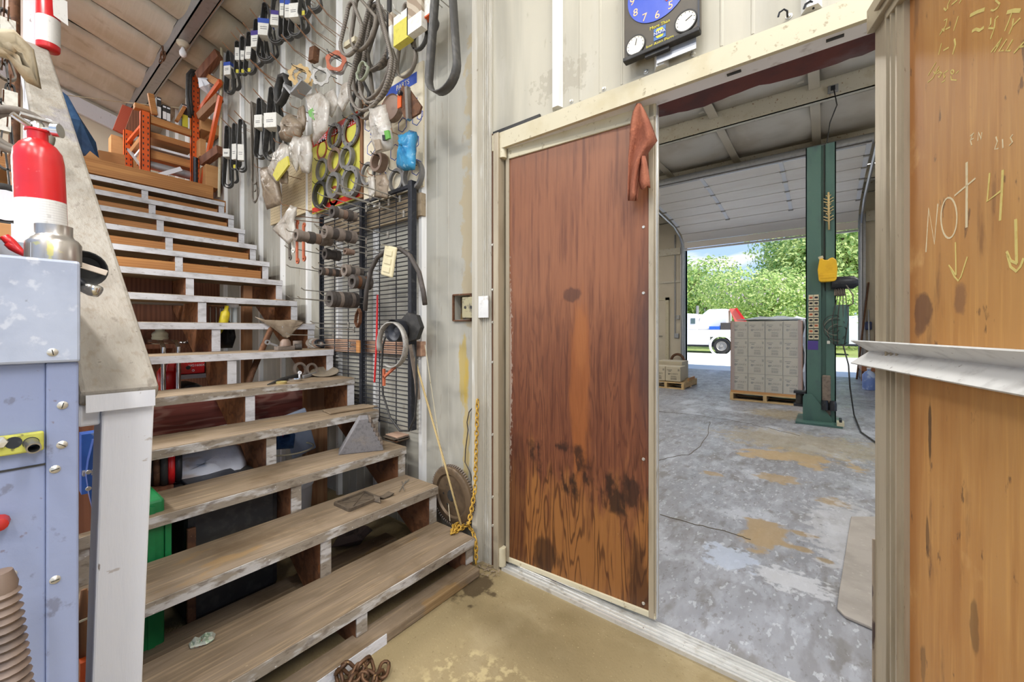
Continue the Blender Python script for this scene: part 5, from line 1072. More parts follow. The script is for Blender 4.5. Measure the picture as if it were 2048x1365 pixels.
for k, (px, y0, y1, w) in enumerate([(722, 95, 232, .16), (715, 150, 226, .2)]):
    a, b = pY(px, y0, 1.46), pY(px, y1, 1.46); MB().ribbon(loop_path(a.x, a.z, b.z, w, 1.50-.02*k), .024, (0, 1, 0), .008).one('slack_belt', M_belt if k else M_dustbelt, ['flat grey belt hanging below the cogged tangle', 'short dark belt low behind the cogged tangle'][k], 'belt', smooth='all')
m = MB(); a, b = pY(725, 125, 1.4), pY(725, 160, 1.4); m.ribbon(loop_path(a.x, a.z, b.z, .12, 1.4, rt=.04), .02, (0, 1, 0), .005); m.one('pale_green_belt', lmat('green_grey_belt', S(150, 156, 136), rough=.6), 'small pale green belt ring under the cogged tangle', 'belt', smooth='all')
# strips and boxes right of the tangle
t = thing('hanging_strip', 'narrow black toothed belt hanging straight beside the cogged tangle', 'belt', pY(779, 120, 1.44)); a, b = pY(779, -20, 1.44), pY(778, 118, 1.44)
MB().bar(a, b, .03, .014, (0, 1, 0)).build('band', M_black, t)
def card(px, y0, y1, w, Y, mats, label, ang=0):
    a, b = pY(px, y0, Y), pY(px, y1, Y); t = thing('belt_box', label, 'box', (a.x, Y, b.z), 'belt boxes on the wall'); zz = a.z
    for frac, mt, nm in mats:
        z1 = zz-(a.z-b.z)*frac; MB().box((a.x-w/2, Y-.02, z1), (a.x+w/2, Y+.02, zz)).build(nm, mt, t); zz = z1
    MB().tube([(a.x, WY, a.z-.005), (a.x, Y-.06, a.z-.005), (a.x, Y-.07, a.z+.015)], .003, 6).build('wire_hook', M_wires, t); return t
M_brn = lmat('brown_print', S(150, 132, 112), [dict(k='w', s=(1, 1, 1), ws=9, dist=2, dir='DIAGONAL', lo=.5, hi=.6, c=S(196, 184, 164), a=.7)], rough=.6)
card(807, 30, 88, .125, 1.40, [(.28, M_paper, 'label_strip'), (.72, M_syel, 'yellow_card')], 'yellow card sleeve with white top on a long belt')
card(834, -30, 66, .12, 1.40, [(.68, M_brn, 'brown_card'), (.32, M_paper, 'white_end')], 'brown and white belt carton left of the round label')
card(786, 30, 115, .03, 1.44, [(.3, M_brn, 'brown_card'), (.7, M_paper, 'white_card')], 'slim white belt sleeve beside the yellow card')
card(861, -20, 36, .07, 1.42, [(.95, M_paper, 'white_card'), (.05, M_or, 'orange_line')], 'small white label tag left of the big black belt')
for px, y0, y1, w, lab, mt in ((808, 5, 150, .17, 'long flat belt hanging out of the yellow sleeve', M_dustbelt), (835, 40, 95, .12, 'short looped belt under the brown and white carton', M_belt), (861, 25, 62, .075, 'green edged belt loop below the small white tag', M_belt)):
    a, b = pY(px, y0, 1.43), pY(px, y1, 1.43); MB().ribbon(loop_path(a.x, a.z, b.z, w, 1.445, rt=.02), .022, (0, 1, 0), .008).one('hanging_belt', mt, lab, 'belt', smooth='all')
a, b = pY(888, -150, 1.36), pY(885, 184, 1.36)
P = loop_path(a.x, a.z, b.z, .2, 1.36, rt=.03, skew=-.01); MB().ribbon(P, .05, (0, 1, 0), .007).one('wide_flat_belt', M_belt, 'wide flat black belt hanging by itself at the right', 'belt', smooth='all')

# ---------------------------------------------------------------- boards on the wall
M_peg = lmat('pegboard', S(206, 188, 152), [n_((3, 3, 3), .45, .7, S(188, 168, 130), .6), dict(k='v', s=(40, 1, 40), rnd=0, lo=.2, hi=.12, c=S(96, 76, 54), a=.85)], rough=.7)
YBD = 1.555
pb = MB().box((-3.95, YBD, 2.14), (-3.165, YBD+.012, 2.74)).one('pegboard', M_peg, 'tan perforated pegboard behind the hanging bags', 'pegboard')
M_ybd = lmat('yellow_display_card', S(206, 200, 84), [n_((30, 30, 30), .45, .7, S(190, 182, 70), .5)], rough=.6); M_rprint = lmat('red_print', S(200, 48, 34), rough=.55)
yb = thing('gasket_display', 'yellow display board of axle gaskets with red heading', 'display board', (-2.82, YBD, 2.10))
MB().box((-3.16, YBD-.012, 2.10), (-2.485, YBD, 2.70)).build('board', M_ybd, yb)
MB().box((-3.155, YBD-.0135, 2.615), (-2.49, YBD-.012, 2.695)).build('red_heading', M_rprint, yb)
MB().box((-3.155, YBD-.0135, 2.105), (-2.49, YBD-.012, 2.145)).build('red_footer', M_rprint, yb)
text('DRIVE AXLE GASKETS', .06, M_white, yb, (-2.82, YBD-.0142, 2.64), (1, 0, 0), (0, 0, 1), sx=.92)
MB().box((-2.485, YBD-.02, 2.09), (-2.455, YBD+.01, 2.72)).build('wood_edge', M_lumber, yb)
M_gprint = lmat('red_brown_print', S(150, 70, 40), rough=.6)
for px, py, ry in ((644, 299, 21), (668, 392, 20), (705, 262, 31), (676, 280, 18)):
    c = pY(px, py, YBD-.0125); r = ry*depth(c)/FPX; MB().ring(c, r, r*.72, .001, (0, -1, 0), 28).build('printed_gasket', M_gprint, yb)
wb = thing('socket_board', 'white display board with blue hexagon outlines and red letters', 'display board', (-2.14, YBD, 2.03))
M_wbd = lmat('dusty_white_board', S(222, 212, 188), [n_((8, 8, 8), .45, .7, S(202, 188, 156), .6), n_((50, 50, 50), .64, .7, S(160, 140, 110), .5)], rough=.6)
MB().box((-2.45, YBD-.012, 2.035), (-1.845, YBD, 2.765)).build('board', M_wbd, wb)
MB().box((-2.2, YBD-.0135, 2.655), (-1.9, YBD-.012, 2.72)).build('blue_bar', M_sblue, wb)
text('PARTS', .045, M_wbd, wb, (-2.03, YBD-.0142, 2.687), (1, 0, 0), (0, 0, 1))
text('BWP', .17, M_rprint, wb, (-2.24, YBD-.0138, 2.585), (1, 0, 0), (0, 0, 1), sx=.8)
text('6pt. - 8pt.', .055, M_sblue, wb, (-1.99, YBD-.0138, 2.555), (1, 0, 0), (0, 0, 1))
text('SOCKETS', .05, M_sblue, wb, (-2.27, YBD-.0138, 2.48), (1, 0, 0), (0, 0, 1))
for px, py, ry in ((738, 247, 20), (773, 270, 22), (805, 250, 18), (834, 235, 20), (742, 297, 18), (828, 285, 20), (790, 305, 20), (833, 335, 20), (765, 355, 16), (840, 230, 12)):
    c = pY(px, py, YBD-.0125); r = ry*depth(c)/FPX*.8
    MB().tube([c+V((r*math.cos(a*math.pi/3+.5), 0, r*math.sin(a*math.pi/3+.5))) for a in range(6)], .0025, 4, True).build('hexagon_outline', M_sblue, wb)
M_gring = lmat('grey_seal_ring', S(112, 110, 108), [n_(40, .5, .7, S(140, 136, 132), .5)], rough=.5); M_bring = lmat('brown_seal_ring', S(126, 104, 90), [n_(40, .5, .7, S(96, 80, 70), .5)], rough=.5)
for px, py, ry, mt, th, bo, inn, lab in ((669, 272, 24, M_gring, .03, 9, .66, 'grey bolted axle ring, upper left on the yellow board'), (701, 262, 30, M_gring, .02, 10, .68, 'largest grey axle ring, upper right on the yellow board'), (670, 321, 24, M_bring, .035, 0, .68, 'brown axle seal in the middle of the yellow board'), (694, 316, 22, M_gring, .05, 0, .68, 'thick grey axle seal right of the brown one'), (644.5, 340, 22, M_gring, .03, 0, .68, 'dark grey axle seal at the left of the yellow board'), (668, 371, 25, M_gring, .045, 0, .62, 'thick grey seal low in the middle of the yellow board'), (702, 364, 30, M_gring, .05, 9, .62, 'large thick bolted seal low right on the yellow board'), (641, 390, 26, M_black, .05, 0, .72, 'black axle seal at the lower left of the yellow board'),
                                     (758, 325, 19, M_bring, .08, 0, .66, 'brown bushing ring on the white board'), (793, 361, 22, M_gring, .03, 0, .72, 'dark seal ring at the foot of the white board'), (826, 351, 29, M_gring, .05, 0, .76, 'large dark ring low right on the white board'), (736, 348, 22, M_gring, .03, 0, .72, 'dark ring at the left edge of the white board')):
    th *= .6; inn = inn+.06
    gasket(px, py, ry*1.04, YBD-.025-th/2, mt, lab, 'seal_ring', inn, t=th, thick=th, bolts=bo, cat='ring')
# tensioner pulley with bracket
tp = thing('tensioner_pulley', 'dark steel tensioner bracket with grooved pulley on the white board', 'pulley', pY(800, 245, 1.45))
c = pY(785, 217, 1.44); MB().lathe([(.0, -.02), (.03, -.02), (.07, -.012), (.075, -.02), (.075, .02), (.07, .012), (.03, .02), (0, .02)], c, (-.1, 1, 0), 26).build('pulley', M_bring, tp, True)
P = [pY(x, y, 1.38) for x, y in ((795, 190), (805, 170), (818, 178), (842, 212), (838, 226), (815, 240), (808, 235), (797, 205))]
m = MB(); N = len(P); m.add(P+[p+V((0, .012, 0)) for p in P], [tuple(range(N)), tuple(range(2*N-1, N-1, -1))]+[(i, N+i, N+(i+1) % N, (i+1) % N) for i in range(N)]); m.build('bracket_plate', M_rust, tp)
MB().bar(pY(815, 175, 1.365), pY(818, 240, 1.365), .025, .02).build('rib', M_steel, tp)
MB().obox(pY(799, 203, 1.375), (.03, .006, .07)).build('orange_tag', M_or, tp)
MB().lathe([(0, .02), (.014, .018), (.014, 0)], pY(803, 188, 1.38), (0, -1, 0), 6).build('nut', M_blackmetal, tp)
# plastic bags
M_bagc = lmat('dusty_clear_bag', S(206, 200, 190), [n_((14, 14, 14), .42, .66, S(164, 152, 136), .7), n_((30, 30, 30), .6, .7, S(232, 230, 226), .7)], rough=.22, bump=.6, bscale=30, spec=.7, alpha=.72)
M_bagd = lmat('dirty_brown_bag', S(158, 142, 122), [n_((14, 14, 14), .42, .66, S(120, 102, 84), .7), n_((30, 30, 30), .62, .72, S(206, 198, 184), .6)], rough=.3, bump=.6, bscale=30, alpha=.85)
M_bagb = lmat('blue_plastic_bag', S(60, 150, 196), [n_((16, 16, 16), .45, .65, S(34, 112, 168), .7), n_((30, 30, 30), .62, .7, S(150, 206, 228), .7)], rough=.2, bump=.5, bscale=30, alpha=.85)
def bag(pts, Y, fat, mat, label, seed, extra=None, name='plastic_bag', hook=None):
    P = [pY(x, y, Y) for x, y in pts]; c = sum(P, V((0, 0, 0)))/len(P); dense = []
    for a, b in zip(P, P[1:]+P[:1]):
        for k in range(3): dense.append(a.lerp(b, k/3))
    poly = [((p-c).x, (p-c).z) for p in dense]
    zb = min(p.z for p in P); t = thing(name, label, 'bag', (c.x, Y, zb), 'bags hung on the wall')
    MB().pillow(poly, c, (1, 0, 0), (0, 0, 1), fat, seed, 5, .12).build('film', mat, t, 'all')
    if extra:
        for i, (ep, emt) in enumerate(extra):
            E = [pY(x, y, Y-fat-.006) for x, y in ep]; N = len(E); m = MB(); m.add(E+[p+V((0, .012, 0)) for p in E], [tuple(range(N)), tuple(range(2*N-1, N-1, -1))]+[(i, N+i, N+(i+1) % N, (i+1) % N) for i in range(N)]); m.build('print', emt, t)
    h = hook or max(P, key=lambda p: p.z); m = MB(); m.tube([(h.x, WY, h.z-.01), (h.x, Y-.05, h.z-.01), (h.x, Y-.06, h.z+.01)], .0028, 6); m.build('wire_hook', M_wire, t); return t
M_greenp = lmat('green_print', S(96, 160, 70), rough=.5)
bag([(612, 190), (640, 182), (660, 205), (656, 260), (628, 292), (636, 246), (620, 225)], 1.42, .03, M_bagc, 'clear bag with green print left of the yellow board', 1, [([(616, 222), (626, 215), (628, 240), (618, 232)], M_greenp)])
bag([(648, 188), (668, 176), (678, 205), (664, 236), (652, 225)], 1.46, .02, M_bagc, 'empty pointed clear bag above the yellow board, left one', 2)
bag([(684, 168), (700, 160), (702, 195), (684, 225), (676, 210)], 1.45, .02, M_bagc, 'empty pointed clear bag above the yellow board, right one', 3)
bag([(742, 212), (772, 208), (782, 255), (784, 300), (752, 308), (742, 265)], 1.42, .04, M_bagc, 'clear bag of parts with green logos on the white board', 4, [([(768, 262), (776, 260), (779, 276), (770, 280)], M_greenp), ([(764, 270), (770, 270), (771, 280), (765, 281)], M_blackmetal), ([(747, 280), (758, 278), (762, 298), (752, 302)], M_bagd)])
bag([(800, 268), (812, 268), (818, 260), (833, 264), (829, 300), (830, 340), (808, 342), (794, 335), (802, 300)], 1.44, .035, M_bagb, 'blue plastic bag hanging on the white board', 5)
bag([(570, 235), (580, 226), (596, 240), (606, 250), (600, 275), (575, 285), (562, 280)], 1.42, .05, M_bagd, 'dirty brown bag of parts beside the lower belts', 6)
bag([(586, 272), (602, 275), (600, 318), (593, 346), (584, 325), (578, 295)], 1.40, .025, M_bagc, 'narrow clear bag hanging left of the shiny one', 7)
bag([(603, 272), (620, 270), (624, 310), (618, 348), (604, 345), (597, 320)], 1.41, .03, M_bagc, 'shiny clear bag hanging right of the narrow one', 8)
bag([(564, 285), (580, 292), (578, 335), (552, 368), (534, 345), (548, 310)], 1.38, .03, M_bagc, 'clear bag with yellow card inside, tilted', 9, [([(556, 325), (574, 312), (577, 330), (553, 362), (545, 350)], M_syel)])
bag([(562, 345), (574, 340), (576, 368), (562, 368)], 1.40, .02, M_bagd, 'small brown bag under the tilted yellow card', 10)
bag([(524, 335), (545, 332), (556, 360), (562, 410), (534, 420), (528, 380)], 1.42, .04, M_bagd, 'grey brown paper bag hanging lowest on the left', 11)
bag([(567, 432), (580, 410), (594, 415), (588, 440), (592, 475), (577, 490), (545, 460)], 1.22, .02, M_bagc, 'shiny clear bag swinging at the edge of the wire grid', 12)
bag([(737, 352), (748, 350), (750, 385), (740, 402)], 1.42, .015, M_bagc, 'torn white bag scrap at the left edge of the white board', 13)
bag([(752, 350), (772, 348), (778, 365), (775, 398), (748, 395)], 1.44, .02, M_bagd, 'flat grey bag at the foot of the white board', 14)
bag([(596, 215), (608, 210), (612, 245), (607, 262), (596, 258)], 1.44, .02, M_bagd, 'thin brown bag behind the clear green printed one', 15)

# ---------------------------------------------------------------- wire grid rack
GY = 1.50
M_bat = lmat('grey_batten', S(150, 134, 110), [dict(k='g', s=(.8, 9, 9), fr=14, lo=.45, hi=.1, c=S(116, 102, 82), a=.6)], rough=.8); M_bat2 = lmat('pink_batten', S(184, 148, 124), [dict(k='g', s=(.8, 9, 9), fr=12, lo=.45, hi=.1, c=S(150, 112, 90), a=.6)], rough=.75)
gr = thing('wire_grid_rack', 'black wire grid rack on two boards with peg hooks', 'rack', (-2.4, GY, .62))
def gridpanel(x0, x1, z0, z1, name):
    m = MB(); z = z0+.012
    while z < z1: m.tube([(x0, GY, z), (x1, GY, z)], .0032, 5); z += .0262
    for x in (x0+.006, x0+.022, x0+(x1-x0)*.34, x0+(x1-x0)*.68, x1-.022): m.tube([(x, GY+.005, z0), (x, GY+.005, z1)], .0035, 5)
    m.build(name, M_blackmetal, gr)
gridpanel(-2.93, -2.41, .68, 2.03, 'left_wire_panel'); gridpanel(-2.385, -1.885, .62, 2.03, 'right_wire_panel')
for x, w in ((-2.41, .012), (-2.395, .010), (-2.935, .012)): MB().box((x-w/2, GY-.012, .64), (x+w/2, GY+.012, 2.03)).build('side_bar', M_blackmetal, gr)
MB().box((-1.905, GY-.02, .62), (-1.872, GY+.02, 2.06)).build('end_post', M_blackmetal, gr, bevel=.003)
MB().box((-2.93, GY-.006, 2.025), (-1.88, GY+.006, 2.045)).build('top_rail', M_blackmetal, gr)
MB().box((-3.0, WY-.045, 1.865), (-1.855, WY-.006, 2.0)).one('upper_batten', M_bat, 'weathered batten behind the top of the wire grid', 'board', bevel=.003)
MB().box((-2.95, WY-.045, 1.045), (-1.855, WY-.006, 1.132)).one('lower_batten', M_bat2, 'pinkish batten with screws behind the lower wire grid', 'board', bevel=.003)
MB().box((-2.44, GY-.02, 1.05), (-2.40, GY+.05, 1.13)).one('batten_block', M_honey, 'small pale block bridging the two wire panels', 'block')
for z, x in ((1.94, -1.88), (1.09, -1.885)): pass
def peg(bx, by, L=.24, side=0, up=.012, r=.0032):
    q = pY(bx, by, GY); m = MB(); m.tube([q+V((0, .0, .0)), q+V((side*.4, -L*.5, .006)), q+V((side, -L, .010)), q+V((side, -L-.02, .010+up))], r, 6); m.box(q+V((-.008, -.004, -.02)), q+V((.008, .004, .02))); m.build('peg_hook', M_wires, gr)
for bx, by, L in ((800, 398, .3), (778, 405, .3), (760, 412, .3), (733, 418, .3), (808, 428, .42), (703, 435, .22), (776, 470, .28), (733, 482, .3), (733, 508, .2), (770, 505, .25), (765, 545, .2), (698, 590, .3), (727, 608, .4), (697, 650, .24), (708, 660, .24), (667, 672, .3), (700, 690, .26), (650, 510, .26), (648, 545, .24), (650, 603, .24), (700, 540, .2), (705, 470, .24)): peg(bx, by, L)
def bstack(px, py, rpx, n, L, mat, label, Y=1.36, rr_=(1, .85)):
    c = pY(px, py, Y); r = rpx*depth(c)/FPX; t = thing('bushing_stack', label, 'bushings', c-V((0, 0, r)), 'bushings on grid pegs'); l = L/n
    for k in range(n):
        y = Y-L/2+l*k; ro = r*(rr_[k % len(rr_)])
        MB().ring((c.x, y, c.z), ro, ro*.5, l*.92, (0, 1, 0), 18).build('bushing', mat[k % len(mat)], t, True)
    MB().tube([(c.x, GY, c.z+r*.42), (c.x, Y-L/2-.04, c.z+r*.42), (c.x, Y-L/2-.055, c.z+r*.42+.012)], .0032, 6).build('peg', M_wires, t); return t
M_dr = lmat('dusty_rubber', S(124, 112, 102), [n_(30, .45, .7, S(88, 78, 70), .7)], rough=.7); M_dk = lmat('dark_rubber', S(70, 64, 60), [n_(30, .45, .7, S(98, 90, 84), .6)], rough=.6)
bstack(688, 429, 12, 5, .16, [M_dk, M_dr, M_bring], 'stack of black and brown bushings at the top of the grid', rr_=(1, .8, .75))
bstack(628, 477, 12, 6, .22, [M_dr, M_dr, M_dk, M_bring], 'long stack of dusty bushings sticking out left of the grid', Y=1.22)
bstack(680, 470, 13, 5, .2, [M_dr, M_dk], 'fat stack of dusty bushings below the top batten', Y=1.33)
bstack(664, 510, 11, 3, .1, [M_dk], 'short stack of dark bushings on the left grid')
bstack(699, 504, 6.5, 2, .06, [M_bring], 'single small brown nut on a peg')
bstack(662, 545, 8, 6, .14, [M_dk, M_bring], 'row of small dark bushings on the left grid', rr_=(1, .9, 1, .85))
bstack(706, 543, 12, 4, .12, [M_dr, M_dk], 'grey bushing cluster at the middle post', Y=1.38)
bstack(686, 600, 16, 7, .18, [M_dk, M_dk, M_dr], 'stack of wide dark rings low on the left grid', Y=1.36, rr_=(1, 1))
bstack(722, 565, 14, 5, .12, [M_dk, M_rust], 'bunch of rusty clamp rings at the middle post', Y=1.38, rr_=(1, .9))
t = thing('clamp_ring', 'open dark clamp hanging below the wide rings', 'clamp', pY(713, 650, 1.4)); MB().ribbon([pY(x, y, 1.40) for x, y in ((718, 618), (713, 630), (711, 645), (715, 655), (720, 645), (721, 625))], .02, (0, 1, 0), .006).build('band', M_rust, t)
# outlet cover plate on a peg, hose, hoop
pc = thing('cover_plate', 'cream plastic outlet cover plate hanging on the grid', 'cover plate', pY(775, 556, 1.34)); c = pY(778, 523, 1.34)
R = MX.Rotation(.25, 3, 'Y')
M_ivory = lmat('ivory_plastic', S(214, 204, 168), [n_(20, .5, .7, S(190, 178, 140), .5)], rough=.45)
MB().obox(c, (.105, .014, .165), R).build('plate', M_ivory, pc, bevel=.008)
for dz in (.045, .0, -.045): MB().obox(c+R @ V((0, -.009, dz)), (.06, .006, .032), R).build('raised_pad', M_ivory, pc, bevel=.008)
MB().tube([c+V((.0, .15, .08)), c+V((0, -.05, .085))], .0032, 6).build('peg', M_wires, pc)
MB().tube([pY(x, y, 1.38) for x, y in ((730, 622), (733, 580), (742, 540), (755, 515), (775, 500), (800, 498), (820, 512), (838, 545), (847, 585), (850, 610))], .013, 10).one('heater_hose', M_dk, 'dark rubber hose arching over the wire grid', 'hose', smooth='all')
hp = thing('steel_hoop', 'big pale steel hoop with a rusty tail hanging on the grid', 'hoop', pY(770, 775, 1.30)); c = pY(784, 690, 1.30)
MB().ribbon([c+V((.115*math.cos(a), 0, .118*math.sin(a))) for a in [math.radians(-115+k*12.5) for k in range(26)]], .03, (0, 1, 0), .007, False).build('band', M_silver, hp, 'all')
q1, q2, q3 = pY(768, 738, 1.30), pY(790, 735, 1.30), pY(768, 772, 1.30); m = MB(); m.bar(q1, q3, .012, .012); m.bar(q2, (q1+q3)/2, .012, .012); m.build('rusty_tail', M_org, hp)
MB().tube([pY(784, 645, GY), pY(784, 645, 1.28)], .004, 6).build('peg', M_wires, hp)
pu = thing('black_pulley', 'black cast pulley behind the steel hoop', 'pulley', pY(805, 690, 1.42)); c = pY(793, 662, 1.40)
MB().lathe([(.02, .0), (.03, -.01), (.055, -.015), (.062, -.03), (.062, .03), (.05, .04), (.02, .045)], c, (-.1, 1, 0), 24).build('wheel', M_blackmetal, pu, True)
MB().lathe([(.05, .0), (.085, .0), (.085, .03), (.05, .03)], c+V((.05, .05, .02)), (-.1, 1, 0), 7).build('flange', M_black, pu)
MB().tube([pY(755, 590, 1.47), pY(753, 690, 1.47), pY(749, 765, 1.47)], .006, 8).one('red_rod', M_red, 'thin red rod hanging in front of the wire grid', 'rod', smooth=True)
MB().tube([pY(x, y, 1.42) for x, y in ((775, 660), (766, 690), (763, 740), (766, 790), (780, 835), (800, 862), (818, 862), (830, 835), (834, 780), (832, 720), (826, 690))], .006, 8).one('black_cable', M_black, 'black cable looping down beside the wire grid', 'cable', smooth='all')
MB().ribbon([pY(x, y, 1.45) for x, y in ((822, 690), (826, 720), (833, 760), (836, 800))], .03, (0, 1, 0), .006, False).one('grey_strap', M_dr, 'grey strap hanging at the right end of the grid', 'strap')
# wrenches at the left edge of the grid
for px, y0, y1, mt, lab in ((579, 430, 515, M_steel, 'long flat steel tool hanging left of the grid'), (586, 440, 500, M_paper, 'white handled tool among the hanging tools'), (594, 445, 522, M_org, 'rusty wrench hanging at the left of the grid'), (607, 450, 517, M_org, 'thin rusty wrench hanging right of its pair')):
    a, b = pY(px, y0, 1.25), pY(px, y1, 1.25); t = thing('wrench', lab, 'wrench', b); MB().bar(a, b, .008, .022, (1, 0, 0)).build('shank', mt, t)
    MB().ring(b, .02, .01, .008, (0, 1, 0), 14).build('jaw', mt, t); MB().ring(a, .016, .008, .008, (0, 1, 0), 14).build('eye', mt, t)
t = thing('long_peg', 'long wire peg carrying the hanging tools', 'hook', pY(640, 440, GY))
for dy in (0, 8): MB().tube([pY(645, 438+dy, GY), pY(585, 432+dy, 1.22)], .003, 6).build('wire', M_wire, t)

# ---------------------------------------------------------------- wall clock
CY = WY-.055
ck = thing('wall_clock', 'square dark wall clock with blue dial and two small gauges', 'clock', (-.5, CY, 2.28))
cl_, cr_ = pY(1248, 122, CY), pY(1400, 66, CY); x0, x1 = cl_.x, cr_.x; zb = (cl_.z+cr_.z)/2
M_ckf = lmat('dark_clock_plastic', S(78, 70, 58), [n_(20, .45, .7, S(66, 60, 52), .5)], rough=.4); W2 = x1-x0
zt = zb+W2*1.3
MB().box((x0, CY, zb), (x1, WY-.03, zt)).build('case', M_ckf, ck, bevel=.004)
MB().box((x0, CY-.012, zb-.004), (x1, CY+.02, zb+.012)).build('lower_lip', M_black, ck, bevel=.003)
MB().box((x1-.006, CY-.008, zb), (x1, CY, zt)).build('side_lip', M_blackmetal, ck)
dc = V((x0+W2*.47, CY-.001, zb+W2*.79)); dr_ = W2*.41
MB().lathe([(0, .002), (dr_, .002), (dr_, 0)], dc, (0, -1, 0), 48).build('dial', lmat('blue_dial', S(70, 92, 190), [n_((9, 9, 3), .45, .7, S(104, 118, 206), .5)], rough=.25), ck)
M_num = lmat('orange_numerals', S(240, 196, 150), rough=.6); M_hand = lmat('red_clock_hand', S(224, 70, 50), rough=.5)
for h in range(1, 13):
    a = math.pi/2-h*math.pi/6; text(str(h), .04, M_num, ck, dc+V((math.cos(a)*dr_*.84, -.0026, math.sin(a)*dr_*.84)), (1, 0, 0), (0, 0, 1), 'numeral')
for ang, L, w in ((-58, .62, .008), (-12, .78, .008)):
    a = math.radians(ang); MB().bar(dc+V((0, -.004, 0)), dc+V((math.cos(a)*dr_*L, -.004, math.sin(a)*dr_*L)), w, .001, (0, 1, 0)).build('hand', M_hand, ck)
for gx, gzz, ang in ((x0+W2*.17, zb+W2*.17, 78), (x0+W2*.83, zb+W2*.20, 25)):
    g = V((gx, CY-.001, gzz)); r = W2*.125
    d = MB().lathe([(0, .002), (r, .002), (r, 0)], g, (0, -1, 0), 32).build('gauge_dial', lmat('gauge_white', S(230, 224, 208), rough=.4), ck)
    MB().ring(g, r*1.12, r, .004, (0, -1, 0), 32).build('gauge_rim', M_black, d)
    a = math.radians(ang); MB().bar(g+V((0, -.003, 0)), g+V((math.cos(a)*r*.7, -.003, math.sin(a)*r*.7)), .0025, .0008, (0, 1, 0)).build('gauge_hand', M_black, d)
    for k in range(9):
        a = math.radians(200-k*27); MB().bar(g+V((math.cos(a)*r*.8, -.0026, math.sin(a)*r*.8)), g+V((math.cos(a)*r*.9, -.0026, math.sin(a)*r*.9)), .002, .0006, (0, 1, 0)).build('gauge_tick', M_black, d)
M_lg = lmat('yellow_lettering', S(220, 206, 60), rough=.5)
lc = V((x0+W2*.5, CY-.001, zb+W2*.195))
text('More Than', .0165, M_lg, ck, lc+V((0, -.0004, .031)), (1, 0, 0), (0, 0, 1)); text('Just Auto Parts', .0165, M_lg, ck, lc+V((0, -.0004, -.033)), (1, 0, 0), (0, 0, 1))
MB().box(lc+V((-.022, -.0012, -.022)), lc+V((.022, .0, .022))).build('logo_ground', lmat('logo_blue', S(70, 110, 170), rough=.5), ck)
MB().lathe([(0, .0018), (.0195, .0018), (.0195, 0)], lc+V((0, 0, .001)), (0, -1, 0), 6).build('logo_hexagon', M_lg, ck)
MB().box(lc+V((-.0205, -.0022, -.007)), lc+V((.0205, -.0018, .009))).build('logo_band', lmat('logo_dark', S(40, 66, 130), rough=.5), ck)
text('NAPA', .0165, M_white, ck, lc+V((0, -.0026, .0015)), (1, 0, 0), (0, 0, 1))
MB().box((x0+W2*.3, CY-.002, zb-.016), (x0+W2*.62, CY+.014, zb-.004)).build('battery_lip', M_black, ck)
# mounting plate right below the clock
mp_ = MB(); a, b = pY(1318, 150, WY-.008), pY(1396, 60, WY-.008); mp_.box((a.x, WY-.036, 2.205), (b.x, WY-.03, 2.4)); o = mp_.one('cover_strip', M_galv, 'shiny metal cover strip under the clock', 'metal strip')
# hooks over the header at right
for px, py, lab in ((1627, 18, 'dark bent steel hook on the siding at the top'), (1575, 34, 'round eye hook on the siding near the top')):
    q = pY(px, py, WY-.01); m = MB(); m.tube([q, q+V((0, -.015, .01)), q+V((-.008, -.02, .016)), q+V((-.02, -.02, .012)), q+V((-.024, -.018, .0))], .003, 8); m.one('eye_hook', M_blackmetal, lab, 'hook')

# ---------------------------------------------------------------- rag on the brown door
Mrag = lmat('orange_shop_rag', S(158, 98, 74), [n_((8, 8, 8), .42, .66, S(134, 76, 58), .7), n_((30, 30, 30), .55, .7, S(196, 122, 90), .5), n_((4, 4, 4), .6, .72, S(104, 60, 46), .6)], rough=.95, bump=.4, bscale=120)
rg = thing('shop_rag', 'faded orange shop rag pinched over the top of the brown door', 'rag', pY(1282, 405, 1.6))
rows = [(1274, 1281, 207), (1266, 1291, 225), (1262, 1300, 245), (1260, 1308, 265), (1259, 1314, 282), (1258, 1300, 300), (1257, 1288, 318), (1257, 1281, 340), (1256, 1277, 365), (1256, 1276, 385), (1256, 1274, 402)]
g = []
for i, (xa, xb, y) in enumerate(rows):
    row = []
    for k in range(11):
        u = k/10; ys = 1.582-.02*math.sin(u*9+i*.35)*min(1, i*.4)-.012*math.sin(math.pi*u)
        row.append(pY(xa+(xb-xa)*u, y, ys))
    g.append(row)
MB().sheet(g, .004).build('cloth', Mrag, rg, 'all')
rows = [(1280, 1290, 312), (1281, 1294, 330), (1279, 1297, 345), (1278, 1299, 362), (1281, 1300, 376)]
g = [[pY(xa+(xb-xa)*k/8, y+(4*math.sin(k*.8) if y > 370 else 0), 1.585-.026*math.sin(math.pi*k/8)) for k in range(9)] for xa, xb, y in rows]
MB().sheet(g, .004).build('folded_corner', Mrag, rg, 'all')
# ================================================================ things lying on the treads
def onT(px, py, i):
    if i < 2: return pZ(px, py, TZ(i))
    f = {2: (985, 955), 3: (900, 868), 4: (822, 799), 5: (754, 740), 6: (692, 686), 8: (612, 598)}[i]      # nearer / farther row on that tread
    k = min(1.15, max(-.1, (f[0]-py)/(f[0]-f[1]))); x = TX(i)-.03-.2*k; p = pX(px, 600, x); p.z = TZ(i); return p
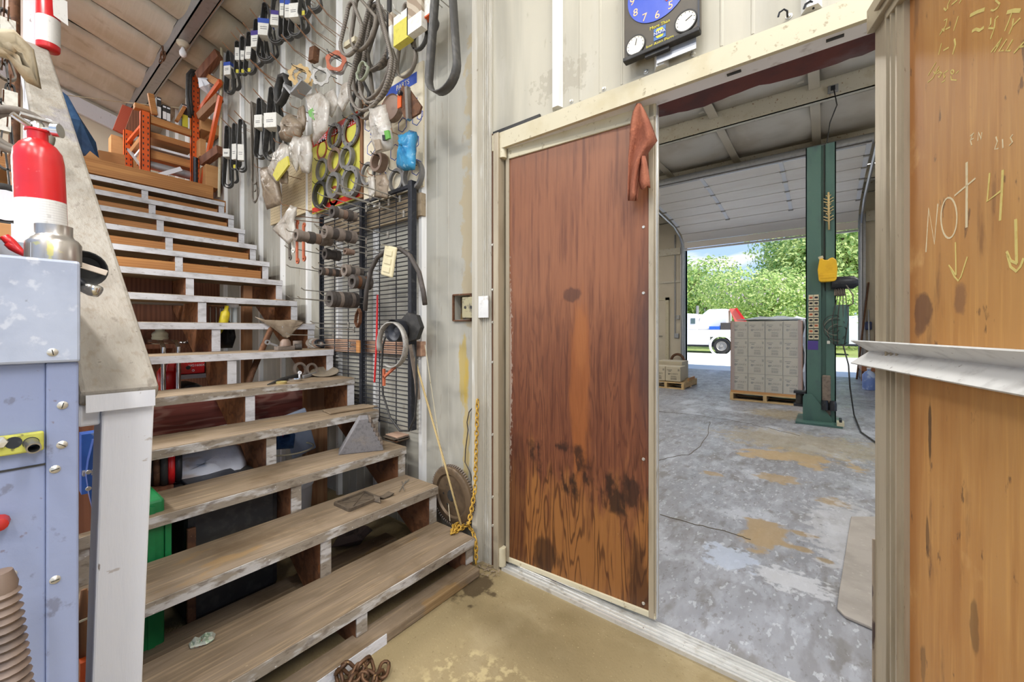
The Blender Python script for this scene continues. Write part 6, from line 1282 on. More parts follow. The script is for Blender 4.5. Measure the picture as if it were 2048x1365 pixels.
# tread 1: foil wrapper, chain heap
q = onT(405, 1288, 1); fw = MB(); fw.pillow([(-.03, -.012), (-.035, .01), (-.01, .022), (.012, .018), (.034, .012), (.03, -.01), (.01, -.02), (-.012, -.016)], q+V((0, 0, .008)), (.3, 1, 0), (-1, .3, .1), .010, 31, 4, .5)
fw.one('foil_wrapper', lmat('crumpled_foil', S(190, 196, 184), [n_(60, .45, .6, S(96, 128, 98), .7), n_(50, .6, .68, S(190, 70, 54), .8)], rough=.25, metal=.4), 'crumpled red and green foil wrapper on the lowest tread', 'wrapper')
def linkmesh(L, w, r):
    m = MB(); P = []; a = L/2-w/2
    for k in range(6): t = -math.pi/2+math.pi*k/5; P.append((a+w/2*math.cos(t), w/2*math.sin(t), 0))
    for k in range(6): t = math.pi/2+math.pi*k/5; P.append((-a+w/2*math.cos(t), w/2*math.sin(t), 0))
    m.tube(P, r, 6, True); return m
def chain(name, label, path, L, w, r, mat, jitter=0, seed=1, flat=False):
    rnd = random.Random(seed); base = V(path[0]); t = thing(name, label, 'chain', base)
    me = linkmesh(L, w, r).mesh('link'); me.materials.append(mat)
    for p in me.polygons: p.use_smooth = True
    pts = [V(path[0])]; step = L-2.2*r
    for a, b in zip(path, path[1:]):
        a, b = V(a), V(b); n = max(1, int(round((b-a).length/step)))
        for k in range(1, n+1): pts.append(a.lerp(b, k/n))
    for i, (a, b) in enumerate(zip(pts, pts[1:])):
        d, s, u = frame(b-a); ang = (math.pi/2*(i % 2)+.3)+rnd.uniform(-jitter, jitter)
        s2 = s*math.cos(ang)+u*math.sin(ang); n2 = d.cross(s2)
        o = bpy.data.objects.new('link', me); COL.objects.link(o); o.parent = t
        o.matrix_local = MX.Translation((a+b)/2-base) @ MX((d, s2, n2)).transposed().to_4x4()
    return t
M_ych = lmat('yellow_chain_paint', S(196, 156, 62), [n_(60, .5, .66, S(140, 108, 50), .7)], rough=.55)
zt1 = TZ(1)
top = pY(955, 800, 1.525); bot = pY(950, 980, 1.52); hp_ = pY(938, 1048, 1.44); 
heap = [onT(x, y, 1)+V((0, 0, .012)) for x, y in ((935, 1053), (915, 1062), (905, 1068), (918, 1052), (908, 1056), (903, 1072), (916, 1066), (928, 1060), (938, 1058))]
endp = [onT(946, 1070, 1)+V((0, 0, .012)), pY(952, 1085, 1.488), pY(952, 1128, 1.488)]
chain('yellow_chain', 'yellow painted chain hanging down the wall onto the lowest tread', [top, bot, pY(944, 1015, 1.5), hp_]+heap+endp, .03, .017, .0034, M_ych, .3, 4)
M_rch = lmat('rusty_chain_steel', S(104, 76, 54), [n_(30, .45, .65, S(66, 48, 38), .7), n_(60, .62, .7, S(170, 136, 84), .6)], rough=.5, metal=.5)
fp = [pZ(x, y, .016+dz) for x, y, dz in ((770, 1330, .01), (765, 1350, .0), (748, 1362, .01), (730, 1350, .03), (718, 1370, .0), (705, 1345, .02), (690, 1330, .05), (676, 1345, .02), (682, 1370, .0), (700, 1378, .01), (720, 1335, .04), (735, 1322, .04), (742, 1345, .01), (722, 1372, 0))]
chain('rusty_chain', 'heap of heavy rusty chain on the concrete before the stairs', fp, .052, .03, .0062, M_rch, .6, 7)
# tread 2: tray, bracket, screw clips
def quad_on(pts, i): return [onT(x, y, i) for x, y in pts]
M_rb = lmat('dusty_black_rubber', S(96, 84, 70), [n_(30, .45, .65, S(66, 58, 50), .7)], rough=.8)
c = pX(716, 600, TX(2)-.15); c.z = TZ(2); P = [c+V(d) for d in ((.065, -.085, 0), (.055, .085, 0), (-.07, .08, 0), (-.06, -.09, 0))]; tr2 = thing('rubber_tray', 'square black rubber pedal tray on the second tread', 'tray', P[0])
c = sum(P, V((0, 0, 0)))/4
def slab(P, t, name, mat, parent, bevel=.003, z=0):
    m = MB(); m.add([p+V((0, 0, z)) for p in P]+[p+V((0, 0, t+z)) for p in P], [(0,1,2,3),(7,6,5,4),(0,4,5,1),(1,5,6,2),(2,6,7,3),(3,7,4,0)]); return m.build(name, mat, parent, bevel=bevel)
slab(P, .006, 'tray_bottom', M_rb, tr2)
for a, b in zip(P, P[1:]+P[:1]): MB().bar(a.lerp(c, .04)+V((0, 0, .008)), b.lerp(c, .04)+V((0, 0, .008)), .01, .014).build('tray_rim', M_rb, tr2)
for a, b in ((P[0], P[2]), (P[1], P[3])): MB().bar(a.lerp(c, .1)+V((0, 0, .007)), b.lerp(c, .1)+V((0, 0, .007)), .006, .004).build('cross_rib', M_rb, tr2)
br = MB(); q = onT(762, 975, 2); br.ribbon([q+V(p) for p in ((.03, -.04, .004), (.01, -.03, .022), (-.01, -.02, .018), (.0, .0, .006), (.0, .03, .005), (.0, .06, .012))], .04, (1, .2, 0), .004, False); br.one('bent_bracket', M_rb, 'bent dusty strap bracket beside the rubber tray', 'bracket')
cc = thing('cotter_clip', 'small bright crossed clips on the second tread', 'clip', onT(806, 972, 2))
for a, b in (((798, 976), (812, 962)), ((804, 960), (808, 978)), ((810, 966), (818, 962))): MB().tube([onT(*a, 2)+V((0, 0, .004)), onT(*b, 2)+V((0, 0, .006))], .0022, 6).build('wire', M_chrome, cc)
# tread 3: wheel chock, stack of plates
wc = thing('wheel_chock', 'grey rubber wheel chock with ribbed slope on the third tread', 'wheel chock', onT(720, 897, 3))
A = pX(676, 600, TX(3)-.15); A.z = TZ(3); ax = V((.5, .866, 0)); L_ = .235; HT = .185
prof = [(0, 0), (L_, 0), (L_*.97, .03), (L_*.66, HT), (L_*.46, HT)]
nrm = ax.cross(V((0, 0, 1))); m = MB(); m.prism(prof, A, ax, (0, 0, 1), -.11); m.build('wedge', lmat('grey_chock_rubber', S(122, 120, 122), [n_(60, .45, .7, S(96, 94, 96), .7), n_(12, .55, .7, S(140, 130, 118), .5)], rough=.8, bump=.3, bscale=160), wc, bevel=.004)
for k in range(6):
    f = k/6+.08; p0 = A+ax*(L_*.97+(L_*.66-L_*.97)*f)+V((0, 0, .03+(HT-.03)*f)); MB().bar(p0, p0-nrm*.11, .014, .02).build('slope_rib', M_dr, wc)
pl = thing('plate_stack', 'stack of thin rounded rubber mats at the end of the third tread', 'mats', onT(805, 882, 3))
for k, (dx, mt) in enumerate(((0, M_rust), (4, M_rb), (-3, M_rb), (2, M_dr), (1, lmat('pinkish_mat', S(176, 146, 126), rough=.8)))):
    c3 = pX(802, 600, TX(3)-.17); c3.z = TZ(3); slab([c3+V((dx*.003, dx*.003, 0))+V(d) for d in ((.07, -.085, 0), (.06, .08, 0), (-.065, .085, 0), (-.055, -.08, 0))], .006, 'mat', mt, pl, .002, .0065*k+.001)
# tread 4: rubber plate
slabp = thing('rubber_plate', 'worn rounded rubber plate on the fourth tread end', 'mat', onT(700, 812, 4)); c4 = pX(697, 600, TX(4)-.15); c4.z = TZ(4); slab([c4+V(d) for d in ((.06, -.15, 0), (.075, .16, 0), (-.06, .15, 0), (-.07, -.13, 0))], .010, 'plate', M_tread, slabp, .006)
# tread 5: ring, dish, blade, tin lids
M_dish = lmat('tarnished_dish', S(140, 128, 110), [n_(30, .45, .7, S(110, 104, 96), .6)], rough=.6, metal=.2)
q = onT(648, 741, 5); m = MB(); R = MX.Rotation(-.35, 3, 'Y'); ds = thing('brake_dish', 'shallow tarnished dish tilted on the fifth tread', 'dish', q)
m.lathe([(0, .004), (.05, .003), (.085, .014), (.09, .022), (.086, .022), (.05, .008), (0, .008)], q+V((-.03, .02, .012)), (.25, -.15, 1), 28); m.build('dish', M_dish, ds, 'all')
for k, (x, y, r, lab) in enumerate(((612, 722, .05, 'dark flat ring standing on the fifth tread'), (636, 720, .045, 'second dark ring leaning behind the tilted dish'))):
    p = onT(x, 742, 5); MB().ring(p+V((-.09, 0, r)), r, r*.7, .012, (1, .3, .2), 24).one('flat_ring', M_dr, lab, 'ring', smooth=True)
MB().bar(onT(606, 742, 5)+V((0, 0, .01)), onT(634, 726, 5)+V((-.02, 0, .02)), .012, .02).one('channel_iron', M_galv, 'short grey channel iron on the fifth tread', 'bracket', bevel=.002)
MB().tube([onT(535, 754, 5)+V((0, 0, .006)), onT(560, 746, 5)+V((0, 0, .012)), onT(600, 740, 5)+V((0, 0, .02))], [.003, .012, .014], 8).one('wiper_blade', M_black, 'long black rubber blade on the fifth tread', 'blade', smooth='all')
for k, (x, y, r, mt, lab) in enumerate(((563, 752, .028, lmat('brassy_tin', S(206, 190, 130), rough=.25, metal=.6), 'small brassy tin lid on the fifth tread'), (590, 748, .038, M_chrome, 'clear glass dish beside the brassy lid'))):
    p = onT(x, y, 5); MB().lathe([(0, 0), (r, 0), (r*1.05, .012), (r*.9, .014), (r*.85, .004), (0, .004)], p, (0, 0, 1), 22).one('tin_lid', mt, lab, 'lid', smooth=True)
cl2 = thing('hose_clip', 'small white hose clip standing by the dark ring', 'clip', onT(599, 745, 5)); MB().tube([onT(599, 745, 5), onT(599, 745, 5)+V((0, 0, .05))], .006, 8).build('pin', M_white, cl2, 'all'); MB().ring(onT(599, 745, 5)+V((0, 0, .045)), .011, .005, .008, (1, 0, 0), 12).build('eye', M_white, cl2)
# tread 6: plastic bag, carburettor, tin, gasket pile
q = onT(575, 690, 6)
b6 = thing('draped_bag', 'dusty clear plastic bag draped from the seventh tread', 'bag', q)
rows = [[(510, 634), (530, 640), (560, 641), (585, 640), (610, 643)], [(522, 642), (545, 650), (565, 655), (585, 656), (603, 650)], [(545, 656), (556, 664), (570, 672), (582, 668), (593, 658)], [(560, 668), (565, 674), (572, 678), (580, 674), (586, 668)]]
MB().sheet([[pX(x, y, TX(7)+.012+.012*math.sin(j*2+i)) for j, (x, y) in enumerate(r)] for i, r in enumerate(rows)], .003).build('film', M_bagd, b6, 'all')
cb = thing('carburettor', 'greasy carburettor body sitting on the sixth tread', 'carburettor', onT(575, 692, 6)); p = onT(575, 691, 6)+V((-.03, 0, 0))
MB().box(p+V((-.03, -.06, 0)), p+V((.03, .05, .028))).build('base', M_dr, cb, bevel=.005); MB().lathe([(0, 0), (.035, 0), (.03, .03), (.018, .045), (0, .045)], p+V((0, 0, .028)), (0, 0, 1), 14).build('bowl', M_bring, cb, True)
MB().bar(p+V((0, -.05, .03)), p+V((0, -.1, .05)), .012, .012).build('lever', M_galv, cb); MB().ring(p+V((0, -.11, .055)), .016, .008, .008, (1, 0, 0), 12).build('lever_eye', M_galv, cb); MB().lathe([(0, 0), (.02, 0), (.02, .04), (0, .04)], p+V((0, .06, .02)), (.3, 1, 0), 12).build('inlet', M_dk, cb, True)
p = onT(602, 691, 6)+V((-.05, 0, 0)); MB().lathe([(0, 0), (.028, 0), (.028, .06), (.024, .06), (.024, .01), (0, .01)], p, (0, 0, 1), 18).one('grey_tin', M_dr, 'open grey tin on the sixth tread', 'tin', smooth=True)
gp2 = thing('gasket_pile', 'pile of oval gaskets leaning at the sixth tread end', 'gaskets', onT(632, 690, 6))
for k in range(4):
    p = onT(632, 688, 6)+V((-.04+.012*k, .01*k, .035)); MB().ring(p, .05-.004*k, .034-.003*k, .006, (.8, -.3+.08*k, .8), 20).build('gasket', [M_dr, M_silver, M_bring, M_blackmetal][k], gp2, True)
slab([onT(x, y, 8) for x, y in ((536, 604), (552, 612), (588, 606), (570, 598))], .006, 'torn_card', M_card, thing('torn_card', 'torn cardboard scrap on the eighth tread', 'cardboard', onT(560, 605, 8)))
# flywheel leaning on the wall, ropes
fy = pY(915, 1025, 1.545); fwh = thing('flywheel', 'toothed steel flywheel leaning on the wall behind the lowest tread', 'flywheel', (fy.x, 1.5, .1)); R_ = .155
cz = V((fy.x-.02, 1.53, .31))
MB().lathe([(.03, -.01), (.05, -.012), (.11, -.008), (.118, -.018), (R_*.94, -.018), (R_, -.012), (R_, .01), (.03, .012)], cz, (.05, 1, .06), 40).build('disc', lmat('oily_cast_steel', S(116, 98, 78), [n_(16, .45, .7, S(84, 70, 56), .7)], rough=.45, metal=.4), fwh, True)
m = MB()
for k in range(70):
    a = 2*math.pi*k/70; m.obox(cz+V((R_*1.01*math.cos(a), -.001, R_*1.01*math.sin(a))), (.010, .018, .006), MX.Rotation(-a, 3, 'Y'))
m.build('ring_gear', M_dr, fwh)
for k in range(6):
    a = math.pi/3*k; MB().lathe([(0, .001), (.006, .001), (.006, 0)], cz+V((.06*math.cos(a), -.012, .06*math.sin(a))), (0, -1, 0), 8).build('bolt_hole', M_black, fwh)
MB().lathe([(0, .001), (.03, .001), (.03, 0)], cz+V((0, -.012, 0)), (0, -1, 0), 16).build('centre_hole', M_black, fwh)
M_rope = lmat('tan_rope', S(198, 176, 126), [dict(k='w', s=(1, 1, 1), ws=60, dist=0, dir='DIAGONAL', lo=.5, hi=.6, c=S(150, 126, 84), a=.5)], rough=.8)
MB().tube([pY(822, 690, 1.46), pY(850, 790, 1.47), pY(890, 930, 1.48), pY(922, 1050, 1.46)], .0055, 8).one('tan_rope', M_rope, 'tan rope slanting from the grid down to the chain', 'rope', smooth='all')
MB().tube([pY(850, 690, 1.5), pY(872, 840, 1.52), pY(896, 1000, 1.53), pY(900, 1043, 1.5)], .0022, 6).one('thin_cord', M_cream, 'thin pale cord hanging left of the tan rope', 'cord')
MB().tube([pY(x, y, WY-.012) for x, y in ((948, 812), (938, 825), (934, 845), (936, 860), (931, 900), (930, 925), (940, 945), (944, 962))], .003, 6).one('frayed_string', M_dk, 'frayed dark string hanging on the wall beside the chain', 'string')

# ================================================================ shop: pallets, lift, clutter
M_box = lmat('grey_buff_carton', S(186, 176, 154), [n_((4, 4, 4), .45, .7, S(172, 162, 140), .6)], rough=.6); M_ink = lmat('carton_ink', S(74, 72, 70), rough=.7)
M_pal = lmat('pallet_wood', S(196, 168, 124), [n_((8, 8, 30), .45, .7, S(168, 138, 94), .6)], rough=.75)
def pallet(x0, y0, w, d, label):
    t = thing('pallet', label, 'pallet', (x0+w/2, y0+d/2, 0))
    n = 7
    for k in range(n): MB().box((x0+(w-.09)*0, y0+k*(d-.1)/(n-1), .115), (x0+w, y0+k*(d-.1)/(n-1)+.1, .135)).build('deck_board', M_pal, t)
    for k in range(3): MB().box((x0+k*(w-.05)/2, y0, .022), (x0+k*(w-.05)/2+.05, y0+d, .115)).build('stringer', M_pal, t)
    for k in range(3): MB().box((x0, y0+k*(d-.1)/2, 0), (x0+w, y0+k*(d-.1)/2+.1, .022)).build('bottom_board', M_pal, t)
    return t
def carton(x0, y0, z0, w, d, h, label, front=True, grp='cartons on the big pallet'):
    t = thing('carton', label, 'box', (x0+w/2, y0+d/2, z0), grp)
    MB().box((x0+.004, y0, z0), (x0+w-.004, y0+d-.004, z0+h-.004)).build('box', M_box, t, bevel=.006)
    if front:
        y = y0-.0012
        text('HUSKEY', h*.13, M_ink, t, (x0+w*.56, y, z0+h*.50), (1, 0, 0), (0, 0, 1), 'printed_name', sx=1.2)
        MB().ring((x0+w*.24, y, z0+h*.49), h*.06, h*.03, .001, (0, -1, 0), 12).build('printed_mark', M_ink, t)
        m = MB()
        for k in range(11): m.box((x0+w*(.36+.036*k), y, z0+h*.10), (x0+w*(.36+.036*k)+w*.016, y+.002, z0+h*.25))
        m.box((x0+w*.36, y, z0+h*.29), (x0+w*.76, y+.002, z0+h*.31)); m.box((x0+w*.36, y, z0+h*.34), (x0+w*.7, y+.002, z0+h*.36)); m.box((x0+w*.1, y, z0+h*.75), (x0+w*.45, y+.002, z0+h*.78)); m.box((x0+w*.2, y, z0+h*.66), (x0+w*.38, y+.002, z0+h*.70))
        m.box((x0+w*.83, y, z0+h*.7), (x0+w*.86, y+.002, z0+h*.84)); m.box((x0+w*.89, y, z0+h*.7), (x0+w*.92, y+.002, z0+h*.84)); m.build('printed_label', M_ink, t)
    return t
BX0, BX1, BY = -1.27, -.29, 7.80
pallet(BX0-.02, BY-.02, BX1-BX0+.04, 1.05, 'wooden pallet under the tall wrapped stack of cartons')
rown = ['top', 'second', 'third', 'bottom']; coln = ['leftmost', 'second', 'third', 'rightmost']
zb0 = .17; hh = (1.345-zb0)/4; ww = (BX1-BX0)/4
for r in range(4):
    for c_ in range(4):
        carton(BX0+ww*c_, BY+.01, zb0+hh*(3-r), ww, .48, hh, 'printed grey carton, %s in the %s row of the tall stack' % (coln[c_], rown[r]))
    for c_ in range(2):
        carton(BX0+ww*2*c_, BY+.5, zb0+hh*(3-r), ww*2, .48, hh, 'rear carton, %s half of the %s row of the tall stack' % (['left', 'right'][c_], rown[r]), False)
MB().box((BX0-.01, BY-.01, .135), (BX1+.01, BY+1.0, .17)).one('tier_sheet', M_card, 'cardboard sheet between pallet and tall stack', 'cardboard')
wrp = thing('stretch_wrap', 'clear stretch film with corner boards around the tall stack', 'wrap', ((BX0+BX1)/2, BY+.5, .17))
M_cnr = lmat('brown_corner_board', S(150, 118, 104), rough=.6); M_film = lmat('clear_film', S(236, 240, 246), rough=.2, alpha=.16, spec=.6); M_filmc = lmat('crinkled_film', S(232, 238, 246), [n_((6, 6, 3), .45, .65, S(190, 206, 226), .7)], rough=.25, alpha=.8, bump=.6, bscale=12)
for x in (BX0-.012, BX1-.045): MB().box((x, BY-.008, .17), (x+.057, BY-.002, 1.35)).build('corner_board', M_cnr, wrp)
MB().box((BX1+.006, BY-.006, .17), (BX1+.012, BY+.05, 1.35)).build('corner_board', M_cnr, wrp)
g = [[(BX1+.025+.02*math.sin(i*1.7+j*2.1), BY+.05+j*.95/8, .12+i*1.26/9) for j in range(9)] for i in range(10)]; MB().sheet(g, .003).build('side_film', M_filmc, wrp, 'all')
MB().box((BX0, BY-.012, .17), (BX1, BY-.0105, 1.34)).build('front_film', M_film, wrp)
tp_ = MB(); tp_.pillow([(-.45, -.4), (-.2, -.46), (.1, -.42), (.44, -.45), (.5, .0), (.46, .45), (.0, .48), (-.46, .42)], ((BX0+BX1)/2, BY+.5, 1.375), (1, 0, 0), (0, 1, 0), .03, 3, 4, .4); tp_.build('top_film', M_filmc, wrp, 'all')
pallet(-2.95, 8.5, .72, 1.05, 'low wooden pallet near the walk door with two cartons')
for c_ in range(2): carton(-2.9+c_*.30, 8.52, .15, .30, .4, .30, ['left carton of the pair on the low pallet', 'right carton of the pair on the low pallet'][c_], True, 'cartons on the low pallet')
MB().box((-2.95, 9.0, .136), (-2.4, 9.5, .52)).one('rear_carton', M_box, 'plain carton behind the pair on the low pallet', 'box', bevel=.006)
MB().box((-2.26, 8.9, .136), (-2.24, 9.4, .19)).one('carton_flap', M_card, 'brown cardboard flap on the low pallet edge', 'cardboard')
# lift column
M_lift = lmat('dark_green_enamel', S(72, 104, 96), [n_((6, 6, 1.5), .42, .68, S(60, 88, 86), .7), n_((40, 40, 40), .64, .7, S(96, 112, 100), .5), n_((3, 3, 2), .55, .7, S(60, 66, 78), .5)], rough=.4, spec=.5)
LX0, LX1 = -.20, .11; LY = 6.55
cl_ = thing('car_lift_column', 'tall dark green two post lift column in the shop', 'car lift', (-.04, LY, 0))
zt = 3.58
m = MB(); m.box((LX0, LY, .02), (LX0+.012, LY+.28, zt)); m.box((LX0, LY, .02), (LX0+.15, LY+.012, zt)); m.build('left_channel', M_lift, cl_)
m = MB(); m.box((LX0+.15, LY+.03, .02), (LX1-.10, LY+.04, zt)); m.box((LX0+.15, LY, .02), (LX0+.16, LY+.04, zt)); m.build('web', M_lift, cl_)
m = MB(); m.box((LX1-.1, LY, .02), (LX1, LY+.012, zt)); m.box((LX1-.012, LY, .02), (LX1, LY+.28, zt)); m.box((LX0, LY+.27, .02), (LX1, LY+.28, zt)); m.build('right_channel', M_lift, cl_)
MB().box((LX0-.10, LY-.22, 0), (LX1+.06, LY+.42, .025)).build('base_plate', M_lift, cl_)
MB().prism([(0, 0), (.30, 0), (.30, .05), (.10, .34), (.02, .34), (0, .30)], (LX0-.03, LY-.02, .025), (1, 0, 0), (0, 0, 1), .02).build('gusset', M_lift, cl_)
MB().box((LX1+.005, LY-.22, .025), (LX1+.075, LY-.06, .07)).build('anchor_foot', M_cream, cl_)
for k in range(3): MB().lathe([(0, .035), (.016, .035), (.016, 0)], (LX1+.04, LY-.20+.06*k, .07), (0, 0, 1), 6).build('anchor_nut', M_blackmetal, cl_)
m = MB(); m.box((LX0-.13, LY-.02, .19), (LX0, LY+.12, .22)); m.box((LX0-.13, LY-.02, .36), (LX0, LY+.12, .39)); m.build('roller_bracket', M_blackmetal, cl_); MB().lathe([(0, 0), (.045, 0), (.045, .14), (0, .14)], (LX0-.065, LY+.05, .22), (0, 0, 1), 16).build('roller', M_black, cl_, True)
MB().box((LX0+.17, LY-.012, .10), (LX0+.26, LY+.02, .62)).build('slide_block', M_dr, cl_, bevel=.02)
for k in range(2): MB().lathe([(0, .12), (.03, .12), (.04, .08), (.04, 0)], (LX0+.2+.08*k, LY-.03, .18), (0, 0, 1), 14).build('hydraulic_fitting', M_blackmetal, cl_, True)
# labels on the column
sx0 = LX0+.03
for k in range(8):
    for c_ in range(2):
        p = V((sx0+.055*c_, LY-.002, pY(1625, 590+k*11.2, LY).z)); lbm = MB().box(p+V((0, -.001, -.07)), p+V((.05, 0, .0))).build('warning_label', M_cream, cl_)
        MB().box(p+V((.008, -.0016, -.05)), p+V((.042, -.001, -.025))).build('label_picture', M_blackmetal if (k+c_) % 3 else M_org, lbm); MB().box(p+V((.0, -.0016, -.082)), p+V((.05, -.001, -.072))).build('label_text_bar', M_blackmetal, lbm)
MB().box((LX0+.02, LY-.002, pY(1625, 700, LY).z), (LX0+.13, LY, pY(1625, 682, LY).z)).build('purple_decal', M_spurp, cl_)
MB().box((LX0+.22, LY-.004, 1.02), (LX0+.25, LY+.03, 1.06)).build('white_tag', M_paper, cl_)
MB().tube([(LX0+.19, LY+.02, zt), (LX0+.19, LY+.015, 2.0), (LX0+.2, LY+.02, 1.7)], .005, 6).build('cable', M_black, cl_)
# power unit on the right of the column
pu2 = thing('power_unit', 'dark hydraulic power unit hung on the lift column', 'motor', (LX1+.1, LY+.1, 1.0))
MB().lathe([(0, 0), (.07, 0), (.078, .02), (.078, .48), (.07, .5), (0, .5)], (LX1+.05, LY+.02, pY(1690, 690, LY).z), (0, 0, 1), 18).build('oil_tank', M_lift, pu2, True)
zt2 = pY(1690, 566, LY).z; MB().lathe([(0, 0), (.075, 0), (.08, .02), (.08, .22), (.05, .26), (0, .26)], (LX1-.05, LY-.03, zt2), (1, .1, 0), 18).build('motor', M_blackmetal, pu2, True)
MB().box((LX1-.02, LY-.04, zt2-.16), (LX1+.09, LY+.06, zt2-.07)).build('pump_block', M_dr, pu2, bevel=.01)
rr2 = random.Random(9)
for k in range(5):
    P = []; c = pY(1662+k*3, 635+k*6, LY-.05); r = rr2.uniform(.05, .11)
    for a in range(17): t_ = a/16*2*math.pi; P.append(c+V((r*math.cos(t_), rr2.uniform(-.01, .01), r*.8*math.sin(t_)-.01*a)))
    MB().tube(P, .004, 5).build('coiled_cable', M_dustbelt if k % 2 else M_black, pu2)
for k in range(4):
    x = 1668+5*k; MB().tube([pY(x, 570, LY-.05), pY(x+8, 590, LY-.06), pY(x-4+6*k, 640, LY-.05), pY(x+2*k, 690, LY-.05)], .005, 5).build('hose', M_dk, pu2, 'all')
MB().tube([pY(1675, 567, LY-.06), pY(1692, 570, LY-.08), pY(1706, 590, LY-.06), pY(1706, 608, LY-.04), pY(1696, 612, LY-.02)], .008, 6).build('looped_hose', M_dustbelt, pu2, 'all')
# yellow jug
yj = thing('yellow_jug', 'yellow plastic oil jug hung on the lift column', 'jug', pY(1655, 566, LY-.06)); c = pY(1655, 540, LY-.07); hh2 = pY(1655, 516, LY-.07).z-pY(1655, 565, LY-.07).z
M_yj = lmat('yellow_jug_plastic', S(222, 176, 40), [n_(10, .45, .7, S(196, 146, 30), .6)], rough=.4)
poly = [(-.12, -.18), (-.09, -.21), (.09, -.21), (.12, -.18), (.135, .0), (.12, .15), (.07, .2), (.03, .19), (.0, .16), (-.05, .17), (-.07, .21), (-.11, .19), (-.135, .0)]
s_ = hh2/.42; m = MB(); m.prism([(a*s_, b*s_) for a, b in poly], c+V((0, .05, 0)), (1, 0, 0), (0, 0, 1), .1); m.build('body', M_yj, yj, bevel=.012)
MB().lathe([(0, .03), (.025, .03), (.025, 0)], c+V((-.085*s_, 0, .2*s_)), (-.3, 0, 1), 12).build('cap', M_cream, yj, True); MB().box(c+V((-.1*s_, -.055, -.15*s_)), c+V((.1*s_, -.048, -.08*s_))).build('mould_line', M_yj, yj, bevel=.003)
q = pY(1655, 392, LY); ins = thing('dried_frond', 'tan rope charm hanging on the lift column', 'charm', pY(1657, 455, LY)); 
for k in range(9):
    a = pY(1657, 395+k*6, LY-.02); MB().tube([a+V((-.05 if k % 3 else -.025, 0, .03)), a, a+V((.05 if k % 3 else .025, 0, .03))], .006, 5).build('strand', M_rope, ins, 'all')
MB().tube([pY(1657, 385, LY-.02), pY(1658, 460, LY-.02)], .012, 6).build('core', M_rope, ins, 'all')
# dangling extension cord from the ceiling, floor cord
MB().tube([pY(x, y, 7.4) for x, y in ((1668, 180), (1674, 210), (1660, 245), (1654, 285), (1672, 298))], .008, 6).one('drop_cord', M_black, 'black cord dangling from the ceiling above the lift', 'cord', smooth='all')
oc = thing('outlet_box', 'small metal outlet box on the ceiling purlin', 'outlet', pY(1666, 185, 7.44)); a = pY(1666, 178, 7.435); MB().obox(a, (.12, .05, .1)).build('box', M_galv, oc, bevel=.006); MB().obox(a+V((0, -.03, 0)), (.05, .02, .06)).build('plug', M_blackmetal, oc)
MB().tube([pY(1686, 690, 6.5), pY(1697, 730, 6.4), pY(1700, 775, 6.2), pZ(1708, 830, .02), pZ(1722, 865, .01), pZ(1758, 890, .01)], .009, 6).one('power_cable', M_black, 'black cord running from the lift onto the shop floor', 'cord', smooth='all')
# floor mat by the doorway
P = [pZ(x, y, .0) for x, y in ((1702, 1037), (1674, 1210), (1690, 1236), (1764, 1268))]
a, b, c, d = P; P5 = [pZ(1702, 1037, 0), pZ(1678, 1190, 0), pZ(1674, 1222, 0), pZ(1690, 1238, 0), pZ(1790, 1282, 0), pZ(1900, 1282, 0), pZ(1790, 1037, 0)]
m = MB(); m.prism([(p.x, p.y) for p in P5], (0, 0, 0.0), (1, 0, 0), (0, 1, 0), .012); m.one('floor_mat', lmat('grey_rubber_mat', S(156, 150, 144), [n_((5, 5, 5), .42, .68, S(132, 126, 120), .7), n_(40, .6, .7, S(176, 170, 164), .5)], rough=.7), 'grey rubber floor mat beside the right jamb', 'mat', bevel=.004)
# clutter at the right of the roll-up opening
MB().box((.8, FY-.02, 0), (2.0, FY-.001, 2.35)).one('plywood_wainscot', M_shopwall, 'pale plywood sheet on the wall right of the opening', 'plywood')
M_bench = lmat('work_bench_wood', S(150, 96, 62), [n_((8, 8, 8), .45, .7, S(120, 74, 48), .6)], rough=.6)
bn = thing('work_bench', 'low brown workbench beside the roll-up opening', 'bench', (1.1, 12.2, 0)); bz_ = pY(1740, 727, 11.6).z; bx0 = pY(1723, 740, 11.6).x
MB().box((bx0, 11.6, bz_-.18), (1.9, 12.6, bz_)).build('top', M_bench, bn, bevel=.01)
for x, y in ((bx0+.05, 11.7), (1.8, 11.7), (bx0+.05, 12.5), (1.8, 12.5)): MB().box((x, y, 0), (x+.09, y+.09, bz_-.18)).build('leg', M_bench, bn)
j = thing('blue_jug', 'blue and white plastic jug on the floor by the bench', 'jug', pZ(1739, 780, 0)); p = pZ(1738, 780, 0); MB().lathe([(0, 0), (.1, 0), (.105, .02), (.105, .3), (.06, .36), (.03, .38), (.03, .41), (0, .41)], p, (0, 0, 1), 18).build('body', lmat('blue_jug', S(104, 128, 190), [n_(6, .5, .6, S(190, 206, 232), .6)], rough=.4), j, True); MB().lathe([(0, .03), (.035, .03), (.035, 0)], p+V((0, 0, .41)), (0, 0, 1), 12).build('cap', M_white, j, True)
MB().box((p.x+.16, p.y-.05, 0), (p.x+.45, p.y+.2, .2)).one('white_crate', M_white, 'small white crate beside the blue jug', 'crate', bevel=.01)
for k, (a, b, r, mt, lab) in enumerate((((1737, 565), (1712, 770), .02, M_rust, 'long brown pole leaning by the roll-up opening'), ((1737, 620), (1740, 725), .015, M_galv, 'thin grey pole leaning by the roll-up opening'), ((1757, 590), (1752, 700), .035, M_rust, 'dark rusty blade standing near the right jamb'))):
    MB().tube([pY(*a, FY-.08), pY(*b, FY-.35 if k == 0 else FY-.3)], r, 8).one('leaning_pole', mt, lab, 'pole', smooth=True)
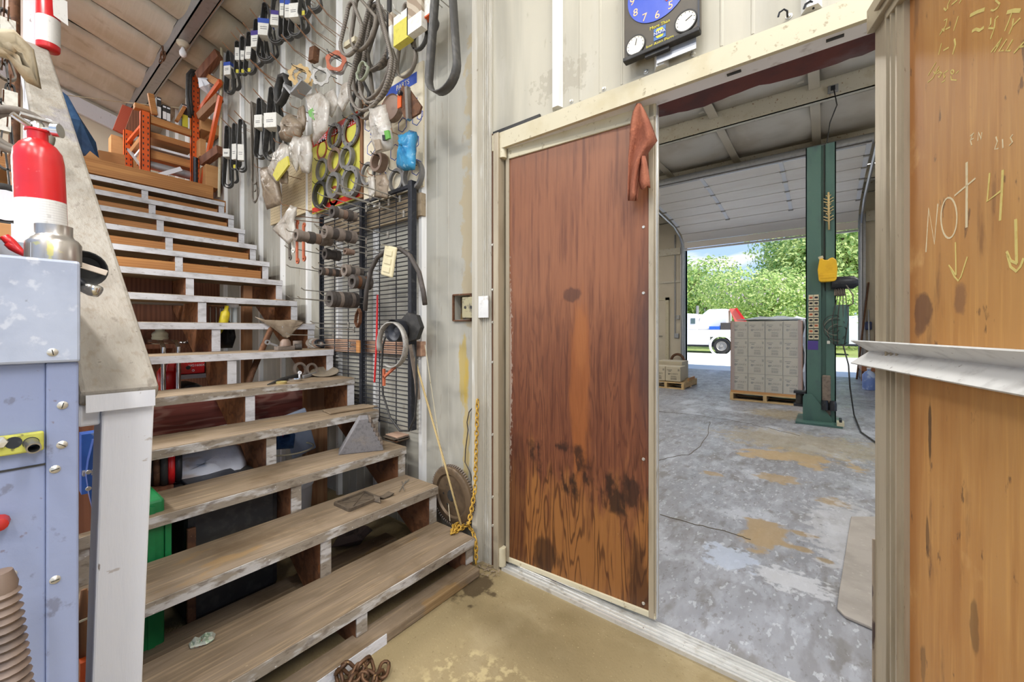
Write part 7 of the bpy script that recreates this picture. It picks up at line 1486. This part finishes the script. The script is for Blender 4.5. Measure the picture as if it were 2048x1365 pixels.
rg2 = MB(); p = pY(1731, 722, 11.9); rg2.pillow([(-.1, 0), (-.05, .07), (.05, .08), (.1, .02), (.06, -.03), (-.06, -.03)], p+V((0, 0, .02)), (1, 0, 0), (0, 0, 1), .06, 2, 4, .4); rg2.one('green_net', lmat('green_netting', S(50, 150, 116), rough=.6), 'crumpled green netting on the workbench', 'netting')
sp2 = MB(); p = pY(1737, 652, FY-.1); sp2.obox(p, (.12, .08, .2)); sp2.one('blue_canister', lmat('dark_blue', S(60, 70, 110), rough=.4), 'dark blue canister fixed to the far wall', 'canister', bevel=.02)
sw = thing('light_switch', 'small grey switch box on the wall beside the walk door', 'switch', pY(1356, 640, FY-.05)); MB().obox(pY(1356, 635, FY-.03), (.1, .05, .12)).build('box', M_galv, sw, bevel=.008); MB().obox(pY(1356, 635, FY-.06), (.03, .02, .04)).build('toggle', M_cream, sw)
sw = thing('socket_box', 'grey socket box lower on the wall beside the walk door', 'socket', pY(1353, 675, FY-.05)); MB().obox(pY(1353, 672, FY-.03), (.14, .05, .14)).build('box', M_galv, sw, bevel=.008); MB().tube([pY(1350, 668, FY-.03), pY(1350, 600, FY-.03), pY(1350, 470, FY-.03)], .02, 6).build('conduit', M_galv, sw)
p = pZ(1357, 738, 0); hr2 = MB(); hr2.torus((p.x, FY-.3, .25), .2, .04, (.2, 1, 0), 24, 8); hr2.one('hose_reel', M_rust, 'dark red hose coil on the floor by the opening', 'hose', smooth='all')
# fluorescent fixtures: housings for the added fill lamps, plus one real light
M_tube = emat('lit_tube', (1, .97, .9, 1), 3.0)
def fixture(p, label):
    t = thing('strip_light', label, 'light', p); P0 = V(p)
    MB().box(P0+V((-.62, -.12, -.02)), P0+V((.62, .12, .05))).build('housing', M_white, t)
    for y in (-.06, .06): MB().tube([P0+V((-.58, y, -.04)), P0+V((.58, y, -.04))], .014, 8).build('tube', M_tube, t, True)
    zc = roofz(P0.y) if P0.y < 1.5 else CZ
    for x in (-.5, .5): MB().tube([P0+V((x, 0, .05)), V((P0.x+x, P0.y, max(zc, P0.z+.06)))], .004, 5).build('chain', M_steel, t)
la = ['first added strip light above the camera side near the handrail', 'second added strip light behind the door side', 'third added strip light near the open bay', 'added strip light close to the doorway wall', 'added strip light in the corner of the open bay', 'added rear strip light at the left', 'added rear strip light at the right', 'added strip light over the loft', 'short added strip light under the loft edge']
for p, l in zip(FIX_A, la): fixture(p, l)
lbn = ['first added shop strip light over the doorway', 'second added shop strip light right of the doorway', 'added shop strip light on the left side', 'added shop strip light near the raised door, left', 'added shop strip light near the raised door, right']
for p, l in zip(FIX_B, lbn): fixture(p, l)
p = pY(1745, 335, 12.0); fixture((p.x+.3, 11.5, p.z), 'lit strip light seen beside the right jamb')

# ================================================================ outside
M_conc = lmat('sunlit_concrete', S(224, 222, 216), [n_((.8, .8, 1), .4, .7, S(208, 206, 200), .6)], rough=.8)
o = MB().box((-30, FY+.1, -.12), (30, 23.2, -.03)).build('ground_apron', M_conc); tag(o, 'bright concrete yard outside the roll-up door', kind='structure')
M_grass = lmat('dry_grass', S(150, 160, 92), [n_((3, 3, 3), .4, .65, S(112, 134, 64), .7), n_((20, 20, 20), .5, .7, S(186, 180, 126), .6)], rough=.9)
o = MB().box((-60, 23.2, -.12), (60, 90, -.03)).build('ground_grass', M_grass); tag(o, 'grass strip beyond the yard', kind='structure')
o = MB().box((-40, -40, -.14), (40, -6, -.02)).build('ground_rear', M_conc); tag(o, 'bright yard behind the camera', kind='structure')
o = MB().box((4.1, -6, -.14), (40, 1.5, -.02)).build('ground_side', M_conc); tag(o, 'bright yard beside the added open bay', kind='structure')
m = MB(); m.add([(OX0, FY-.02, .0), (OX1, FY-.02, .0), (OX1, FY+.5, -.03), (OX0, FY+.5, -.03), (OX0, FY-.02, -.1), (OX1, FY-.02, -.1), (OX1, FY+.5, -.1), (OX0, FY+.5, -.1)], [(0,1,2,3),(7,6,5,4),(0,4,5,1),(1,5,6,2),(2,6,7,3),(3,7,4,0)]); o = m.build('trim_8', M_conc); tag(o, 'concrete ramp at the roll-up opening', kind='structure')
M_trunk = lmat('bark', S(104, 86, 70), [n_(6, .45, .7, S(80, 64, 52), .6)], rough=.9)
def tree(base, h, rx, rz_, cols, n, leaf, label, seed, flowers=None, trunk=True):
    rnd = random.Random(seed); t = thing('tree', label, 'tree', base); B = V(base)
    lobes = [(V((rnd.uniform(-.55, .55)*rx, rnd.uniform(-.5, .5)*rx, h-rz_+rnd.uniform(-.5, .6)*rz_)), rnd.uniform(.38, .62)) for _ in range(12)]
    for ci, (c, frac) in enumerate(cols):
        vs = []; fs = []
        for k in range(int(n*frac)):
            lc, lr = rnd.choice(lobes); d = V((rnd.gauss(0, 1), rnd.gauss(0, 1), rnd.gauss(0, 1))).normalized()
            r = rnd.uniform(.72, 1.03); p = B+lc+V((d.x*rx*lr*r, d.y*rx*lr*r, d.z*rz_*lr*r))
            nn = (d+V((rnd.uniform(-1, 1), rnd.uniform(-1, 1), rnd.uniform(-.4, 1)))*.7).normalized(); _, s, u = frame(nn); a = rnd.uniform(0, 3.1)
            s2 = (s*math.cos(a)+u*math.sin(a))*leaf*rnd.uniform(.7, 1.3); u2 = (u*math.cos(a)-s*math.sin(a))*leaf*.55*rnd.uniform(.7, 1.3)
            i = len(vs); vs += [p-s2, p-u2+nn*leaf*.15, p+s2, p+u2+nn*leaf*.15]; fs.append((i, i+1, i+2, i+3))
        me = bpy.data.meshes.new('foliage'); me.from_pydata([tuple(v-B) for v in vs], [], fs); me.materials.append(c)
        o = bpy.data.objects.new('foliage' if ci < 3 else 'blossom', me); COL.objects.link(o); o.parent = t; o['kind'] = 'stuff'
    if trunk:
        m = MB(); m.tube([B, B+V((.1, 0, h*.3)), B+V((-.1, .1, h*.6)), B+V((0, 0, h*.85))], [h*.03, h*.024, h*.016, .03], 8)
        for lc, lr in lobes[:6]: m.tube([B+V((0, 0, h*.35)), B+lc*.6+V((0, 0, h*.12)), B+lc], [h*.014, h*.009, .02], 6)
        m.build('trunk', M_trunk, t, 'all')
    return t
def leafm(name, c):
    m = lmat(name, c, [n_(1.2, .4, .65, tuple(x*.75 for x in c[:3])+(1,), .5)], rough=.6, spec=.2)
    t = m.node_tree; b = t.nodes['Principled BSDF']; tr = t.nodes.new('ShaderNodeBsdfTranslucent'); mx = t.nodes.new('ShaderNodeMixShader'); mx.inputs[0].default_value = .4
    t.links.new(b.inputs['Base Color'].links[0].from_socket, tr.inputs['Color']); t.links.new(b.outputs[0], mx.inputs[1]); t.links.new(tr.outputs[0], mx.inputs[2])
    t.links.new(mx.outputs[0], t.nodes['Material Output'].inputs[0]); return m
G1, G2, G3, G4 = leafm('leaf_mid', S(178, 204, 118)), leafm('leaf_light', S(214, 228, 152)), leafm('leaf_dark', S(134, 170, 100)), leafm('leaf_olive', S(198, 212, 144)); PK = leafm('pink_blossom', S(232, 212, 214))
def tb(px, y, Y): p = pY(px, y, Y); return (p.x, Y, 0)
tree(tb(1398, 660, 38), 7.7, 4.6, 4.4, [(G4, .5), (G2, .25), (G3, .25)], 12000, .15, 'pale green tree behind the white truck', 1)
tree(tb(1470, 660, 46), 6.3, 3.6, 3.2, [(G3, .5), (G1, .4), (G2, .1)], 9000, .15, 'dark green tree in the gap of the treeline', 2)
tree(tb(1530, 660, 31), 5.0, 5.2, 2.7, [(G2, .45), (G1, .4), (G3, .1), (PK, .05)], 15000, .10, 'broad light green crape myrtle with pale blossom', 3)
tree(tb(1622, 660, 42), 11.6, 4.6, 6.0, [(G2, .4), (G4, .4), (G3, .2)], 12000, .16, 'tall pale green tree left of the lift column', 4)
tree(tb(1690, 660, 40), 12.5, 5.5, 6.5, [(G4, .45), (G2, .35), (G3, .2)], 9000, .17, 'tall tree seen right of the lift column', 5)
tree(tb(1545, 660, 55), 8.8, 2.4, 3.8, [(G3, .7), (G1, .3)], 6000, .2, 'darker tree far behind the crape myrtle', 6)
tree(tb(1340, 660, 36), 7.4, 5, 4.6, [(G1, .5), (G4, .4), (G3, .1)], 5000, .2, 'tree at the left end of the treeline', 7)
tree(tb(1660, 660, 33), 5.2, 4.5, 2.8, [(G1, .5), (G2, .4), (G3, .1)], 6000, .13, 'low green shrub behind the lift column', 8)
# white service truck with red boom
TY = 23.0; M_tw = lmat('white_truck_paint', S(232, 232, 234), rough=.3, spec=.6); M_glass = lmat('tinted_window', S(90, 108, 110), rough=.1)
tk = thing('service_truck', 'white service body truck parked in the yard', 'truck', (pY(1430, 690, TY).x, TY+.9, -.03))
xw = pY(1443, 690, TY).x; zc0 = pY(1400, 690, TY).z; zc1 = pY(1400, 660, TY).z
x0, x1 = pY(1300, 690, TY).x, pY(1500, 690, TY).x
MB().box((x0, TY, zc0), (xw-.55, TY+1.9, zc1)).build('side_body', M_tw, tk, bevel=.03); MB().box((xw+.55, TY, zc0+.1), (x1, TY+1.9, zc1)).build('rear_body', M_tw, tk, bevel=.03); MB().box((xw-.55, TY+.05, zc0+.42), (xw+.55, TY+1.9, zc1)).build('wheel_well', M_tw, tk)
MB().ring((xw, TY-.01, .38), .58, .47, .05, (0, -1, 0), 28).build('wheel_arch', M_tw, tk)
MB().torus((xw, TY+.12, .36), .30, .11, (0, 1, 0), 28, 10).build('tyre', M_black, tk, 'all'); MB().lathe([(0, .10), (.06, .1), (.09, .04), (.2, .05), (.24, .10), (.25, 0)], (xw, TY+.05, .36), (0, -1, 0), 22).build('wheel', M_silver, tk, True)
MB().torus((xw, TY+1.75, .36), .30, .11, (0, 1, 0), 20, 8).build('tyre', M_black, tk, 'all')
MB().torus((x0+.6, TY+.2, .36), .30, .11, (0, 1, 0), 20, 8).build('tyre', M_black, tk, 'all'); MB().torus((x0+.6, TY+1.75, .36), .30, .11, (0, 1, 0), 20, 8).build('tyre', M_black, tk, 'all')
MB().box((x0, TY+.3, .3), (x1, TY+1.6, .55)).build('chassis', M_blackmetal, tk)
cx0, cx1 = pY(1340, 640, TY).x, pY(1394, 640, TY).x; m = MB(); m.prism([(cx0, zc1), (cx1, zc1), (cx1, pY(1390, 628, TY).z), (cx0+.4, pY(1390, 626, TY).z)], (0, TY+.15, 0), (1, 0, 0), (0, 0, 1), -1.6); m.build('cab', M_tw, tk, bevel=.05)
MB().box((pY(1380, 640, TY).x, TY+.13, pY(1380, 648, TY).z), (pY(1389, 640, TY).x, TY+.15, pY(1380, 637, TY).z)).build('cab_window', M_glass, tk)
a, b = pY(1397, 660, TY+.5), pY(1456, 618, TY+.5); m = MB(); m.prism([(a.x, zc1), (b.x, zc1), (b.x, b.z), (a.x+.5, b.z), (a.x+.1, b.z-.35), (a.x, b.z-.8)], (0, TY+.4, 0), (1, 0, 0), (0, 0, 1), -1.2); m.build('white_tank', M_tw, tk, bevel=.08)
MB().tube([pY(1394, 660, TY+.3), pY(1395, 612, TY+.3)], .07, 8).build('exhaust_stack', M_silver, tk, True)
MB().box((pY(1418, 650, TY+.1).x, TY+.1, zc1), (pY(1440, 650, TY+.1).x, TY+.5, zc1+.18)).build('blue_tool_bin', M_blue, tk, bevel=.02)
MB().box((pY(1441, 650, TY+.1).x, TY+.1, zc1), (pY(1465, 650, TY+.1).x, TY+.5, zc1+.36)).build('tool_rack', M_dk, tk)
M_boom = lmat('faded_red_boom', S(226, 110, 96), rough=.5); bm = thing('crane_boom', 'faded red crane boom on the truck bed', 'crane', (pY(1466, 645, TY).x, TY+.9, zc1))
P = [pY(x, y, TY+.6) for x, y in ((1458, 618), (1472, 617), (1500, 660), (1472, 650))]; m = MB(); m.add(P+[p+V((0, .5, 0)) for p in P], [(0,1,2,3),(7,6,5,4),(0,4,5,1),(1,5,6,2),(2,6,7,3),(3,7,4,0)]); m.build('boom', M_boom, bm, bevel=.02); MB().bar(pY(1472, 617, TY+.58), pY(1497, 652, TY+.58), .12, .1).build('red_edge', M_red, bm)
# white covered trailer further right
tl = thing('covered_trailer', 'white tarpaulin covered trailer behind the tall carton stack', 'trailer', (pY(1620, 690, 25).x, 25.8, -.03)); a, b = pY(1545, 700, 25), pY(1716, 640, 25)
g = [[(a.x+(b.x-a.x)*i/10, 25+1.8*j/5, b.z-.12+.12*math.sin(i*1.9+j)+.25*math.sin(math.pi*j/5)) for j in range(6)] for i in range(11)]; MB().sheet(g, .03).build('tarpaulin', M_tw, tl, 'all')
MB().box((a.x, 25, .5), (b.x, 26.8, b.z-.15)).build('side_boards', M_tw, tl); MB().box((a.x, 24.98, .42), (b.x, 26.8, .52)).build('frame', M_blackmetal, tl)
for x in (a.x+1.2, b.x-1.2): MB().torus((x, 25.1, .33), .27, .1, (0, 1, 0), 20, 8).build('tyre', M_black, tl, 'all')

# dry debris swept into the corner by the jamb
m = MB(); rr3 = random.Random(77)
for k in range(90):
    p = pZ(rr3.uniform(945, 1005), rr3.uniform(1118, 1150), .003+rr3.uniform(0, .012)); a = rr3.uniform(0, 6.3); l = rr3.uniform(.006, .022)
    if p.y > 1.545: continue
    m.bar(p, p+V((math.cos(a)*l, math.sin(a)*l, rr3.uniform(-.002, .006))), rr3.uniform(.001, .006), .001)
o = m.one('floor_debris', M_bagd, 'dry twigs and dust in the corner by the brown door', 'debris'); o['kind'] = 'stuff'
